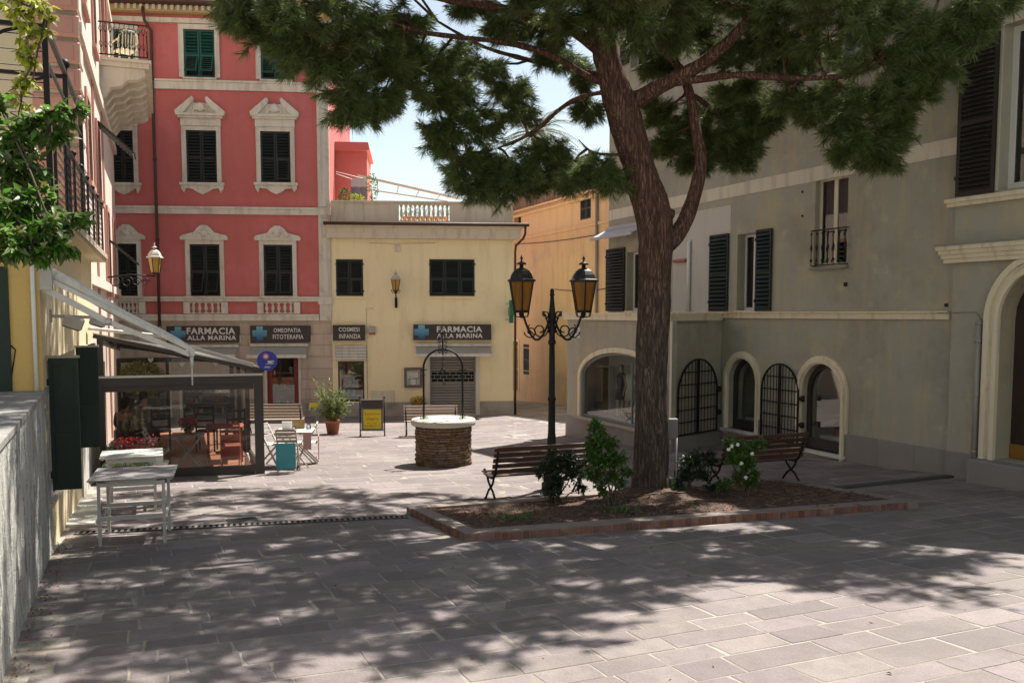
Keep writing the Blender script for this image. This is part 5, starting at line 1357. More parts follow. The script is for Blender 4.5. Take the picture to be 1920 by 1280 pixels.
# round blue sign on the corner post
bsu, bsz = CF.uz(501, 676, .15)
m_blue = mat('enamel_blue', (.02,.035,.34), .35, .05, 2, 0)
bs_ = thing('cafe_sign', 'round blue café sign with a cup emblem on the corner of the pavilion', 'sign', CF.at(bsu, .15, bsz-.2))
rr = .19
mb = MB(CF.M); n_ = 32
mb.prism([(bsu + rr*math.cos(2*math.pi*i/n_), bsz + rr*math.sin(2*math.pi*i/n_)) for i in range(n_)], -.18, -.12); mb.build('disc', m_blue, bs_)
mb = MB(CF.M)
def ringp(cx, cz_, r, w): return ([(cx+(r)*math.cos(2*math.pi*i/24), cz_+r*math.sin(2*math.pi*i/24)) for i in range(24)], [(cx+(r-w)*math.cos(2*math.pi*i/24), cz_+(r-w)*math.sin(2*math.pi*i/24)) for i in range(24)])
o_, i_ = ringp(bsu-.025, bsz+.085, .062, .018); mb.prism(o_, -.184, -.18, [i_]); mb.build('orange_ring', mat('orange_enamel', (.65,.13,.03), .4), bs_)
mb = MB(CF.M); o_, i_ = ringp(bsu-.025, bsz+.085, .036, .035); mb.prism(o_, -.184, -.18)
mb.prism([(bsu, bsz+.0), (bsu+.1, bsz+.0), (bsu+.085, bsz-.05), (bsu+.015, bsz-.05)], -.184, -.18)
o_, i_ = ringp(bsu+.1, bsz-.018, .026, .009); mb.prism(o_, -.184, -.18, [i_]); mb.box(bsu-.03, bsu+.12, -.184, -.18, bsz-.068, bsz-.060)
for k in range(5): mb.box(bsu-.05+k*.022, bsu-.05+k*.022+.014, -.184, -.18, bsz-.135, bsz-.105)
mb.build('cup_emblem', m_letter, bs_)
mb = MB(CF.M); mb.bar((CWd_-.02, -.06, bsz+.0), (bsu, -.13, bsz+.0), .03, .03); mb.build('bracket', m_dframe, bs_)

# ---------------------------------------------------------------- chairs and tables
def ladder_chair(wm, label, mt, slats=4, cloth=None, h=.98, group=None):
    t = thing('ladder_back_chair', label, 'chair', wm, group)
    for s_ in (-1, 1):
        mb = MB(wm); mb.bar((s_*.19, .19, 0), (s_*.19, .22, h), .035, .035, (0,1,0)); mb.build('back_leg', mt, t)
        mb = MB(wm); mb.bar((s_*.19, -.19, 0), (s_*.19, -.19, .45), .035, .035, (0,1,0)); mb.build('front_leg', mt, t)
        mb = MB(wm); mb.bar((s_*.19, -.19, .22), (s_*.19, .19, .22), .02, .02); mb.build('stretcher', mt, t)
    mb = MB(wm); mb.cham(-.22, .22, -.22, .21, .44, .475, .01); mb.build('seat', mt, t)
    for k in range(slats):
        z = .56 + (h-.62)*k/(slats-1 if slats > 1 else 1); mb = MB(wm); mb.box(-.18, .18, .205, .225, z-.02, z+.03); mb.build('back_slat', mt, t)
    if cloth:
        mb = MB(wm); mb.box(-.18, .18, .228, .238, .18, .80); mb.box(-.18, .18, .19, .2, .5, .80); mb.box(-.18, .18, .19, .238, .8, .81); mb.build('seat_cloth', cloth, t)
    return t
def folding_chair(wm, label, mt, cloth=None, cname='cushion', group=None):
    t = thing('folding_chair', label, 'chair', wm, group)
    for s_ in (-1, 1):
        mb = MB(wm); mb.bar((s_*.19, -.22, 0), (s_*.19, .24, .86), .022, .035, (0,1,0)); mb.build('back_leg', mt, t)
        mb = MB(wm); mb.bar((s_*.165, .25, 0), (s_*.165, -.20, .46), .022, .035, (0,1,0)); mb.build('front_leg', mt, t)
    for k in range(6):
        mb = MB(wm); y = -.20 + .075*k; mb.box(-.19, .19, y, y+.055, .44, .455); mb.build('seat_slat', mt, t)
    for z in (.62, .70, .78, .84):
        y = -.22 + .46*z/.86; mb = MB(wm); mb.box(-.18, .18, y-.008, y+.008, z-.025, z+.025); mb.build('back_slat', mt, t)
    mb = MB(wm); mb.bar((-.19, .2, .12), (.19, .2, .12), .015, .025); mb.build('stretcher', mt, t)
    if cloth:
        mb = MB(wm); mb.box(-.19, .19, .25, .265, .10, .60); mb.box(-.19, .19, .0, .25, .59, .6) if False else None; mb.build(cname, cloth, t)
    return t
def small_table(wm, label, mt, w=.6, d=.6, h=.72, cross=True, name='bistro_table'):
    t = thing(name, label, 'table', wm)
    mb = MB(wm); mb.cham(-w/2, w/2, -d/2, d/2, h-.025, h, .006); mb.build('tabletop', mt, t)
    for s_ in (-1, 1):
        for q in (-1, 1):
            mb = MB(wm)
            if cross: mb.bar((s_*(w/2-.05), q*(d/2-.06), 0), (-s_*(w/2-.05), q*(d/2-.06-.02*s_), h-.03), .02, .03, (0,1,0))
            else: mb.bar((s_*(w/2-.04), q*(d/2-.04), 0), (s_*(w/2-.04), q*(d/2-.04), h-.03), .035, .035, (0,1,0))
            mb.build('leg', mt, t)
    return t
m_bwood = mat('black_chair_wood', (.022,.017,.014), .5, .2, 3, .05, 40)
m_teal = mat('teal_cloth', (.06,.27,.31), .85, .1, 3, .2, 60)
m_red = mat('brick_red_cloth', (.28,.07,.045), .85, .1, 3, .2, 60)
m_rose = mat('dusty_rose_cloth', (.40,.24,.23), .85, .1, 3, .2, 60)
zd = zb + .12
def cm(u, t, a=0): p = cp(u, t, zd); return CF.M @ T(p) @ RZ(a)
ladder_chair(cm(1.95, 3.4, R(172)), 'tall black ladder-back chair behind the red flowers in the café', m_bwood, 4, h=1.05)
ladder_chair(cm(2.55, 3.2, R(185)), 'black ladder-back chair nearest the right-hand glass of the café', m_bwood, 3)
ladder_chair(cm(.98, 3.7, R(185)), 'black ladder-back chair by the shop window wall, middle of the café', m_bwood, 3)
ladder_chair(cm(.55, 2.4, R(200)), 'black ladder-back chair beside the seated people in the café', m_bwood, 3, h=.9)
folding_chair(cm(2.30, .95, R(2)), 'folding chair with a brick red cloth inside the café glass', m_red, m_red, 'cloth')
small_table(cm(2.25, 1.9), 'square café table with a red cloth and napkin holder near the glass', m_red, .75, .75, .74, False)
small_table(cm(1.50, 1.0), 'grey folding table with red flowers behind the café glass', m_alud, .62, .5, .70)
small_table(cm(.45, 3.3), 'dark café table in front of the seated people', m_bwood, .7, .7, .72, False)
gc = folding_chair(cm(.92, .55, R(88)), 'pale grey folding chair seen sideways behind the café glass', m_alu)
mb = MB(cm(.45, .9)); mb.cham(-.38, .38, -.15, .15, 0, .62, .02); mb.build('freezer_chest', m_white, label='low white cabinet behind the glass at the left end of the café', cat='cabinet')
# napkin holders etc
def napkin(wm, label, mt):
    t = thing('napkin_holder', label, 'napkin holder', wm); mb = MB(wm)
    mb.add([(-.05,-.03,0),(.05,-.03,0),(.05,.03,0),(-.05,.03,0),(-.035,-.02,.11),(.035,-.02,.11),(.035,.02,.11),(-.035,.02,.11)], [(0,3,2,1),(4,5,6,7),(0,1,5,4),(1,2,6,5),(2,3,7,6),(3,0,4,7)]); mb.build('case', mt, t)
    mb = MB(wm); mb.box(-.025, .025, -.034, -.028, .02, .09); mb.build('napkins', m_white, t)
m_navy = mat('navy_plastic', (.02,.02,.10), .4, .1)
napkin(cm(2.35, 1.7) @ T(0,0,.74), 'black napkin holder on the red café table', m_bwood)
mb = MB(cm(2.62, 1.0)); mb.lathe([(.05,0),(.055,.02),(.055,.16),(.03,.22),(.025,.26),(.0,.27)], 12); mb.build('glass_jar', m_white, label='white bottle on the floor by the café glass corner', cat='bottle')
# sitting customers, dimly seen through the glass
m_skin = mat('skin', (.42,.24,.16), .6, .05, 5, 0); m_hair = mat('dark_hair', (.02,.015,.012), .7, .2, 10, .3, 80)
m_shd = mat('dark_jacket', (.035,.03,.035), .9, .1, 3, .2, 40); m_shg = mat('grey_shirt', (.19,.18,.18), .9, .1, 3, .2, 40); m_jean = mat('blue_trousers', (.05,.06,.10), .9, .1, 3, .2, 40)
def seated(wm, label, top, hat=False, lean=0.0):
    t = thing('person', label, 'person', wm)
    J = [((0,.05,.50),(.15,.12)), ((0,.06,.70),(.135,.10)), ((0,.04-lean*.5,.92),(.17,.10)), ((0,.02-lean*.8,1.02),(.075,.065)), ((0,-.0-lean,1.09),(.052,.055)), ((0,-.03-lean,1.18),(.075,.09)), ((0,-.03-lean,1.27),(.062,.075)),
         ((.18,.03-lean*.5,.97),.05), ((.24,.0,.72),.042), ((.17,-.25,.70),.033), ((.10,-.34,.74),(.04,.02)), ((-.18,.03-lean*.5,.97),.05), ((-.24,.0,.72),.042), ((-.17,-.25,.70),.033), ((-.10,-.34,.74),(.04,.02)),
         ((.11,-.02,.50),.085), ((.13,-.42,.50),.062), ((.13,-.44,.08),.042), ((.13,-.56,.04),(.045,.03)), ((-.11,-.02,.50),.085), ((-.13,-.42,.50),.062), ((-.13,-.44,.08),.042), ((-.13,-.56,.04),(.045,.03))]
    E = [(0,1),(1,2),(2,3),(3,4),(4,5),(5,6),(2,7),(7,8),(8,9),(9,10),(2,11),(11,12),(12,13),(13,14),(0,15),(15,16),(16,17),(17,18),(0,19),(19,20),(20,21),(21,22)]
    skin_body('body', J, E, m_skin, t, wm, 2)
    J2 = [(j[0], tuple(x+.018 for x in (j[1] if isinstance(j[1], tuple) else (j[1],)*2))) for j in J]
    skin_body('jacket', [J2[i] for i in (1, 0, 2, 3, 7, 8, 9, 11, 12, 13)], [(0,1),(0,2),(2,3),(2,4),(4,5),(5,6),(2,7),(7,8),(8,9)], top, t, wm, 2)
    skin_body('trousers', [J2[i] for i in (0, 15, 16, 17, 19, 20, 21)], [(0,1),(1,2),(2,3),(0,4),(4,5),(5,6)], m_jean, t, wm, 2)
    mb = MB(wm); mb.sphere((0, .005-lean, 1.235), .118, 14, 8, (.85, 1.0, 1.0)); mb.sphere((0, .05-lean, 1.17), .085, 12, 6); mb.build('hair', m_hair, t)
    mb = MB(wm)
    for s_ in (-1, 1): mb.sphere((s_*.032, -.118-lean, 1.215), .011, 6, 4)
    mb.build('eyes', m_hair, t); mb = MB(wm); mb.sphere((0, -.13-lean, 1.185), .016, 6, 4, (.7,1,1.4)); mb.build('nose', m_skin, t)
    for s_ in (-1, 1):
        for k in range(5):
            a = V((s_*.095 + (-.03+.015*k), -.36, .74)); b = a + V((-s_*.012, -.05 - .012*(k in (1,2,3)), -.005)); mb = MB(wm); 
            if k == 4: b = a + V((-s_*.03, -.02, .01))
            mb.tube([a, (a+b)/2 + V((0,0,.004)), b], [.009, .008, .006], 6); mb.build('finger', m_skin, t)
    mb = MB(wm); mb.lathe([(.12,0),(.12,.02),(.02,.03),(.02,.30)], 10); mb.cham(-.2, .2, -.2, .2, .38, .42, .01); mb.build('stool', m_bwood, None, at=tuple((wm @ V((0,0,0)))[:]), label='dark stool under ' + ('the person in dark clothes' if top is m_shd else 'the person in a grey top'), cat='stool')
seated(cm(.30, 2.55, R(150)), 'person in dark clothes with dark hair sitting in the café', m_shd)
seated(cm(.62, 3.9, R(25)), 'person in a grey top with round dark hair leaning in the café', m_shg, lean=.05)

# outdoor café table with its chairs
tc = G(543, 880); oc = V((tc.x, tc.y + .55, ground(tc.x, tc.y+.55))); OM = T(oc) @ RZ(R(6))
ot = small_table(OM, 'small outdoor café table set with cloths beside the pavilion corner', m_wgray, .72, .72, .74)
mb = MB(OM); mb.box(-.37, .37, -.37, .37, .742, .750); mb.build('place_mat', m_whitem, ot)
mb = MB(OM); mb.box(.20, .36, -.395, -.375, .40, .75); mb.build('runner', m_rose, ot)
folding_chair(T(G(541, 884)) @ RZ(R(184)), 'wooden folding chair hung with a teal cloth at the outdoor table', m_wgray, m_teal, 'cloth')
p = G(512, 872); folding_chair(T(p) @ RZ(R(75)), 'white wooden folding chair on the left side of the outdoor table', m_whitem)
p = G(575, 868); folding_chair(T(p) @ RZ(R(-80)), 'folding chair with a dusty rose cloth on the right of the outdoor table', m_whitem, m_rose, 'cloth')
napkin(OM @ T(0,-.2,.75), 'navy napkin holder at the front of the outdoor table', m_navy)
napkin(OM @ T(.25,.15,.75), 'bulky navy napkin dispenser at the back of the outdoor table', m_navy)
mb = MB(OM @ T(-.18,.1,.75) @ RX(R(8))); mb.box(-.1, .1, -.01, .01, 0, .17); mb.build('menu_card', m_white, label='white menu card standing on the outdoor café table', cat='menu')
mb = MB(OM @ T(.02,.2,.75) @ RX(R(-12))); mb.box(-.14, .14, -.01, .01, 0, .20); mb.build('menu_board', m_deskw, label='brown menu board leaning on the outdoor café table', cat='menu')

# ---------------------------------------------------------------- aluminium tables in front, left
def slat_table(P0, P1, dirn, label, w, d, h, mt_top, mt_leg, zr=None):
    a = math.atan2(dirn.y, dirn.x); z0 = ground(P0.x, P0.y)
    wm = T((P0.x, P0.y, z0)) @ RZ(a); t = thing('slatted_table', label, 'table', wm)
    for k in range(3):
        x = -.08 + (w+.16)*k/2; mb = MB(wm); mb.box(x-.02, x+.02, .03, d-.03, h-.03, h-.012); mb.build('cross_rail', mt_leg, t)
    n_ = 9
    for k in range(n_):
        y = d*k/n_; mb = MB(wm); mb.cham(-.12, w+.12, y+.006, y+d/n_-.006, h-.012, h+.008, .004); mb.build('slat', mt_top, t)
    for x in (0, w):
        for y in (.06, d-.06):
            mb = MB(wm); zz_ = ground(*(wm @ V((x, y, 0)))[:2]) - z0; mb.bar((x, y, zz_), (x, y, h-.03), .035, .035, (0,1,0)); mb.build('leg', mt_leg, t)
        mb = MB(wm); mb.bar((x, .06, .3), (x, d-.06, .3), .03, .03); mb.build('side_stretcher', mt_leg, t)
    for y in (.06, d-.06):
        mb = MB(wm); mb.bar((0, y, .33), (w, y, .33), .03, .05); mb.build('stretcher', mt_leg, t)
        mb = MB(wm); mb.bar((0, y, h-.06), (w, y, h-.06), .025, .05); mb.build('apron', mt_leg, t)
    return t
a_, b_ = G(187, 1026), G(309, 1019)
slat_table(a_, b_, b_-a_, 'grey slatted aluminium table in the left foreground, nearer of the two', (b_-a_).xy.length, .95, .80, m_alud, m_alu)
a2, b2 = G(206, 962), G(292, 957)
slat_table(a2, b2, b2-a2, 'white slatted table behind the grey one, in front of the flower boxes', (b2-a2).xy.length, .8, .80, m_whitem, m_alu)
# flower boxes in front of the pavilion
m_green = mat('flower_leaf', (.07,.12,.03), .6, .3, 8, 0, rand=.4, trans=.3)
m_fred = mat('red_petals', (.50,.03,.05), .6, .2, 8, 0, rand=.5, trans=.3); m_fpink = mat('pink_petals', (.62,.22,.24), .6, .2, 8, 0, rand=.5, trans=.3)
m_fyel = mat('yellow_petals', (.70,.42,.03), .6, .2, 8, 0, rand=.3, trans=.3)
m_soil = mat('soil', (.05,.032,.022), .95, .3, 6, .6, 40)
def clump(name, wm, parent, c, r, n, L, mt, sq=.7, W=.5):
    d = norm(nr.normal(size=(n,3))); rad = nr.uniform(.3, 1, size=(n,1))**.5
    pts = d*rad*np.array([r[0], r[1], r[2]]) + np.array(c); pts[:,2] = np.maximum(pts[:,2], c[2]-r[2]*.8)
    me = leaf_mesh(name, pts, d + nr.normal(size=(n,3))*.6 + np.array([0,0,.3]), nr.uniform(L*.6, L*1.2, size=(n,1)), W, mt)
    o = bpy.data.objects.new(name, me); reg(o, parent, wm); return o
def flower_box(wm, label, w, mt, flowers, gl=(.07,.12,.03)):
    t = thing('flower_box', label, 'planter', wm); mb = MB(wm); mb.prism([(-w/2+.02,0),(w/2-.02,0),(w/2,.2),(-w/2,.2)], -.1, .1); mb.build('trough', mt, t)
    mb = MB(wm); mb.box(-w/2+.02, w/2-.02, -.08, .08, .2, .205); mb.build('soil', m_soil, t)
    o = clump('leaves', wm, t, (0,0,.27), (w/2, .13, .12), 260, .07, m_green)
    for x, mt_ in flowers: clump('blossoms', wm, t, (x, -.02, .36), (.16, .12, .10), 150, .045, mt_, W=.9)
    return t
fo = G(250, 893); fo = V((-.4185*(fo.y-.7), fo.y-.7, ground(fo.x, fo.y-.7)+.06)); fm = T(fo) @ RZ(CF.a)
mb = MB(fm); 
st = thing('plant_stand', 'white trestle stand holding the flower boxes in front of the café', 'stand', fm)
mb = MB(fm); mb.box(-.55, .55, -.15, .15, .26, .29); mb.build('shelf', m_whitem, st)
for x in (-.5, .5):
    mb = MB(fm); mb.box(x-.02, x+.02, -.14, .14, 0, .26); mb.build('leg', m_whitem, st)
flower_box(fm @ T(-.02,0,.29), 'white trough of crimson and pink flowers on the stand before the café', .98, m_whitem, ((-.2, m_fred), (.27, m_fpink), (-.02, m_fred)))
flower_box(fm @ T(-.1,-.28,.0), 'terracotta trough of low green plants below the stand', .8, m_terra, ())
mb = MB(fm @ T(.02,-.14,.30)); mb.lathe([(.06,0),(.075,.14),(.07,.14)], 12); mb.build('small_pot', mat('ochre_pot', (.42,.30,.10), .7), label='small ochre pot between the crimson and pink flowers', cat='flower pot')
# red flowers on the café table
fr = cm(1.50, 1.0) @ T(0,0,.70); t = thing('potted_flowers', 'pot of bright red flowers on the grey café table', 'flower pot', fr)
mb = MB(fr); mb.lathe([(.06,0),(.085,.10),(.08,.10)], 12); mb.build('pot', m_terra, t); clump('leaves', fr, t, (0,0,.14), (.13,.13,.07), 150, .07, m_green); clump('blossoms', fr, t, (0,0,.22), (.17,.14,.09), 260, .05, m_fred, W=.9)
# lemon-green bush behind the café
lo = cm(.55, 6.6); t = thing('potted_bush', 'round yellow-green bush at the rear of the café pavilion', 'bush', lo)
mb = MB(lo); mb.lathe([(.16,0),(.22,.36),(.2,.36)], 14); mb.build('pot', m_terra, t)
mb = MB(lo); mb.tube([(0,0,.3),(.02,0,.8),(0,.02,1.15)], .03, 6); mb.build('stem', m_deskw, t)
m_lime = mat('lime_leaf', (.24,.26,.03), .55, .3, 8, 0, rand=.5, trans=.4)
clump('leaves', lo, t, (0,0,1.45), (.55,.5,.42), 1500, .09, m_lime)
# ---------------------------------------------------------------- pharmacy signs and awnings
def grad_cross():
    m = bpy.data.materials.new('blue_cross_print'); m.use_nodes = True; nt = m.node_tree; b = nt.nodes['Principled BSDF']
    tc = nt.nodes.new('ShaderNodeTexCoord'); sp = nt.nodes.new('ShaderNodeSeparateXYZ'); nt.links.new(tc.outputs['Generated'], sp.inputs[0])
    cr = nt.nodes.new('ShaderNodeValToRGB'); cr.color_ramp.elements[0].color = (.012,.055,.22,1); cr.color_ramp.elements[1].color = (.16,.42,.52,1)
    nt.links.new(sp.outputs['Z'], cr.inputs[0]); nt.links.new(cr.outputs[0], b.inputs['Base Color']); b.inputs['Roughness'].default_value = .6
    return m
m_cross = grad_cross()
def shop_sign(px, cross, lines, label, group=None):
    a0, a1, z0, z1 = fb(*px); n = .22
    t = thing('shop_sign', label, 'shop sign', FAC.at(a0, 0, z0), group)
    mb = MB(FAC.M); mb.cham(a0, a1, -n, -.03, z0, z1, .008); mb.build('panel', m_sign, t)
    mb = MB(FAC.M)
    for u in (a0+.25, a1-.25): mb.box(u-.03, u+.03, -.03, .0, z0+.1, z1-.1)
    mb.build('mount', m_steel, t)
    for u in (a0-.03, a1+.03):
        mb = MB(FAC.M); mb.box(u-.03, u+.03, -.12, -.02, z0-.02, z0+.25); mb.build('end_lamp', m_corn, t)
    if cross:
        c, zc, s_, w_ = cross
        cu, cz_ = FAC.uz(c, zc, n)
        mb = MB(FAC.M); k = s_; w = w_
        mb.prism([(cu-w,cz_-k),(cu+w,cz_-k),(cu+w,cz_-w),(cu+k,cz_-w),(cu+k,cz_+w),(cu+w,cz_+w),(cu+w,cz_+k),(cu-w,cz_+k),(cu-w,cz_+w),(cu-k,cz_+w),(cu-k,cz_-w),(cu-w,cz_-w)], -n-.012, -n); mb.build('blue_cross', m_cross, t)
    for s_, x0, y0, x1, y1, bold in lines:
        b0, b1, y_0, y_1 = FAC.box(x0, y0, x1, y1, n)
        inst('lettering', textmesh(s_, b1-b0, y_1-y_0, m_letter, bold), t, FAC.at(b0, n+.006, y_0))
    return t
shop_sign((315, 611, 450, 641), (334, 626, .26, .115), (('FARMACIA', 350, 614, 441, 626.5, .045), ('ALLA MARINA', 351, 628.5, 443, 637.5, .045)), 'dark pharmacy sign with a blue cross over the left shop window of the red building')
shop_sign((471, 610, 583, 641), (487, 625, .26, .115), (('OMEOPATIA', 513, 615, 564, 623, .025), ('FITOTERAPIA', 511.5, 627, 569, 635.5, .025)), 'dark sign reading homeopathy words over the red-framed shop door')
shop_sign((625, 609, 685, 638), None, (('COSMESI', 635, 613.5, 674, 621.5, .03), ('INFANZIA', 636, 626, 676, 634.5, .03)), 'small dark two-line sign without a cross on the yellow wing')
shop_sign((775, 608, 920, 637), (790.5, 622.5, .27, .12), (('FARMACIA', 819, 611.5, 904, 622.5, .045), ('ALLA MARINA', 819, 625, 905, 633.5, .045)), 'dark pharmacy sign with a blue cross above the steel shutter of the yellow wing')
def shop_awning(px, drop, proj, label):
    a0, a1, z0, z1 = fb(*px); t = thing('shop_awning', label, 'awning', FAC.at(a0, 0, z1))
    mb = MB(FAC.M); mb.cham(a0, a1, -.16, -.03, z1-.13, z1, .02); mb.build('cassette', m_whitem, t)
    mb = MB(FAC.M); mb.add([(a0+.04,-.10,z1-.13),(a1-.04,-.10,z1-.13),(a1-.04+.0,-proj,z0+.09),(a0+.04,-proj,z0+.09)], [(0,1,2,3)])
    mb.add([(a0+.04,-.10,z1-.14),(a1-.04,-.10,z1-.14),(a1-.04,-proj,z0+.08),(a0+.04,-proj,z0+.08)], [(3,2,1,0)]); mb.build('canvas', m_fabric, t)
    mb = MB(FAC.M); mb.bar((a0, -proj, z0+.06), (a1, -proj, z0+.06), .06, .11); mb.build('front_bar', m_whitem, t)
    for u in (a0+.1, a1-.1):
        mb = MB(FAC.M); mb.bar((u, -.05, z1-.2), (u, -proj, z0+.08), .03, .04); mb.build('arm', m_steel, t)
shop_awning((327, 645, 449, 669), 0, .75, 'cream awning under the left pharmacy sign, behind the café roof')
shop_awning((470, 643, 579, 669), 0, .85, 'cream awning over the red-framed shop door')
shop_awning((778, 643, 922, 667), 0, .75, 'cream awning over the steel shutter of the yellow wing')
# rolled blind over the narrow window
a0, a1, z0, z1 = fb(628, 647, 687, 675); t = thing('roller_blind', 'ribbed cream blind box above the narrow window of the yellow wing', 'blind', FAC.at(a0, 0, z0))
for k in range(5):
    mb = MB(FAC.M); h_ = (z1-z0)/5; mb.cham(a0, a1, -.16+.01*k, 0, z0+h_*k+.004, z0+h_*(k+1)-.004, .02); mb.build('fold', m_whitem, t)
# notice board
a0, a1, z0, z1 = fb(758, 689, 792, 726); t = thing('notice_board', 'grey framed notice case with papers on the yellow wall beside the well arch', 'notice board', FAC.at(a0, 0, z0))
m_nb = mat('grey_brown_frame', (.14,.11,.095), .6)
mb = MB(FAC.M); w = .09; mb.box(a0, a0+w, -.12, 0, z0, z1); mb.box(a1-w, a1, -.12, 0, z0, z1); mb.box(a0+w, a1-w, -.12, 0, z1-w, z1); mb.box(a0+w, a1-w, -.12, 0, z0, z0+w); mb.build('frame', m_nb, t)
mb = MB(FAC.M); mb.box(a0+w, a1-w, -.04, -.01, z0+w, z1-w); mb.build('backing', mat('grey_felt', (.3,.29,.27), .9), t)
for q in ((.02, .25, .30, .25), (.20, .28, .30, .22), (.10, .02, .30, .20)):
    mb = MB(FAC.M); mb.box(a0+w+q[0], a0+w+q[0]+q[2]*.75, -.046, -.041, z0+w+q[1], z0+w+q[1]+q[3]); mb.build('paper', m_white, t)
mb = MB(FAC.M); mb.box(a0+w, a1-w, -.10, -.095, z0+w, z1-w); mb.build('pane', m_glass, t)
# green pharmacy cross box on the corner, seen from the side
a0, z0 = FAC.uz(956, 605); z1 = FAC.uz(956, 563)[1]
t = thing('pharmacy_cross', 'green illuminated pharmacy cross box seen edge-on at the corner of the yellow wing', 'sign', FAC.at(a0, 0, z0))
m_gr = mat('green_plastic', (.01,.16,.07), .4); mb = MB(FAC.M)
cy, cz_ = -.50, (z0+z1)/2; k = (z1-z0)/2; w = k*.36
pl_ = [(cy-w,cz_-k),(cy+w,cz_-k),(cy+w,cz_-w),(cy+k,cz_-w),(cy+k,cz_+w),(cy+w,cz_+w),(cy+w,cz_+k),(cy-w,cz_+k),(cy-w,cz_+w),(cy-k,cz_+w),(cy-k,cz_-w),(cy-w,cz_-w)]
M_ = FAC.M @ T((a0, 0, 0)) @ RZ(R(90)); mb = MB(M_); mb.prism(pl_, -.07, .07); mb.build('cross_box', m_gr, t)
mb = MB(FAC.M)
for z in (z0+.12, z1-.12): mb.bar((a0-.15, 0, z), (a0, -.45, z), .025, .025)
mb.build('bracket', m_steel, t)

# ---------------------------------------------------------------- lanterns
def lantern(wm, parent, r0, r1, h, glass, roofm=m_copper, frame=m_black, n=6, roof_h=.75, bulb=True):
    """hexagonal lantern: base radius r0 (bottom), r1 (top of the glass), glass height h; origin at glass bottom"""
    mb = MB(wm)
    pts = lambda r, z: [V((r*math.cos(2*math.pi*(k+.5)/n), r*math.sin(2*math.pi*(k+.5)/n), z)) for k in range(n)]
    a, b = pts(r0, 0), pts(r1, h)
    for k in range(n):
        l = (k+1) % n; mb.bar(a[k], b[k], .022*r1/.23, .022*r1/.23); mb.bar(a[k], a[l], .022*r1/.23, .03*r1/.23); mb.bar(b[k], b[l], .022*r1/.23, .03*r1/.23)
    mb.lathe([(r0*.98, -.03*r1/.23), (r0, 0), (.001, .001)], n, smooth=False, rot=math.pi/n); fo_ = mb.build('lantern_frame', frame, parent)
    for k in range(n):
        l = (k+1) % n; mb = MB(wm); mb.quad(a[k]*.97+V((0,0,.012)), a[l]*.97+V((0,0,.012)), b[l]*.97, b[k]*.97); mb.build('pane', glass, fo_)
    s_ = r1; q = roof_h
    mb = MB(wm @ T((0,0,h)))
    mb.lathe([(s_*1.18, -.01), (s_*1.16, .03*q), (s_*.98, s_*.25*q), (s_*.86, s_*.75*q), (s_*.66, s_*1.20*q), (s_*.36, s_*1.50*q), (s_*.17, s_*1.58*q)], n, smooth=False, rot=math.pi/n)
    z = s_*1.58*q; mb.lathe([(s_*.15, z), (s_*.15, z+s_*.22), (s_*.40, z+s_*.24), (s_*.30, z+s_*.38), (s_*.08, z+s_*.46), (s_*.06, z+s_*.6), (s_*.13, z+s_*.70), (s_*.06, z+s_*.8), (.001, z+s_*.98)], 10)
    mb.build('lantern_roof', roofm, fo_)
    mb = MB(wm)
    mb.lathe([(r0*.28, .0), (r0*.25, h*.18), (r0*.18, h*.2), (r0*.42, h*.38), (r0*.5, h*.58), (r0*.3, h*.8), (.001, h*.86)], 10); mb.build('lamp_bulb', mat('frosted_bulb', (.6,.5,.3), .4), fo_)
def spiral(c, r, turns, a0, plane, n=26, shrink=.75):
    out = []
    for i in range(n+1):
        t = i/n; rr_ = r*(1-shrink*t); a = a0 + turns*2*math.pi*t; out.append(c + plane[0]*rr_*math.cos(a) + plane[1]*rr_*math.sin(a))
    return out
# double street lamp
lb = G(1034, 916); LY = lb.y; LA = R(4)
LMt = T(lb) @ RZ(LA)
lamp = thing('street_lamp', 'black cast-iron street lamp with two amber lanterns on scrolled arms', 'street lamp', LMt)
H_ = P(1037, 540, LY).z - lb.z
mb = MB(LMt)
mb.lathe([(.17,0),(.17,.10),(.14,.12),(.14,.45),(.15,.47),(.12,.50),(.10,.56),(.10,.62),(.115,.66),(.095,.72),(.08,.74),(.078,.80),(.062,1.0),(.058,1.5),(.07,1.52),(.07,1.56),(.055,1.58),(.05,2.2),(.047,H_-.95),(.065,H_-.93),(.065,H_-.88),(.05,H_-.86),(.05,H_-.55),(.07,H_-.52),(.06,H_-.45),(.05,H_-.35),(.035,H_-.2),(.03,H_-.13),(.05,H_-.11),(.03,H_-.09),(.04,H_-.05),(.02,H_-.01),(.001,H_)], 14)
mb.build('pole', m_black, lamp)
r1 = .232; gh = .50; zla = P(977, 583, LY).z - lb.z
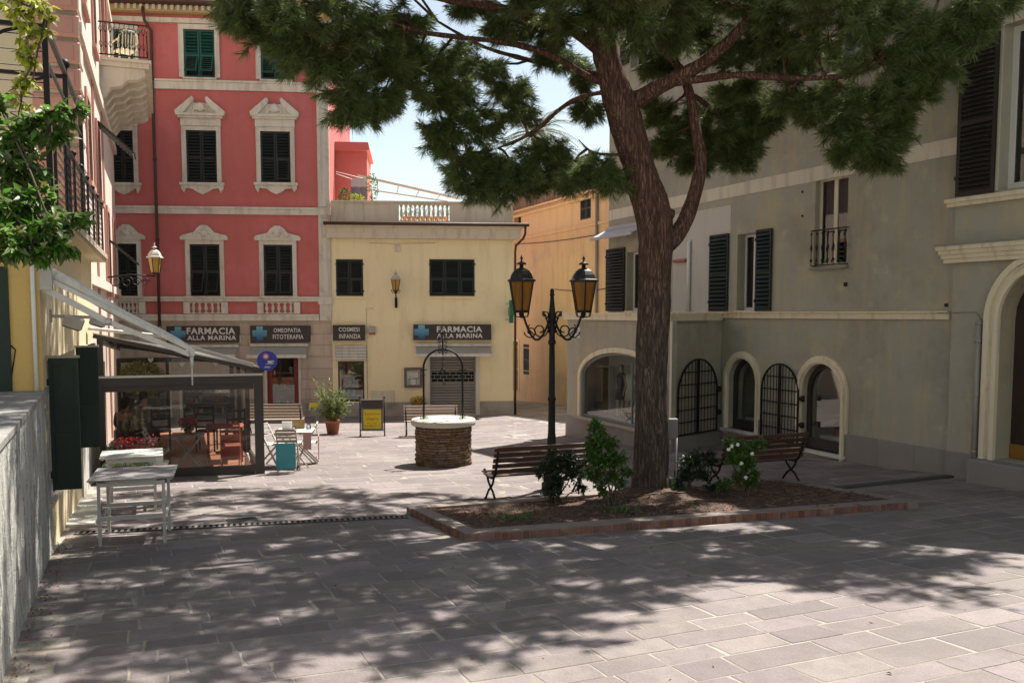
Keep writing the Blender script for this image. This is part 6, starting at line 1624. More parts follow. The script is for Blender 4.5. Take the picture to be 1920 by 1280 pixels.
for s_ in (-1, 1):
    ax = (P(1094.5 if s_ > 0 else 977.5, 560, LY).x - lb.x)/1.0
    z0 = H_ - .80; X = V((s_,0,0)); Z = V((0,0,1)); L_ = abs(ax)
    mb = MB(LMt)
    main = []
    for i in range(19):
        t = i/18; a = math.pi*(1.0 + .5*t*1.0)
        main.append(X*(.05 + (L_-.05)*t) + Z*(z0 + .26 - .34*math.sin(math.pi*min(1, t*1.08))**.9 + (zla-.06-z0-.26)*t**2.2))
    mb.tube(main, .02, 7)
    mb.tube(spiral(X*.20 + Z*(z0+.10), .13, 1.3, math.pi, (X, Z)), .013, 6)
    mb.tube(spiral(X*.36 + Z*(z0+.07), .11, -1.3, 0, (X, Z)), .012, 6)
    mb.tube(spiral(X*.12 + Z*(z0+.36), .07, -1.2, -math.pi/2, (X, Z)), .014, 6)
    mb.tube([X*.05+Z*(z0+.05), X*.07+Z*(z0+.2), X*.10+Z*(z0+.32), X*.16+Z*(z0+.42)], .016, 6)
    mb.tube([X*.30+Z*(z0+.02), X*.40+Z*(z0+.12), X*.38+Z*(z0+.2)], .010, 5)
    mb.sphere((X*L_ + Z*(zla-.06))[:], .035, 8, 5); mb.build('scroll_arm', m_black, lamp)
    cm_ = LMt @ T((ax, 0, zla))
    mb = MB(cm_)
    for k in range(6):
        a = 2*math.pi*(k+.5)/6; d = V((math.cos(a), math.sin(a), 0)); mb.tube([V((0,0,-.06)), d*.05+V((0,0,-.10)), d*.12+V((0,0,-.09)), d*.135+V((0,0,-.03)), d*.14+V((0,0,.0))], .009, 5)
    mb.lathe([(.02,-.12),(.03,-.08),(.05,-.04),(.02,-.02)], 8); mb.build('cradle', m_black, lamp)
    lantern(cm_, lamp, .135, r1*.96, gh, m_amber, roof_h=.62)
# wall lantern on the yellow wing
u, z = FAC.uz(742, 545, .45); w0 = FAC.at(u, .45, z); t = thing('wall_lantern', 'small lantern with pale top on the yellow wing between its two windows', 'lantern', FAC.at(u, 0, FAC.uz(742, 573)[1]))
mb = MB(FAC.M); zz2 = FAC.uz(742, 573, .1)[1]; mb.tube([(u, -.02, zz2), (u, -.10, zz2+.02), (u, -.14, zz2+.25), (u, -.30, z-.15), (u, -.45, z-.05)], .025, 6); mb.tube([(u, -.45, z-.1), (u, -.45, z)], .05, 8)
for s_ in (-1, 1): mb.tube([(u, -.45, z-.1), (u+s_*.12, -.45, z-.06), (u+s_*.16, -.45, z+.0), (u+s_*.14, -.45, z+.05)], .012, 5)
mb.box(u-.05, u+.05, -.03, 0, zz2-.08, zz2+.3); mb.build('bracket', m_black, t)
m_pale_top = mat('pale_lantern_top', (.48,.46,.42), .5)
lantern(w0, t, .115, .185, .42, m_yglass, roofm=m_pale_top, n=6, roof_h=.6)
# bracket lantern on the left
lp_ = P(291, 512, 25.0); t = thing('bracket_lantern', 'lantern on a long scrolled wall bracket before the red building', 'lantern', T(lp_))
wm = T(lp_); lantern(wm, t, .12, .19, .42, m_yglass, roofm=m_pale_top, roof_h=.75)
pw_ = LP.w(*[ (LP.uz(226, 525)[0]), 0, P(226, 525, 25).z]); 
Q0 = V((LP.w(7.4, 0, 0).x, LP.w(7.4, 0, 0).y, lp_.z - .12)); 
mb = MB(); mb.tube([Q0, Q0.lerp(lp_ - V((0,0,.08)), .5) + V((0,0,.06)), lp_ - V((0,0,.08))], .022, 6)
dd = (lp_-Q0); dd.z = 0; L_ = dd.length; dd.normalize()
for f_, r_ in ((.2, .2), (.42, .17), (.62, .13), (.8, .10)): mb.tube(spiral(Q0 + dd*L_*f_ - V((0,0,.12)), r_, 1.4, 0, (dd, V((0,0,1)))), .014, 5)
mb.build('scroll_bracket', m_black, t)

# ---------------------------------------------------------------- the well
wc = G(828, 876); wc = V((wc.x, wc.y+.56, ground(wc.x, wc.y+.56))); WMt = T(wc)
well = thing('well', 'round rubble-stone well with a pale stone rim and a wrought-iron arch', 'well', WMt)
m_rub = mat('rubble_stone', (.165,.105,.068), .9, .3, 9, .9, 40, rand=.45, world=True, hue=.02, stain=((.22,.19,.14), 4, .5, .7))
wr = .585; zr_ = .86
mb = MB(WMt); mb.lathe([(wr-.04, -.15), (wr-.04, zr_)], 40); mb.build('mortar_core', mat('dark_mortar', (.07,.05,.035), .95, .2, 5, .5, 60), well)
z = -.02; i = 0
while z < zr_-.02:
    h_ = U(.034, .062); a = U(0, 1)
    n_ = 0; tot = 0
    while tot < 2*math.pi - .02:
        w_ = min(U(.14, .42), 2*math.pi - tot)
        if w_ < .05: break
        mb = MB(WMt); rj = wr + U(-.014, .016); kk = 3; vv = []
        for q in range(kk+1):
            t_ = a + tot + .008 + (w_-.016)*q/kk; j1 = U(-.006, .006)
            for r_, z_ in ((wr-.05, z), (rj+j1-.004, z+.004), (rj+j1, z+h_-.008), (wr-.05, z+h_-.004)): vv.append((r_*math.cos(t_), r_*math.sin(t_), z_))
        fs = [(4*q+m, 4*q+m+1, 4*q+m+5, 4*q+m+4)[::-1] for q in range(kk) for m in range(3)] + [(0,1,2,3), (4*kk+3, 4*kk+2, 4*kk+1, 4*kk)]
        mb.add(vv, fs); mb.build('stone', m_rub, well); tot += w_
    z += h_
mb = MB(WMt); mb.lathe([(.54, zr_-.02), (.665, zr_-.02), (.675, zr_), (.675, zr_+.075), (.655, zr_+.10), (.001, zr_+.105)], 48); mb.build('rim', mat('pale_limestone_rim', (.44,.41,.35), .75, .08, 2, .2, 30, stain=((.40,.36,.30), 3, .5, .7, .5)), well)
zt_ = zr_ + .10; ra = .405; zs = P(828, 690, wc.y).z - wc.z
mb = MB(WMt); path = [(-ra, -.05, zt_)] + [(-ra, -.05, zt_ + (zs-zt_)*k/5) for k in range(1, 6)] + [(ra*math.cos(math.pi - math.pi*k/16), -.05, zs + ra*math.sin(math.pi*k/16)*.98) for k in range(1, 16)] + [(ra, -.05, zs - (zs-zt_)*k/5) for k in range(0, 6)]
mb.tube(path, .021, 8)
for s_ in (-1, 1):
    for z in (zs-.03, zs-.14, zt_+.2): mb.lathe([(.03,-.015),(.034,0),(.03,.015)], 8, (s_*ra, -.05, z))
    mb.bar((s_*ra-.08, -.05, zs-.03), (s_*ra+.08, -.05, zs-.03), .02, .02)
X, Z, Yv = V((1,0,0)), V((0,0,1)), V((0,1,0))
mb.build('iron_arch', m_black, well)
for s_ in (-1, 1):
    mb = MB(WMt)
    for d_ in (X, -X, Yv, -Yv): mb.tube(spiral(V((s_*ra, -.05, zt_+.035)) + d_*.06, .035, 1.1, math.pi/2, (d_, Z), 12), .008, 5)
    mb.build('foot_scrolls', m_black, well)
mb = MB(WMt); top = V((0, -.05, zs+ra)); mb.tube([top - Z*.12, top + Z*.3], .018, 6)
for dz in (-.06, .06, .16, .24):
    for s_ in (-1, 1): mb.tube(spiral(top + X*s_*.055 + Z*dz, .04, 1.2, -math.pi/2, (X*s_, Z), 12), .009, 5)
mb.sphere(top + Z*.33, .03); mb.tube([top+Z*.33, top+Z*.42, top+Z*.45+X*.05], .008, 5); mb.build('finial', m_black, well)
mb = MB(WMt)
k0 = top - Z*.12
for k in range(9): mb.tube([k0 - Z*(.035+.055*k) + (X if k % 2 else Yv)*.016*math.cos(t) + Z*.034*math.sin(t) for t in [math.pi*q/4 for q in range(8)]], .006, 4, close=True)
mb.tube(spiral(k0 - Z*.34, .045, 1, 0, (X, Z), 14, 0), .012, 6); mb.tube([k0-Z*.52, k0-Z*.58, k0-Z*.62+X*.03, k0-Z*.58+X*.05], .010, 5); mb.build('chain', m_black, well)
mb = MB(WMt); mb.lathe([(.02, zt_+.01), (.02, zt_+.02)], 8, (0,0,0)); mb.build('rim_bolt', m_steel, well)

# ---------------------------------------------------------------- benches
def bench(wm, label, L, mt, group='slatted benches', nb_=5, leg=m_black, legs='x'):
    """local x along the length, local +y = behind the backrest"""
    t = thing('bench', label, 'bench', wm, group)
    seatz = [(-.42, .44), (-.34, .415), (-.26, .405), (-.18, .405), (-.10, .41)]
    for y, z in seatz:
        mb = MB(wm @ T((0, y, z))); mb.cham(-L/2, L/2, -.033, .033, -.012, .012, .005); mb.build('seat_slat', mt, t)
    for k in range(nb_):
        f_ = k/(nb_-1); y = .02 + .13*f_; z = .50 + .36*f_
        mb = MB(wm @ T((0, y, z)) @ RX(R(-20))); mb.cham(-L/2, L/2, -.012, .012, -.036, .036, .005); mb.build('back_slat', mt, t)
    for s_ in (-1, 1):
        x = s_*(L/2-.06); mb = MB(wm)
        gz_ = 0
        mb.tube([(x, .155, .90), (x, .10, .72), (x, .04, .54), (x, -.01, .44), (x, -.08, .385), (x, -.25, .375), (x, -.40, .41), (x, -.47, .45), (x, -.48, .47)], [.018,.02,.022,.024,.024,.022,.02,.02,.024], 6)
        mb.tube([(x, -.42, 0), (x, -.40, .04), (x, -.28, .17), (x, -.19, .22), (x, -.10, .30), (x, -.06, .38)], .019, 6)
        mb.tube([(x, .05, 0), (x, .03, .04), (x, -.10, .17), (x, -.19, .22), (x, -.30, .30), (x, -.36, .39)], .019, 6)
        for yy in (-.43, .06): mb.sphere((x, yy, .012), .024, 6, 4)
        mb.build('cast_iron_leg', leg, t)
    return t
la, lb_ = G(906, 943), G(1096, 926)
bd = P(1098, 848, lb_.y) - P(925, 855, la.y)
def bench_at(pxL, pxR, YL, YR, top_py=None, label='', mt=m_wood, leg=m_black, shift=.0):
    a, b = V((pxL, YL)), V((pxR, YR))
    pa_, pb_ = P(a[0], 700, a[1]), P(b[0], 700, b[1]); c = (pa_+pb_)/2; d = (pb_-pa_); ang = math.atan2(d.y, d.x)
    z = ground(c.x, c.y)
    return bench(T((c.x, c.y, z)) @ RZ(ang), label, d.xy.length, mt, leg=leg)
# seats face away from the camera: local +y (back) must point to the camera -> rotate 180
def bench_away(pxL, pxR, YL, YR, label, mt=m_wood, leg=m_black):
    pa_, pb_ = P(pxL, 700, YL), P(pxR, 700, YR); c = (pa_+pb_)/2; d = pa_-pb_; ang = math.atan2(d.y, d.x)
    return bench(T((c.x, c.y, ground(c.x, c.y)+.005)) @ RZ(ang), label, d.xy.length, mt, leg=leg)
bench_away(921, 1103, 13.75, 14.35, 'dark red slatted bench left of the pine trunk, seen from behind')
bench_away(1352, 1507, 14.55, 15.15, 'dark red slatted bench right of the pine trunk, half behind the flowering shrub')
p = G(806, 820); bench(T((p.x, p.y+.3, ground(p.x, p.y+.3))) @ RZ(R(184)) , 'pale weathered bench behind the well by the yellow wing', 1.5, m_wgray)
p = G(512, 815); bench(T((p.x, p.y+.2, ground(p.x, p.y+.2))) @ RZ(R(186)), 'pale weathered bench behind the outdoor café table, before the red-framed door', 1.6, m_wgray)

# ---------------------------------------------------------------- sign stand, pots, posts
pl0, pr0 = G(676, 817), G(721, 817); c = (pl0+pr0)/2; w = (pr0-pl0).length; SM = T(c) @ RZ(R(6))
t = thing('advertising_stand', 'two-legged street stand with a yellow placard reading free space, beside the oleander', 'sign stand', SM)
hs = (817-745)/F*c.y
for s_ in (-1, 1):
    mb = MB(SM); mb.tube([(s_*w/2, 0, 0), (s_*w/2, 0, hs)], .018, 8); mb.sphere((s_*w/2, 0, hs+.02), .028, 8, 5); mb.bar((s_*w/2, -.22, .01), (s_*w/2, .22, .01), .04, .02); mb.build('post', m_black, t)
mb = MB(SM); mb.box(-w/2+.03, w/2-.03, -.02, .02, .18, hs-.04); mb.bar((-w/2, 0, .16), (w/2, 0, .16), .03, .03); mb.build('panel', mat('grey_panel', (.16,.145,.13), .5), t)
mb = MB(SM); mb.cham(-w/2+.04, w/2-.04, -.075, -.02, hs-.29, hs-.04, .01); mb.build('header_box', m_sign, t)
mb = MB(SM); px_ = w*.36; mb.box(-px_, px_, -.028, -.02, .21, hs-.32); mb.build('yellow_placard', mat('yellow_print', (.62,.50,.02), .6), t)
m_rtx = mat('red_print', (.45,.08,.02), .6)
for s_, x0, x1, z0, z1, mt in (('Spazio', -.23, .23, hs-.50, hs-.40, m_rtx), ('libero', -.19, .19, hs-.63, hs-.53, m_rtx), ('Per info', -.14, .14, .345, .385, m_rtx), ('011 886 77 10', -.22, .22, .27, .315, m_rtx)):
    inst('lettering', textmesh(s_, (x1-x0)*w/.72, z1-z0, mt, .01), t, SM @ T((x0*w/.72, -.031, z0)))
# tiny yellow tag on a thin post near the oleander
p = G(594, 812); mb = MB(); mb.tube([p, p + V((0,0,.9))], .008, 5); t = mb.build('marker_stake', m_steel, at=tuple(p), label='thin stake with a small yellow tag left of the oleander', cat='stake')
mb = MB(T(p)); mb.box(-.2, .06, -.01, .01, .78, .88); mb.build('yellow_tag', MATS['yellow_print'], t)
def pot(wm, r, h, parent, mt=m_terra):
    mb = MB(wm); mb.lathe([(r*.72,0),(r*.95,h*.8),(r*1.06,h*.8),(r*1.08,h),(r*.96,h),(r*.92,h*.9),(.001,h*.88)], 20); mb.build('pot', mt, parent)
m_olea = mat('oleander_leaf', (.15,.20,.055), .5, .25, 6, 0, rand=.5, trans=.35)
op = G(624, 813); OPt = T(op); t = thing('potted_oleander', 'tall leafy oleander in a terracotta pot, left of the yellow placard', 'potted plant', OPt)
pot(OPt, .22, .40, t)
mb = MB(OPt); cs = []; ds = []
for k in range(70):
    a = U(0, 6.28); tp = V((math.cos(a)*U(.15,.68), math.sin(a)*U(.1,.55), U(.70, 1.3) if rnd.random() < .9 else 1.62)); 
    if rnd.random() < .2: tp.z = U(.45, .7); tp.x *= 1.2
    b0 = V((U(-.1,.1), U(-.1,.1), .36)); mid = b0.lerp(tp, .5) + V((0,0,.12)); mb.tube([b0, mid, tp], [.010,.007,.004], 4, cap=False)
    for q in range(30):
        f_ = .3+.7*q/30; p_ = (b0*(1-f_)**2 + mid*2*f_*(1-f_) + tp*f_**2); cs.append(p_[:]); dd_ = V((U(-1,1), U(-1,1), U(-.3,1.2))); ds.append(dd_[:])
mb.build('stems', m_deskw, t)
me = leaf_mesh('leaves', np.array(cs), np.array(ds), nr.uniform(.09, .17, size=(len(cs),1)), .2, m_olea); o = bpy.data.objects.new('leaves', me); reg(o, t, OPt)
p = FAC.w(ydoor[0]-.45, .45, 0); p.z = ground(p.x, p.y); YPt = T(p); t = thing('flower_pot', 'terracotta pot of yellow flowers behind the well arch by the steel shutter', 'flower pot', YPt)
pot(YPt, .26, .42, t); clump('leaves', YPt, t, (0,0,.50), (.26,.26,.14), 200, .08, m_green); clump('blossoms', YPt, t, (0,0,.60), (.28,.26,.14), 260, .06, m_fyel, W=.9)
# slim post with a grey box right of the trunk
pp = G(1268, 893); mb = MB(T(pp)); hpp = P(1268, 778, pp.y).z - pp.z
t = thing('bollard_post', 'slim black post with a ball top right behind the pine trunk', 'post', T(pp)); mb.lathe([(.04,0),(.04,.1),(.025,.12),(.022,hpp-.1),(.03,hpp-.08),(.012,hpp-.06),(.03,hpp-.03),(.03,hpp-.01),(.001,hpp)], 10); mb.build('shaft', m_black, t)
pp = G(1264, 925); hb = P(1262, 785, pp.y).z - pp.z; t = thing('meter_post', 'grey utility box on a pale pipe at the right side of the trunk', 'utility box', T(pp))
mb = MB(T(pp)); mb.tube([(.03,0,0),(.03,0,hb-.3)], .014, 6); mb.build('pipe', m_white, t)
mb = MB(T(pp)); mb.cham(-.16, .05, 0, .12, hb-.34, hb, .01); mb.build('box', mat('grey_box', (.19,.18,.17), .6), t)
# roof terrace things above the yellow wing
sb = FAC.box(630, 268, 694, 378, -2.5); Mst = FAC.M
t = thing('stair_tower', 'small red stair tower on the roof terrace beside the red building', 'building', FAC.at(uRY, -2.5, zgut))
mb = MB(FAC.M); mb.box(uRY+.01, sb[1]-.12, 2.5, 5.5, zgut, sb[3]-.32); mb.build('wall', m_pink, t)
mb = MB(FAC.M); mb.prism([(uRY+.01, sb[3]-.32), (sb[1]-.12, sb[3]-.32), (sb[1]+.0, sb[3]-.28), (sb[1]-.06, sb[3]), (uRY+.01, sb[3])], 2.3, 5.7); mb.build('roof', m_pink, t)
mb = MB(FAC.M)
A_ = FAC.uz(636, 322, -1.5); B_ = FAC.uz(862, 373, -1.5); C_ = FAC.uz(700, 357, -1.5); D_ = FAC.uz(840, 378, -1.5)
m_pf = mat('pinkish_white_frame', (.60,.50,.47), .6)
t = thing('canopy_frame', 'slanting pinkish metal frame over the roof terrace', 'canopy frame', FAC.at(A_[0], -1.5, zgut))
S0 = FAC.uz(700, 336, -1.5)
mb.bar((S0[0]-.6, 1.5, S0[1]+.13), (B_[0], 1.5, B_[1]), .05, .09); mb.build('top_rail', m_pf, t)
mb = MB(FAC.M); mb.bar((C_[0], 1.5, C_[1]), (D_[0], 1.5, D_[1]), .04, .05); mb.build('lower_rail', m_pf, t)
for x0, x1 in ((708, 708), (747, 744), (786, 779), (825, 816)):
    a = FAC.uz(x0, 338+(x0-700)*.225, -1.5); b = FAC.uz(x1, 358+(x1-700)*.16, -1.5); mb = MB(FAC.M); mb.bar((a[0],1.5,a[1]), (b[0],1.5,b[1]), .03, .03, (0,1,0)); mb.build('strut', m_pf, t)
mb = MB(FAC.M); a, b = FAC.uz(630, 322, -1.2), FAC.uz(690, 337, -1.2); mb.tube([(a[0],1.2,a[1]),(b[0],1.2,b[1])], .012, 4); a2, b2 = FAC.uz(630, 326, -1.2), FAC.uz(660, 336, -1.2); mb.tube([(a2[0],1.2,a2[1]),(b2[0],1.2,b2[1])], .012, 4)
cl = mb.build('clothes_line', m_white, label='two thin clothes lines in front of the red stair tower', cat='clothes line')
a0, a1, z0, z1 = FAC.box(658, 334, 689, 374, -1.2)
mb = MB(FAC.M); vv = []; n_ = 10
for i in range(n_+1):
    u = a0+(a1-a0)*i/n_; y = 1.2+.03*math.sin(i*1.3); vv += [(u, y, z0), (u, y, z1-.33), (u, y, z1)]
mb.add([p for i, p in enumerate(vv) if i % 3 < 2], [(2*i, 2*i+2, 2*i+3, 2*i+1) for i in range(n_)], True); tw = mb.build('hanging_towel', mat('lilac_towel', (.22,.19,.29), .9), label='lilac towel with a pale border hanging on the roof terrace line', cat='towel')
mb = MB(FAC.M); mb.add([p for i, p in enumerate(vv) if i % 3 > 0], [(2*i, 2*i+2, 2*i+3, 2*i+1) for i in range(n_)], True); mb.build('pale_border', mat('pale_lilac', (.52,.48,.50), .9), tw)
m_yg = mat('yellow_green_leaf', (.30,.36,.05), .5, .3, 6, 0, rand=.4, trans=.4)
for px, py, rx, rz, mt, lab in ((646, 366, .22, .25, m_green, 'small dark potted shrub against the red stair tower'), (667, 372, .32, .16, m_yg, 'low lime-green potted plant under the lilac towel'), (697, 352, .22, .55, m_olea, 'upright climbing plant at the corner of the red stair tower')):
    p = FAC.w(*[FAC.uz(px, py, -.8)[0], -.8, 0]); z = FAC.uz(px, py, -.8)[1]; wm = T((p.x, p.y, zgut+.06)); t = thing('terrace_plant', lab, 'potted plant', wm, 'potted plants on the roof terrace')
    mb = MB(wm); mb.lathe([(.12,0),(.18,.35),(.16,.35)], 12); mb.build('pot', m_terra, t); mb = MB(wm); mb.tube([(0,0,.3),(0,0,z-zgut)], .02, 5); mb.build('stem', m_deskw, t)
    clump('leaves', wm, t, (0,0,z-zgut-.06), (rx, rx, rz), 300, .09, mt)
for i in range(6):
    u = bx[0] + .25 + (bx[1]-bx[0]-.4)*i/5; wm = FAC.at(u, -.9, zgut+.06); t = thing('terrace_pot', ('leftmost', 'second from left of the', 'third from left of the', 'third from right of the', 'second from right of the', 'rightmost')[i] + ' spiky potted plant behind the roof balusters', 'potted plant', wm, 'pots behind the roof balusters'); pot(wm, .15, .38, t); clump('leaves', wm, t, (0,0,.5), (.16,.16,.2), 50, .14, m_green, W=.2)
# ---------------------------------------------------------------- brick-edged planter
m_brick = mat('planter_brick', (.175,.085,.063), .85, .25, 8, .5, 40, rand=.36, world=True, hue=.012, stain=[((.36,.27,.21), 2.5, .5, .72, .6), ((.12,.08,.06), 4, .55, .75, .5)])
m_psoil = mat('planter_soil', (.10,.06,.042), .95, .35, 4, 1.0, 35, stain=[((.20,.13,.09), 6, .5, .7, .7), ((.05,.035,.025), 2, .5, .7, .6)], fine=.3)
plc = (PL[0]+PL[1]+PL[2]+PL[3])/4; plc.z = ground(plc.x, plc.y)
plt = thing('planter_bed', 'low brick-edged planting bed of brown soil around the pine trunk', 'planter', T(plc))
bh, bw_, bt = .10, .22, .092
bm_s = []
for i in range(4):
    mb = MB(); mb.cham(-.040-U(0,.002), .039, -.11+U(-.004,.004), .11, -.12, .0+U(-.004,.004), .007); bm_s.append(mb.mesh('brick', m_brick, Matrix()))
for i in range(4):
    a, b = PL[i], PL[(i+1) % 4]; d = (b-a); L_ = d.xy.length; d.normalize(); ang = math.atan2(d.y, d.x); nn = V((-d.y, d.x, 0))
    if (plc-a).dot(nn) < 0: nn = -nn
    k = int((L_-(.0 if i in (1,3) else .24))/bt); s0 = 0 if i in (1, 3) else .23
    for j in range(k):
        p = a + d*(s0 + bt*(j+.5)) + nn*.11; z = ground(p.x, p.y) + bh + U(-.004, .004)
        inst('brick', bm_s[rnd.randrange(4)], plt, T((p.x, p.y, z)) @ RZ(ang + U(-.02,.02)) @ RX(U(-.02,.02)))
    mb = MB(); p0_, p1_ = a + nn*.11, b + nn*.11; p0_.z = ground(p0_.x, p0_.y)+.045; p1_.z = ground(p1_.x, p1_.y)+.045; mb.bar(p0_, p1_, .205, .12); mb.build('mortar_joint', mat('brick_mortar', (.22,.18,.15), .9, .2, 5, .3, 50), plt)
TB = G(1222, 933); TB.y += .15
def soilz(x, y):
    d = math.hypot(x-TB.x, y-TB.y)
    return ground(x, y) + .085 + .05*noise.noise(V((x*1.3, y*1.3, 0))) + .018*noise.noise(V((x*7, y*7, 2))) + .012*noise.noise(V((x*19, y*19, 5))) + .10*math.exp(-(d/.75)**2)
nu, nv = 230, 70; vv = []; fs = []
ins = [p + (plc-p).normalized()*.20 for p in PL]
for j in range(nv+1):
    for i in range(nu+1):
        s_, t_ = i/nu, j/nv
        p = (ins[0]*(1-s_)+ins[3]*s_)*(t_) + (ins[1]*(1-s_)+ins[2]*s_)*(1-t_); vv.append((p.x, p.y, soilz(p.x, p.y)))
for j in range(nv):
    for i in range(nu): a = j*(nu+1)+i; fs.append((a, a+1, a+nu+2, a+nu+1))
mb = MB(); mb.add(vv, fs, True); mb.build('soil', m_psoil, plt)
def inbed():
    s_, t_ = rnd.random(), rnd.random(); p = (ins[0]*(1-s_)+ins[3]*s_)*(t_) + (ins[1]*(1-s_)+ins[2]*s_)*(1-t_); return V((p.x, p.y, soilz(p.x, p.y)))
mb = MB()
for k in range(2600):
    p = inbed(); s_ = U(.008, .028) * (1.6 if rnd.random() < .06 else 1)
    pts = [p + V((U(-1,1), U(-1,1), U(-.3,.9)))*s_ for _ in range(4)]; mb.add(pts, [(0,1,2),(0,2,3),(0,3,1),(1,3,2)])
mb.build('clods', m_psoil, plt, kind='stuff')
m_litter = mat('dry_needles', (.30,.17,.10), .9, .2, 5, 0, rand=.6)
ps = [inbed() for _ in range(4200)]; ar = np.array([p[:] for p in ps]) + np.array([0,0,.006])
dv = np.stack([nr.normal(size=len(ar)), nr.normal(size=len(ar)), nr.normal(size=len(ar))*.12], 1)
o = bpy.data.objects.new('needle_litter', leaf_mesh('needle_litter', ar, dv, nr.uniform(.04, .10, size=(len(ar),1)), .09, m_litter, 0, 0)); o['kind'] = 'stuff'; reg(o, plt, Matrix())
m_hose = mat('brown_hose', (.10,.055,.04), .6)
def hose(pts, label):
    mb = MB(); q = [G(*p) for p in pts]; out = []
    for i in range(len(q)-1):
        for k in range(8):
            t_ = k/8; p0_, p1_, p2_, p3_ = q[max(i-1,0)], q[i], q[i+1], q[min(i+2,len(q)-1)]
            p = ((p1_*2) + (p2_-p0_)*t_ + (p0_*2-p1_*5+p2_*4-p3_)*t_*t_ + (p1_*3-p0_-p2_*3+p3_)*t_**3)*.5
            out.append(V((p.x, p.y, soilz(p.x, p.y)+.012)))
    mb.tube(out, .011, 6); mb.build('irrigation_hose', m_hose, label=label, cat='hose')
hose([(868,962), (872,950), (890,946), (930,944), (980,946), (1030,944)], 'brown hose curling over the soil at the left end of the bed')
hose([(1170,946), (1230,944), (1300,938), (1380,930), (1400,932)], 'brown hose behind the trunk foot running right across the soil')
hose([(1240,958), (1280,952), (1340,951), (1420,950), (1440,946)], 'brown hose nearest the front bricks, right of the trunk')
hose([(1450,938), (1500,940), (1540,934), (1500,925), (1450,924)], 'brown hose looped on the soil below the right bench')

# ---------------------------------------------------------------- the stone pine
def barkmat():
    m = bpy.data.materials.new('pine_bark'); m.use_nodes = True; nt = m.node_tree; N = nt.nodes; L = nt.links; b = N['Principled BSDF']
    tc = N.new('ShaderNodeTexCoord').outputs['Object']
    mp = N.new('ShaderNodeMapping'); mp.inputs['Scale'].default_value = (1,1,.14); L.new(tc, mp.inputs[0])
    vo = N.new('ShaderNodeTexVoronoi'); vo.feature = 'DISTANCE_TO_EDGE'; vo.inputs['Scale'].default_value = 27
    nz = N.new('ShaderNodeTexNoise'); nz.inputs['Scale'].default_value = 9; nz.inputs['Detail'].default_value = 8; L.new(mp.outputs[0], nz.inputs['Vector'])
    mx = N.new('ShaderNodeMix'); mx.data_type = 'VECTOR'; mx.inputs[0].default_value = .22; L.new(mp.outputs[0], mx.inputs[4]); L.new(nz.outputs['Color'], mx.inputs[5]); L.new(mx.outputs[1], vo.inputs['Vector'])
    mr = N.new('ShaderNodeMapRange'); mr.inputs[2].default_value = .20; mr.inputs[3].default_value = .3; L.new(vo.outputs['Distance'], mr.inputs[0])
    sp = N.new('ShaderNodeSeparateXYZ'); L.new(tc, sp.inputs[0])
    n2 = N.new('ShaderNodeTexNoise'); n2.inputs['Scale'].default_value = 1.4; n2.inputs['Detail'].default_value = 5; L.new(tc, n2.inputs['Vector'])
    ad = N.new('ShaderNodeMath'); ad.operation = 'MULTIPLY_ADD'; L.new(n2.outputs['Fac'], ad.inputs[0]); ad.inputs[1].default_value = 3.2; L.new(sp.outputs['Z'], ad.inputs[2])
    up_ = N.new('ShaderNodeMapRange'); up_.inputs[1].default_value = 3.8; up_.inputs[2].default_value = 6.0; L.new(ad.outputs[0], up_.inputs[0])
    c1 = N.new('ShaderNodeMix'); c1.data_type = 'RGBA'; c1.inputs[6].default_value = (.125,.098,.08,1); c1.inputs[7].default_value = (.175,.098,.072,1); L.new(up_.outputs[0], c1.inputs[0])
    n3 = N.new('ShaderNodeTexNoise'); n3.inputs['Scale'].default_value = 26; n3.inputs['Detail'].default_value = 4; L.new(mp.outputs[0], n3.inputs['Vector'])
    m3 = N.new('ShaderNodeMapRange'); m3.inputs[1].default_value = .35; m3.inputs[2].default_value = .7; m3.inputs[3].default_value = .6; m3.inputs[4].default_value = 1.45; L.new(n3.outputs['Fac'], m3.inputs[0])
    c2 = N.new('ShaderNodeMix'); c2.data_type = 'RGBA'; c2.blend_type = 'MULTIPLY'; c2.inputs[0].default_value = 1; L.new(c1.outputs[2], c2.inputs[6]); L.new(m3.outputs[0], c2.inputs[7])
    c3 = N.new('ShaderNodeMix'); c3.data_type = 'RGBA'; c3.inputs[6].default_value = (.055,.034,.026,1); L.new(c2.outputs[2], c3.inputs[7]); L.new(mr.outputs[0], c3.inputs[0])
    L.new(c3.outputs[2], b.inputs['Base Color']); b.inputs['Roughness'].default_value = .95; b.inputs['Specular IOR Level'].default_value = .15
    bp = N.new('ShaderNodeBump'); bp.inputs['Strength'].default_value = .9; bp.inputs['Distance'].default_value = .03; L.new(mr.outputs[0], bp.inputs['Height'])
    b2 = N.new('ShaderNodeBump'); b2.inputs['Strength'].default_value = .5; b2.inputs['Distance'].default_value = .015; L.new(n3.outputs['Fac'], b2.inputs['Height']); L.new(bp.outputs[0], b2.inputs['Normal']); L.new(b2.outputs[0], b.inputs['Normal'])
    return m
m_bark = barkmat()
def spline(pts, per=8):
    out = []; n = len(pts)
    for i in range(n-1):
        a = [pts[max(i-1,0)], pts[i], pts[i+1], pts[min(i+2,n-1)]]
        for k in range(per):
            t = k/per
            f = lambda p0, p1, p2, p3: .5*((2*p1) + (p2-p0)*t + (2*p0-5*p1+4*p2-p3)*t*t + (3*p1-p0-3*p2+p3)*t**3)
            out.append((f(*[q[0] for q in a]), f(*[q[1] for q in a])))
    out.append(pts[-1]); return out
TY = TB.y
def limb(spec, per=8, base=None):
    """spec: (px, py, Y, width px) -> [(point, radius)]"""
    return spline([(P(x, y, Y), w/2/F*Y) for x, y, Y, w in spec], per)
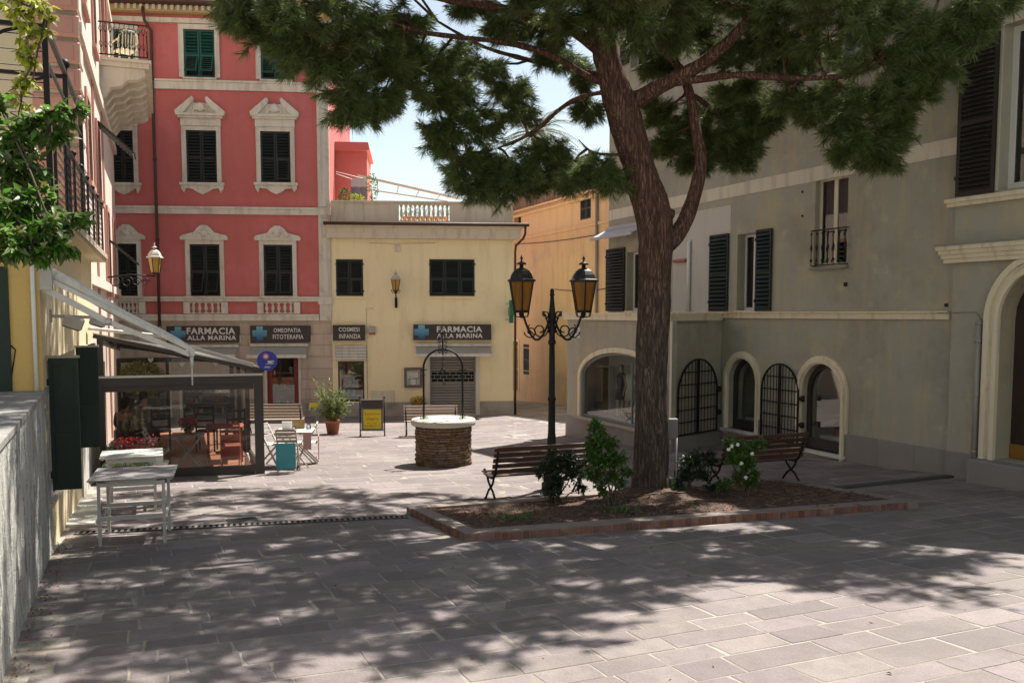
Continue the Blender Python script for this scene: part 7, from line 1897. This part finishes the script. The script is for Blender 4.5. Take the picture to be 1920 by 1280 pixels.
def pdis(amp, fr=4.0):
    def f(p, a, i):
        return amp*(noise.noise(V((p.x*fr, p.y*fr, p.z*.8)))*1.0 + .6*abs(noise.noise(V((p.x*fr*3.2, p.y*fr*3.2, p.z*2.2)))) + .25*noise.noise(V((p.x*22, p.y*22, p.z*7))))
    return f
pine = thing('pine_tree', 'big spreading pine with a thick reddish trunk rising from the brick-edged bed', 'tree', T((TB.x, TB.y, ground(TB.x, TB.y)+.1)))
trunk_s = [(1222,985,TY,150), (1222,945,TY,118), (1222,925,TY,98), (1222,890,TY,84), (1222,820,TY,77), (1222,700,TY,70), (1226,600,TY,68), (1228,520,TY,68), (1230,455,TY,72), (1224,400,TY,74), (1206,340,TY,68), (1188,280,TY-.05,66), (1168,210,TY-.1,64), (1148,150,TY-.15,58), (1132,80,TY-.25,52), (1118,10,TY-.35,46), (1110,-90,TY-.5,38), (1120,-200,TY-.5,28), (1150,-300,TY-.4,18)]
tr = limb(trunk_s, 10)
mb = MB(); mb.tube([p for p, r in tr], [r*(.85 if p.z < 4 else .88) for p, r in tr], 56, dis=pdis(.035)); mb.build('trunk', m_bark, pine)
limbs = [tr]
def addlimb(spec, per=7, n=12, amp=.012):
    l = limb(spec, per); limbs.append(l); mb = MB(); mb.tube([p for p, r in l], [max(.006, r*.82) for p, r in l], n, dis=pdis(amp, 6)); mb.build('branch', m_bark, pine); return l
addlimb([(1240,470,TY,30), (1264,448,TY,36), (1288,405,TY+.05,34), (1306,350,TY+.1,30), (1314,300,TY+.15,26), (1306,250,TY+.2,23), (1296,190,TY+.3,22), (1284,150,TY+.4,20), (1262,110,TY+.6,16), (1245,70,TY+.8,14), (1225,20,TY+1,10), (1200,-60,TY+1.2,7)], n=16)
addlimb([(1246,400,TY,24), (1256,405,TY-.05,22), (1260,395,TY-.1,16)], 4)
addlimb([(1160,180,TY,30), (1196,186,TY-.05,38), (1240,160,TY-.15,34), (1296,132,TY-.3,30), (1350,92,TY-.6,26), (1400,45,TY-.9,22), (1450,0,TY-1.2,19), (1530,-60,TY-1.6,14), (1640,-110,TY-2,8)], n=16)
addlimb([(1250,158,TY-.15,14), (1300,150,TY-.3,17), (1380,141,TY-.5,16), (1460,146,TY-.8,14), (1540,146,TY-1,12), (1600,140,TY-1.2,10), (1660,118,TY-1.4,7), (1730,95,TY-1.6,4)])
addlimb([(1290,140,TY+.35,14), (1262,115,TY+.3,14), (1235,85,TY+.2,11), (1222,60,TY+.1,8), (1215,20,TY,6)])
addlimb([(1150,162,TY-.1,16), (1110,148,TY-.2,15), (1060,118,TY-.3,14), (1000,92,TY-.4,13), (930,78,TY-.6,12), (860,70,TY-.8,10), (780,58,TY-1,9), (700,28,TY-1.2,7), (640,10,TY-1.3,4)])
addlimb([(1130,100,TY-.2,30), (1080,62,TY-.3,24), (1020,38,TY-.5,22), (950,18,TY-.8,20), (880,5,TY-1.1,18), (790,-10,TY-1.4,15), (680,-30,TY-1.8,12), (560,-40,TY-2.1,8), (460,-10,TY-2.3,4)], n=14)
addlimb([(1150,170,TY-.1,12), (1090,182,TY+.1,10), (1050,205,TY+.3,9), (1010,240,TY+.4,8), (960,268,TY+.4,6), (900,285,TY+.4,4), (850,280,TY+.4,3)])
addlimb([(1190,290,TY,9), (1150,290,TY+.1,6), (1110,285,TY+.1,5), (1085,262,TY+.1,3)])
addlimb([(1125,140,TY+.3,14), (1060,128,TY+.8,12), (980,110,TY+1.1,10), (900,85,TY+1.5,8), (820,40,TY+1.8,5)])
addlimb([(1300,180,TY+.35,12), (1330,200,TY+.6,10), (1370,240,TY+.8,8), (1400,280,TY+.9,4)])
addlimb([(1560,146,TY-1,8), (1600,180,TY-1,6), (1640,230,TY-1,5), (1650,280,TY-1,3)])
addlimb([(1120,60,TY-.3,30), (1180,0,TY+.4,24), (1260,-90,TY+1,20), (1370,-190,TY+1.6,14), (1480,-260,TY+2,8)], n=12)
addlimb([(1116,0,TY-.4,28), (1080,-80,TY-1.2,22), (1020,-200,TY-2.2,16), (940,-380,TY-3.2,8)], n=12)
addlimb([(1115,-20,TY-.4,22), (1000,-110,TY+.6,18), (860,-170,TY+1.6,14), (720,-190,TY+2.4,10), (600,-170,TY+3,6)], n=12)
addlimb([(1115,-60,TY-.4,22), (1180,-170,TY-1.4,18), (1290,-330,TY-2.4,12), (1420,-520,TY-3.2,7)], n=12)
# crown: tufts of needles gathered in clumps
blobs = []   # centre, radii
def B(px, py, rx, rz, Y, w=1.0): c = P(px, py, Y); blobs.append((c, V((rx/F*Y, (rx+rz)*.55/F*Y, rz/F*Y))*1.04, w))
Y0 = TY
for b in ((460,15,60,45,Y0-2.2), (525,55,75,60,Y0-2), (470,45,40,30,Y0-2), (600,20,80,45,Y0-1.8), (600,110,70,60,Y0-1.6), (560,95,60,45,Y0-1.8), (655,180,48,50,Y0-1.4), (690,120,70,60,Y0-1.2), (715,195,35,40,Y0-1), (640,60,80,60,Y0-1.5), (740,150,50,40,Y0-.8), (700,60,60,40,Y0-1), (770,110,55,45,Y0-.5), (680,215,30,30,Y0-1.3), (760,40,50,30,Y0),
          (830,120,55,45,Y0-.3), (810,185,40,32,Y0), (860,175,60,38,Y0+.3), (900,130,50,34,Y0+.5), (830,250,38,36,Y0+.2), (880,240,55,45,Y0+.3), (870,310,50,50,Y0+.3), (930,318,56,38,Y0+.4), (900,355,45,28,Y0+.3), (960,350,60,42,Y0+.3), (1010,330,50,42,Y0+.5), (965,215,36,20,Y0+.6), (1030,290,46,26,Y0+.6), (1060,320,45,30,Y0+.4), (1100,205,24,20,Y0+.8), (1040,105,48,34,Y0+.6), (960,165,44,30,Y0+.8), (1090,150,26,24,Y0+1), (1110,325,40,28,Y0-.1), (1150,342,28,22,Y0-.2), (1075,335,30,24,Y0),
          (950,55,40,22,Y0-.4), (1010,60,50,30,Y0-.2), (880,20,40,16,Y0-.6), (1090,30,80,40,Y0-.8), (1020,0,70,34,Y0-1.2), (1170,40,80,50,Y0-1.2), (1130,-10,120,40,Y0-1.8), (1230,60,70,50,Y0-.6), (1240,120,40,30,Y0+.9), (1300,50,60,50,Y0+.6), (1250,0,90,40,Y0-1),
          (1235,215,30,34,Y0+1), (1250,275,34,40,Y0+1), (1290,240,40,40,Y0+.9), (1340,210,55,40,Y0+.9), (1350,270,50,45,Y0+.9), (1300,310,30,26,Y0+.9), (1395,255,44,44,Y0+.9), (1385,300,36,26,Y0+.9), (1430,205,40,34,Y0+.5), (1425,230,40,30,Y0+.5), (1385,175,50,24,Y0+.2),
          (1360,110,50,30,Y0+.2), (1420,75,60,44,Y0-.3), (1480,110,55,40,Y0-.6), (1490,190,44,34,Y0-.5), (1525,210,38,26,Y0-.6), (1470,30,80,50,Y0-1), (1560,180,40,26,Y0-.8), (1555,70,70,50,Y0-1.2), (1585,240,38,36,Y0-.9), (1590,290,32,24,Y0-1), (1630,270,48,44,Y0-1), (1655,300,40,22,Y0-1), (1680,240,38,38,Y0-1), (1625,195,56,34,Y0-1), (1700,185,50,38,Y0-1.3), (1650,110,80,50,Y0-1.5), (1745,130,50,44,Y0-1.6), (1640,40,90,50,Y0-1.6), (1745,50,80,55,Y0-1.8), (1815,70,45,38,Y0-1.9), (1830,20,60,34,Y0-2), (1880,0,40,24,Y0-2), (1560,0,90,40,Y0-1.8), (1380,10,80,40,Y0-1)):
    B(*b)
nvis = len(blobs)
poly = [V((x, y, 0)) for x, y in ((-4.6,17.6), (-4.4,13.8), (-2.0,10.9), (.4,10.2), (3.0,10.9), (3.9,12.4), (5.4,12.9), (6.9,12.0), (7.6,13.0), (7.3,15), (6,17.5), (3,19.4), (0,20.2), (-3,19.6))]
r2 = random.Random(21); tries = 0; pts = []
while len(pts) < 135 and tries < 12000:
    tries += 1; x, y = r2.uniform(-5, 8), r2.uniform(9, 20.5)
    if not inpoly(x, y, poly): continue
    zf = CZ + y*(588/F) + .9
    z = max(zf, 7.0 + r2.uniform(0, 2.2) - .06*((x-1.4)**2 + (y-14.3)**2)*.3)
    if z > 10.2: continue
    if any((x-a)**2 + (y-b)**2 + ((z-c)*1.2)**2 < .86**2 for a, b, c in pts): continue
    pts.append((x, y, z))
for x, y, z in pts:
    s_ = r2.uniform(.42, .70); blobs.append((V((x, y, z)), V((s_*1.2, s_*1.15, s_*.6)), .9))
allp = [(p, r) for l in limbs for p, r in l[4:]]
twg = MB(); TC = []; TA = []; TS = []
for bi, (c, r, w) in enumerate(blobs):
    cand = [(q, rr) for q, rr in allp if rr < .17] or allp
    q, rr = min(cand, key=lambda t_: (t_[0]-c).length + (0.6 if t_[0].z > c.z + .3 else 0))
    mid = q.lerp(c, .5) + V((U(-.15,.15), U(-.15,.15), U(-.05,.2)))
    if (q-c).length > .15:
        twg.tube([q, q.lerp(mid, .5) + V((U(-.04,.04), U(-.04,.04), U(-.03,.05))), mid, mid.lerp(c, .5) + V((U(-.05,.05), 0, U(-.05,.05))), c], [.026, .022, .018, .014, .010], 5, cap=False)
    vol = r.x*r.y*r.z; nt_ = int(min(20, 8 + 46*(vol**.5)))
    for k in range(nt_):
        d = V((rnd.gauss(0,1), rnd.gauss(0,1), rnd.gauss(0,.8))).normalized(); e = c + V((d.x*r.x, d.y*r.y, d.z*r.z))*U(.5, 1.22)
        m1 = c.lerp(e, .5) + V((U(-.06,.06), U(-.06,.06), U(0,.08)))
        twg.tube([c, m1, e], [.008, .006, .004], 3, cap=False)
        nf = int(6 + 5*w)
        for q_ in range(nf):
            t_ = .35 + .65*q_/(nf-1); p = c.lerp(m1, min(1, t_*2)) if t_ < .5 else m1.lerp(e, (t_-.5)*2)
            ax = (e-m1).normalized()*.8 + V((rnd.gauss(0,.5), rnd.gauss(0,.5), rnd.gauss(-.05,.5)))
            if q_ == nf-1: ax = (e-m1).normalized() + V((0,0,-.1))
            TC.append(p + V((U(-.07,.07), U(-.07,.07), U(-.06,.06)))); TA.append(ax); TS.append(U(.75, 1.2))
twg.build('twigs', m_bark, pine, kind='stuff')
TC = np.array([t_[:] for t_ in TC]); TA = norm(np.array([t_[:] for t_ in TA])); TS = np.array(TS); NN = 32; nT = len(TC)
print('tufts', nT)
ax = np.repeat(TA, NN, 0); ce = np.repeat(TC, NN, 0); sc_ = np.repeat(TS, NN)[:,None]
rv = nr.normal(size=ax.shape); perp = norm(rv - ax*np.sum(rv*ax, 1, keepdims=True))
th_ = nr.uniform(.15, 1.15, size=(len(ax),1)); nd = norm(ax*np.cos(th_) + perp*np.sin(th_)); nd[:,2] -= .22; nd = norm(nd)
off = nr.uniform(-.03, .05, size=(len(ax),1)); p0 = ce + ax*off; Ln = nr.uniform(.11, .20, size=(len(ax),1))*sc_
sd = norm(np.cross(nd, nr.normal(size=nd.shape))); wd = .0023
vv = np.stack([p0 - sd*wd, p0 + sd*wd, p0 + nd*Ln*.55 - sd*wd + np.array([0,0,.004]), p0 + nd*Ln + np.array([0,0,-.006])], 1).reshape(-1, 3)
base = np.arange(len(ax))[:,None]*4
f = np.concatenate([base + np.array([[0,1,2]]), base + np.array([[2,1,3]])], 0)
m_needle = mat('pine_needles', (.135,.175,.055), .5, .35, 1.2, 0, spec=.5, rand=.5, hue=.015, trans=.45, stain=((.14,.13,.04), .9, .5, .7, .5))
wmp = WM[pine.name]; off_ = np.array(wmp.translation[:])
o = bpy.data.objects.new('needles', npmesh('needles', vv - off_, f, m_needle, 3)); o['kind'] = 'stuff'; reg(o, pine, wmp)

# ---------------------------------------------------------------- shrubs in the bed
m_stem = mat('shrub_stem', (.10,.075,.05), .85)
m_bright = mat('glossy_green_leaf', (.075,.16,.025), .38, .3, 6, 0, rand=.45, trans=.3, spec=.6)
m_darkl = mat('dark_glossy_leaf', (.028,.055,.020), .38, .3, 6, 0, rand=.4, trans=.2, spec=.6)
def shrub(px, py, Y, label, stems, bl, n, L, mt, flowers=None, name='shrub', W=.42):
    b0 = P(px, py, Y); b0.z = soilz(b0.x, b0.y); wm = T(b0); t = thing(name, label, 'shrub', wm)
    mb = MB(); tips = []
    cs = []; ds = []
    for (x, y, rx, ry, dy) in bl:
        rx *= 1.22; ry *= 1.22; c = P(x, y, Y+dy); r_ = (rx/F*Y, (rx+ry)/2/F*Y, ry/F*Y)
        q0 = b0 + V((U(-.06,.06), U(-.05,.05), 0)); mid = q0.lerp(c, .55) + V((U(-.06,.06), U(-.06,.06), .02)); mb.tube([q0, mid, c], [.012, .009, .006], 5, cap=False)
        m_ = int(n*rx*ry/1000*10)
        for k in range(max(6, m_//7)):                # leaf rosettes at twig ends
            d = V((rnd.gauss(0,1), rnd.gauss(0,1), rnd.gauss(0,1))).normalized(); e = c + V((d.x*r_[0], d.y*r_[1], d.z*r_[2]))*U(.3, 1)
            mb.tube([c, c.lerp(e, .5)+V((0,0,.01)), e], [.005, .004, .003], 3, cap=False)
            for q in range(8):
                f_ = U(.6, 1.05); cs.append(c.lerp(e, f_)[:]); dd = d*.6 + V((rnd.gauss(0,.8), rnd.gauss(0,.8), rnd.gauss(.15,.6))); ds.append(dd[:])
    for x, y in stems: e = P(x, y, Y); mb.tube([b0, b0.lerp(e, .5)+V((U(-.04,.04),0,0)), e], [.011,.008,.005], 5, cap=False)
    mb.build('stems', m_stem, t)
    me = leaf_mesh('leaves', np.array(cs)-np.array(b0[:]), np.array(ds), nr.uniform(L*.40, L*1.05, size=(len(cs),1)), W, mt, .18, .25); o = bpy.data.objects.new('leaves', me); reg(o, t, wm)
    if flowers:
        for x, y, dy in flowers:
            c = P(x, y, Y+dy) ; mb = MB(T(c))
            for k in range(6):
                a = k*1.047+U(0,.5); d = V((math.cos(a), -.4, math.sin(a))); s_ = V((-math.sin(a), 0, math.cos(a)))
                mb.add([V((0,-.02,0)), d*.018+s_*.011, d*.034, d*.018-s_*.011], [(0,1,2,3)])
            mb.build('blossom', m_white, t)
    return t
shrub(1045, 930, 13.5, 'dark shrub standing before the right half of the left bench', [(1020,870),(1080,860)], [(1035,875,26,22,0),(1075,880,24,22,.05),(1045,905,24,16,0),(1070,858,20,14,0),(1035,850,12,10,0),(1010,885,12,10,0),(1035,925,20,9,-.1),(1090,915,12,12,0)], 90, .075, m_darkl)
shrub(1148, 948, 12.9, 'tall bright green shrub just left of the pine trunk', [(1110,950),(1168,940)], [(1118,812,16,18,0),(1112,836,20,16,0),(1140,830,18,16,0),(1122,862,24,18,0),(1155,862,20,18,0),(1112,890,16,14,.05),(1145,892,16,10,0),(1175,885,10,10,0),(1128,915,12,12,0),(1116,795,8,10,0),(1165,905,8,9,0)], 100, .085, m_bright)
shrub(1290, 915, 14.0, 'low dark shrub between the pine trunk and the right bench', [], [(1300,862,26,18,0),(1330,860,16,14,.1),(1290,890,20,18,0),(1320,885,16,14,0),(1275,905,14,14,0)], 95, .075, m_darkl)
shrub(1400, 925, 13.4, 'bright shrub with white blossoms before the right bench', [(1425,935),(1432,880)], [(1380,835,22,14,0),(1410,838,16,12,0),(1430,832,12,10,0),(1375,858,16,14,0),(1400,870,18,18,0),(1385,895,16,14,.1),(1405,905,14,12,0),(1360,908,14,10,0),(1415,890,10,12,0)], 100, .075, m_bright, [(1383,833,-.25),(1366,842,-.2),(1390,868,-.2),(1372,836,-.22),(1398,895,-.15),(1410,850,-.2)])
shrub(1345, 922, 13.6, 'small dark sprig of leaves under the blossoming shrub', [], [(1335,912,14,10,0),(1352,915,12,8,0)], 110, .06, m_darkl)
for px, py, Y, lab in ((1165, 958, 12.4, 'tuft of weeds at the foot of the tall green shrub'), (1270, 930, 14.0, 'bright weed tuft beside the right side of the trunk foot'), (970, 972, 11.9, 'small weed tuft near the front bricks, left part of the bed')):
    b0 = P(px, py, Y); b0.z = soilz(b0.x, b0.y); wm = T(b0); n_ = 120
    pts = nr.normal(size=(n_,3))*np.array([.16,.10,.015]) + np.array([0,0,.02]); o = bpy.data.objects.new('weed_tuft', leaf_mesh('weed_tuft', pts, nr.normal(size=(n_,3))*.7+np.array([0,0,.8]), nr.uniform(.03,.08,size=(n_,1)), .35, m_bright)); reg(o, None, wm); tag(o, lab, 'weed')

# ---------------------------------------------------------------- climbing plants on the terrace
m_vine = mat('vine_leaf', (.12,.205,.045), .42, .3, 5, 0, rand=.5, trans=.5, spec=.5)
m_vine2 = mat('yellow_vine_leaf', (.36,.38,.06), .5, .25, 5, 0, rand=.45, trans=.45)
def vine(label, blist, n, L, mt, base, W=.5, hang=.2):
    wm = T(base); t = thing('climbing_vine', label, 'vine', wm); cs = []; ds = []; mb = MB()
    prev = V(base)
    for (x, y, Y, rx, ry) in blist:
        c = P(x, y, Y); mb.tube([prev, prev.lerp(c, .5)+V((U(-.05,.05),U(-.05,.05),0)), c], [.012,.010,.008], 5, cap=False); prev = c
        m_ = max(4, int(n*rx*ry/1000))
        for k in range(m_//5):
            d = V((rnd.gauss(0,1), rnd.gauss(0,1), rnd.gauss(0,1))).normalized(); e = c + V((d.x*rx, d.y*(rx+ry)*.4, d.z*ry))*(Y/F)*U(.2, 1)
            mb.tube([c, c.lerp(e, .5)+V((0,0,.01)), e], [.005,.004,.003], 3, cap=False)
            for q in range(6): cs.append(c.lerp(e, U(.6, 1.08))[:]); dd = d*.7 + V((rnd.gauss(.1,.7), rnd.gauss(-.25,.7), rnd.gauss(-hang,.5))); ds.append(dd[:])
    mb.build('stems', m_stem, t)
    me = leaf_mesh('leaves', np.array(cs)-np.array(base[:]), np.array(ds), nr.uniform(L*.6, L*1.25, size=(len(cs),1)), W, mt, .15, .35); o = bpy.data.objects.new('leaves', me); reg(o, t, wm)
vb = AN.w(.2, -.5, zA+.05)
vine('large-leaved green creeper spilling over the terrace edge, left', [(30,470,8.3,50,26),(20,400,8.6,40,50),(75,440,8.4,40,30),(120,425,8.6,34,26),(150,410,8.7,22,16),(60,380,8.7,50,34),(20,330,8.8,36,50),(60,320,8.9,30,30),(30,260,9,40,50),(70,235,9,36,30),(110,215,9.1,30,26),(140,205,9.2,20,16),(100,255,9.1,26,20),(0,200,9.1,24,26),(110,460,8.4,26,20),(70,475,8.3,24,14),(10,450,8.3,30,36)], 130, .12, m_vine, vb)
vine('yellow-green creeper climbing the pergola wires, top left', [(40,190,9.6,16,20),(45,150,9.7,18,24),(60,110,9.7,24,24),(50,70,9.7,22,26),(80,60,9.8,16,26),(40,30,9.7,26,26),(70,15,9.8,24,20),(30,0,9.7,26,20),(90,30,9.8,10,14),(60,160,9.7,14,16)], 95, .10, m_vine2, AN.w(.3, -.4, zA+.05), .55, .5)

# ---------------------------------------------------------------- palm behind the roofs
m_frond = mat('palm_frond', (.13,.15,.07), .5, .3, 2, 0, rand=.4, trans=.2)
pc = P(1005, 248, 50.0); pb_ = V((pc.x, pc.y, ground(pc.x, pc.y))); t = thing('palm_tree', 'date palm rising behind the orange house roof', 'tree', T(pb_))
mb = MB(); mb.tube([pb_, pb_.lerp(pc, .5)+V((.15,0,0)), pc - V((0,0,.3))], [.32,.27,.25], 12, dis=pdis(.03, 8)); mb.build('trunk', m_bark, t)
for k in range(44):
    a = k*2.399; el = 1.25 - 1.9*(k/44); mb = MB(); Lf = U(2.9, 3.6); d = V((math.cos(a), math.sin(a), 0)); pts = []
    for i in range(11):
        s_ = i/10; pts.append(pc + d*Lf*s_*math.cos(el*.75)*(1-.12*s_) + V((0,0, Lf*(s_*math.sin(el) - .55*s_*s_*(1.1 if el > 0 else .5)))))
    mb.tube(pts, [.035-.03*i/10 for i in range(11)], 4, cap=False)
    for i in range(1, 10):
        for h_ in (0, .5):
            p = pts[i].lerp(pts[i+1], h_); tg = (pts[i+1]-pts[i]).normalized(); sd_2 = tg.cross(V((0,0,1))).normalized(); ll = .62*math.sin(math.pi*min(.97, (i+h_)/10*.85+.15))
            for s_ in (-1, 1):
                e = p + (sd_2*s_*.8 + tg*.6 + V((0,0,-.25)))*ll; w_ = tg*.022; mb.add([p-w_, p+w_, e], [(0,1,2)])
    mb.build('frond', m_frond, t)
# small litter on the paving by the wall foot
cs = []
for k in range(260):
    u = U(-2, CWL+.3); q = CWall.w(u, .02 + abs(rnd.gauss(0, .10)), 0); cs.append((q.x, q.y, ground(q.x, q.y)+.008))
for k in range(120): q = V((U(-4, 5), U(6, 16), 0)); cs.append((q.x, q.y, ground(q.x, q.y)+.006))
cs = np.array(cs); o = bpy.data.objects.new('fallen_leaves', leaf_mesh('fallen_leaves', cs, nr.normal(size=cs.shape)*np.array([1,1,.15]), nr.uniform(.015,.05,size=(len(cs),1)), .5, m_litter, .2, .2)); o['kind'] = 'stuff'; reg(o, None, Matrix())

# ---------------------------------------------------------------- unseen house added behind the viewer to bounce sunlight onto the shaded facades
HB = Wall((16, -11), (-1, 0)); hb = thing('bounce_house', 'pale cream house added unseen behind the viewpoint to bounce sunlight onto the shaded facades', 'building', HB.at(0, 0, .1))
m_hb = mat('whitewashed_stucco', (.74,.69,.58), .88)  # kept pale so the added house throws more light back
ws = [rect(u, u+1.1, z, z+1.9) for z in (4.2, 7.8) for u in range(2, 30, 4)] + [rect(u, u+1.6, .3, 3.0) for u in range(3, 30, 6)]
mb = MB(HB.M); mb.prism(rect(0, 32, -.5, 11.5), 0, .4, ws); mb.build('wall', m_hb, hb)
for w in ws:
    mb = MB(HB.M); mb.box(w[0][0], w[1][0], .25, .3, w[0][1], w[2][1]); mb.build('shutter' if w[0][1] > 1 else 'door', m_shutd, hb)
mb = MB(HB.M); mb.box(0, 32, .4, 8, 11.2, 11.5); mb.build('roof', m_terra, hb)
for z in (3.6, 7.3, 11.1): mb = MB(HB.M); mb.box(0, 32, -.1, 0, z, z+.25); mb.build('string_course', m_trim, hb)
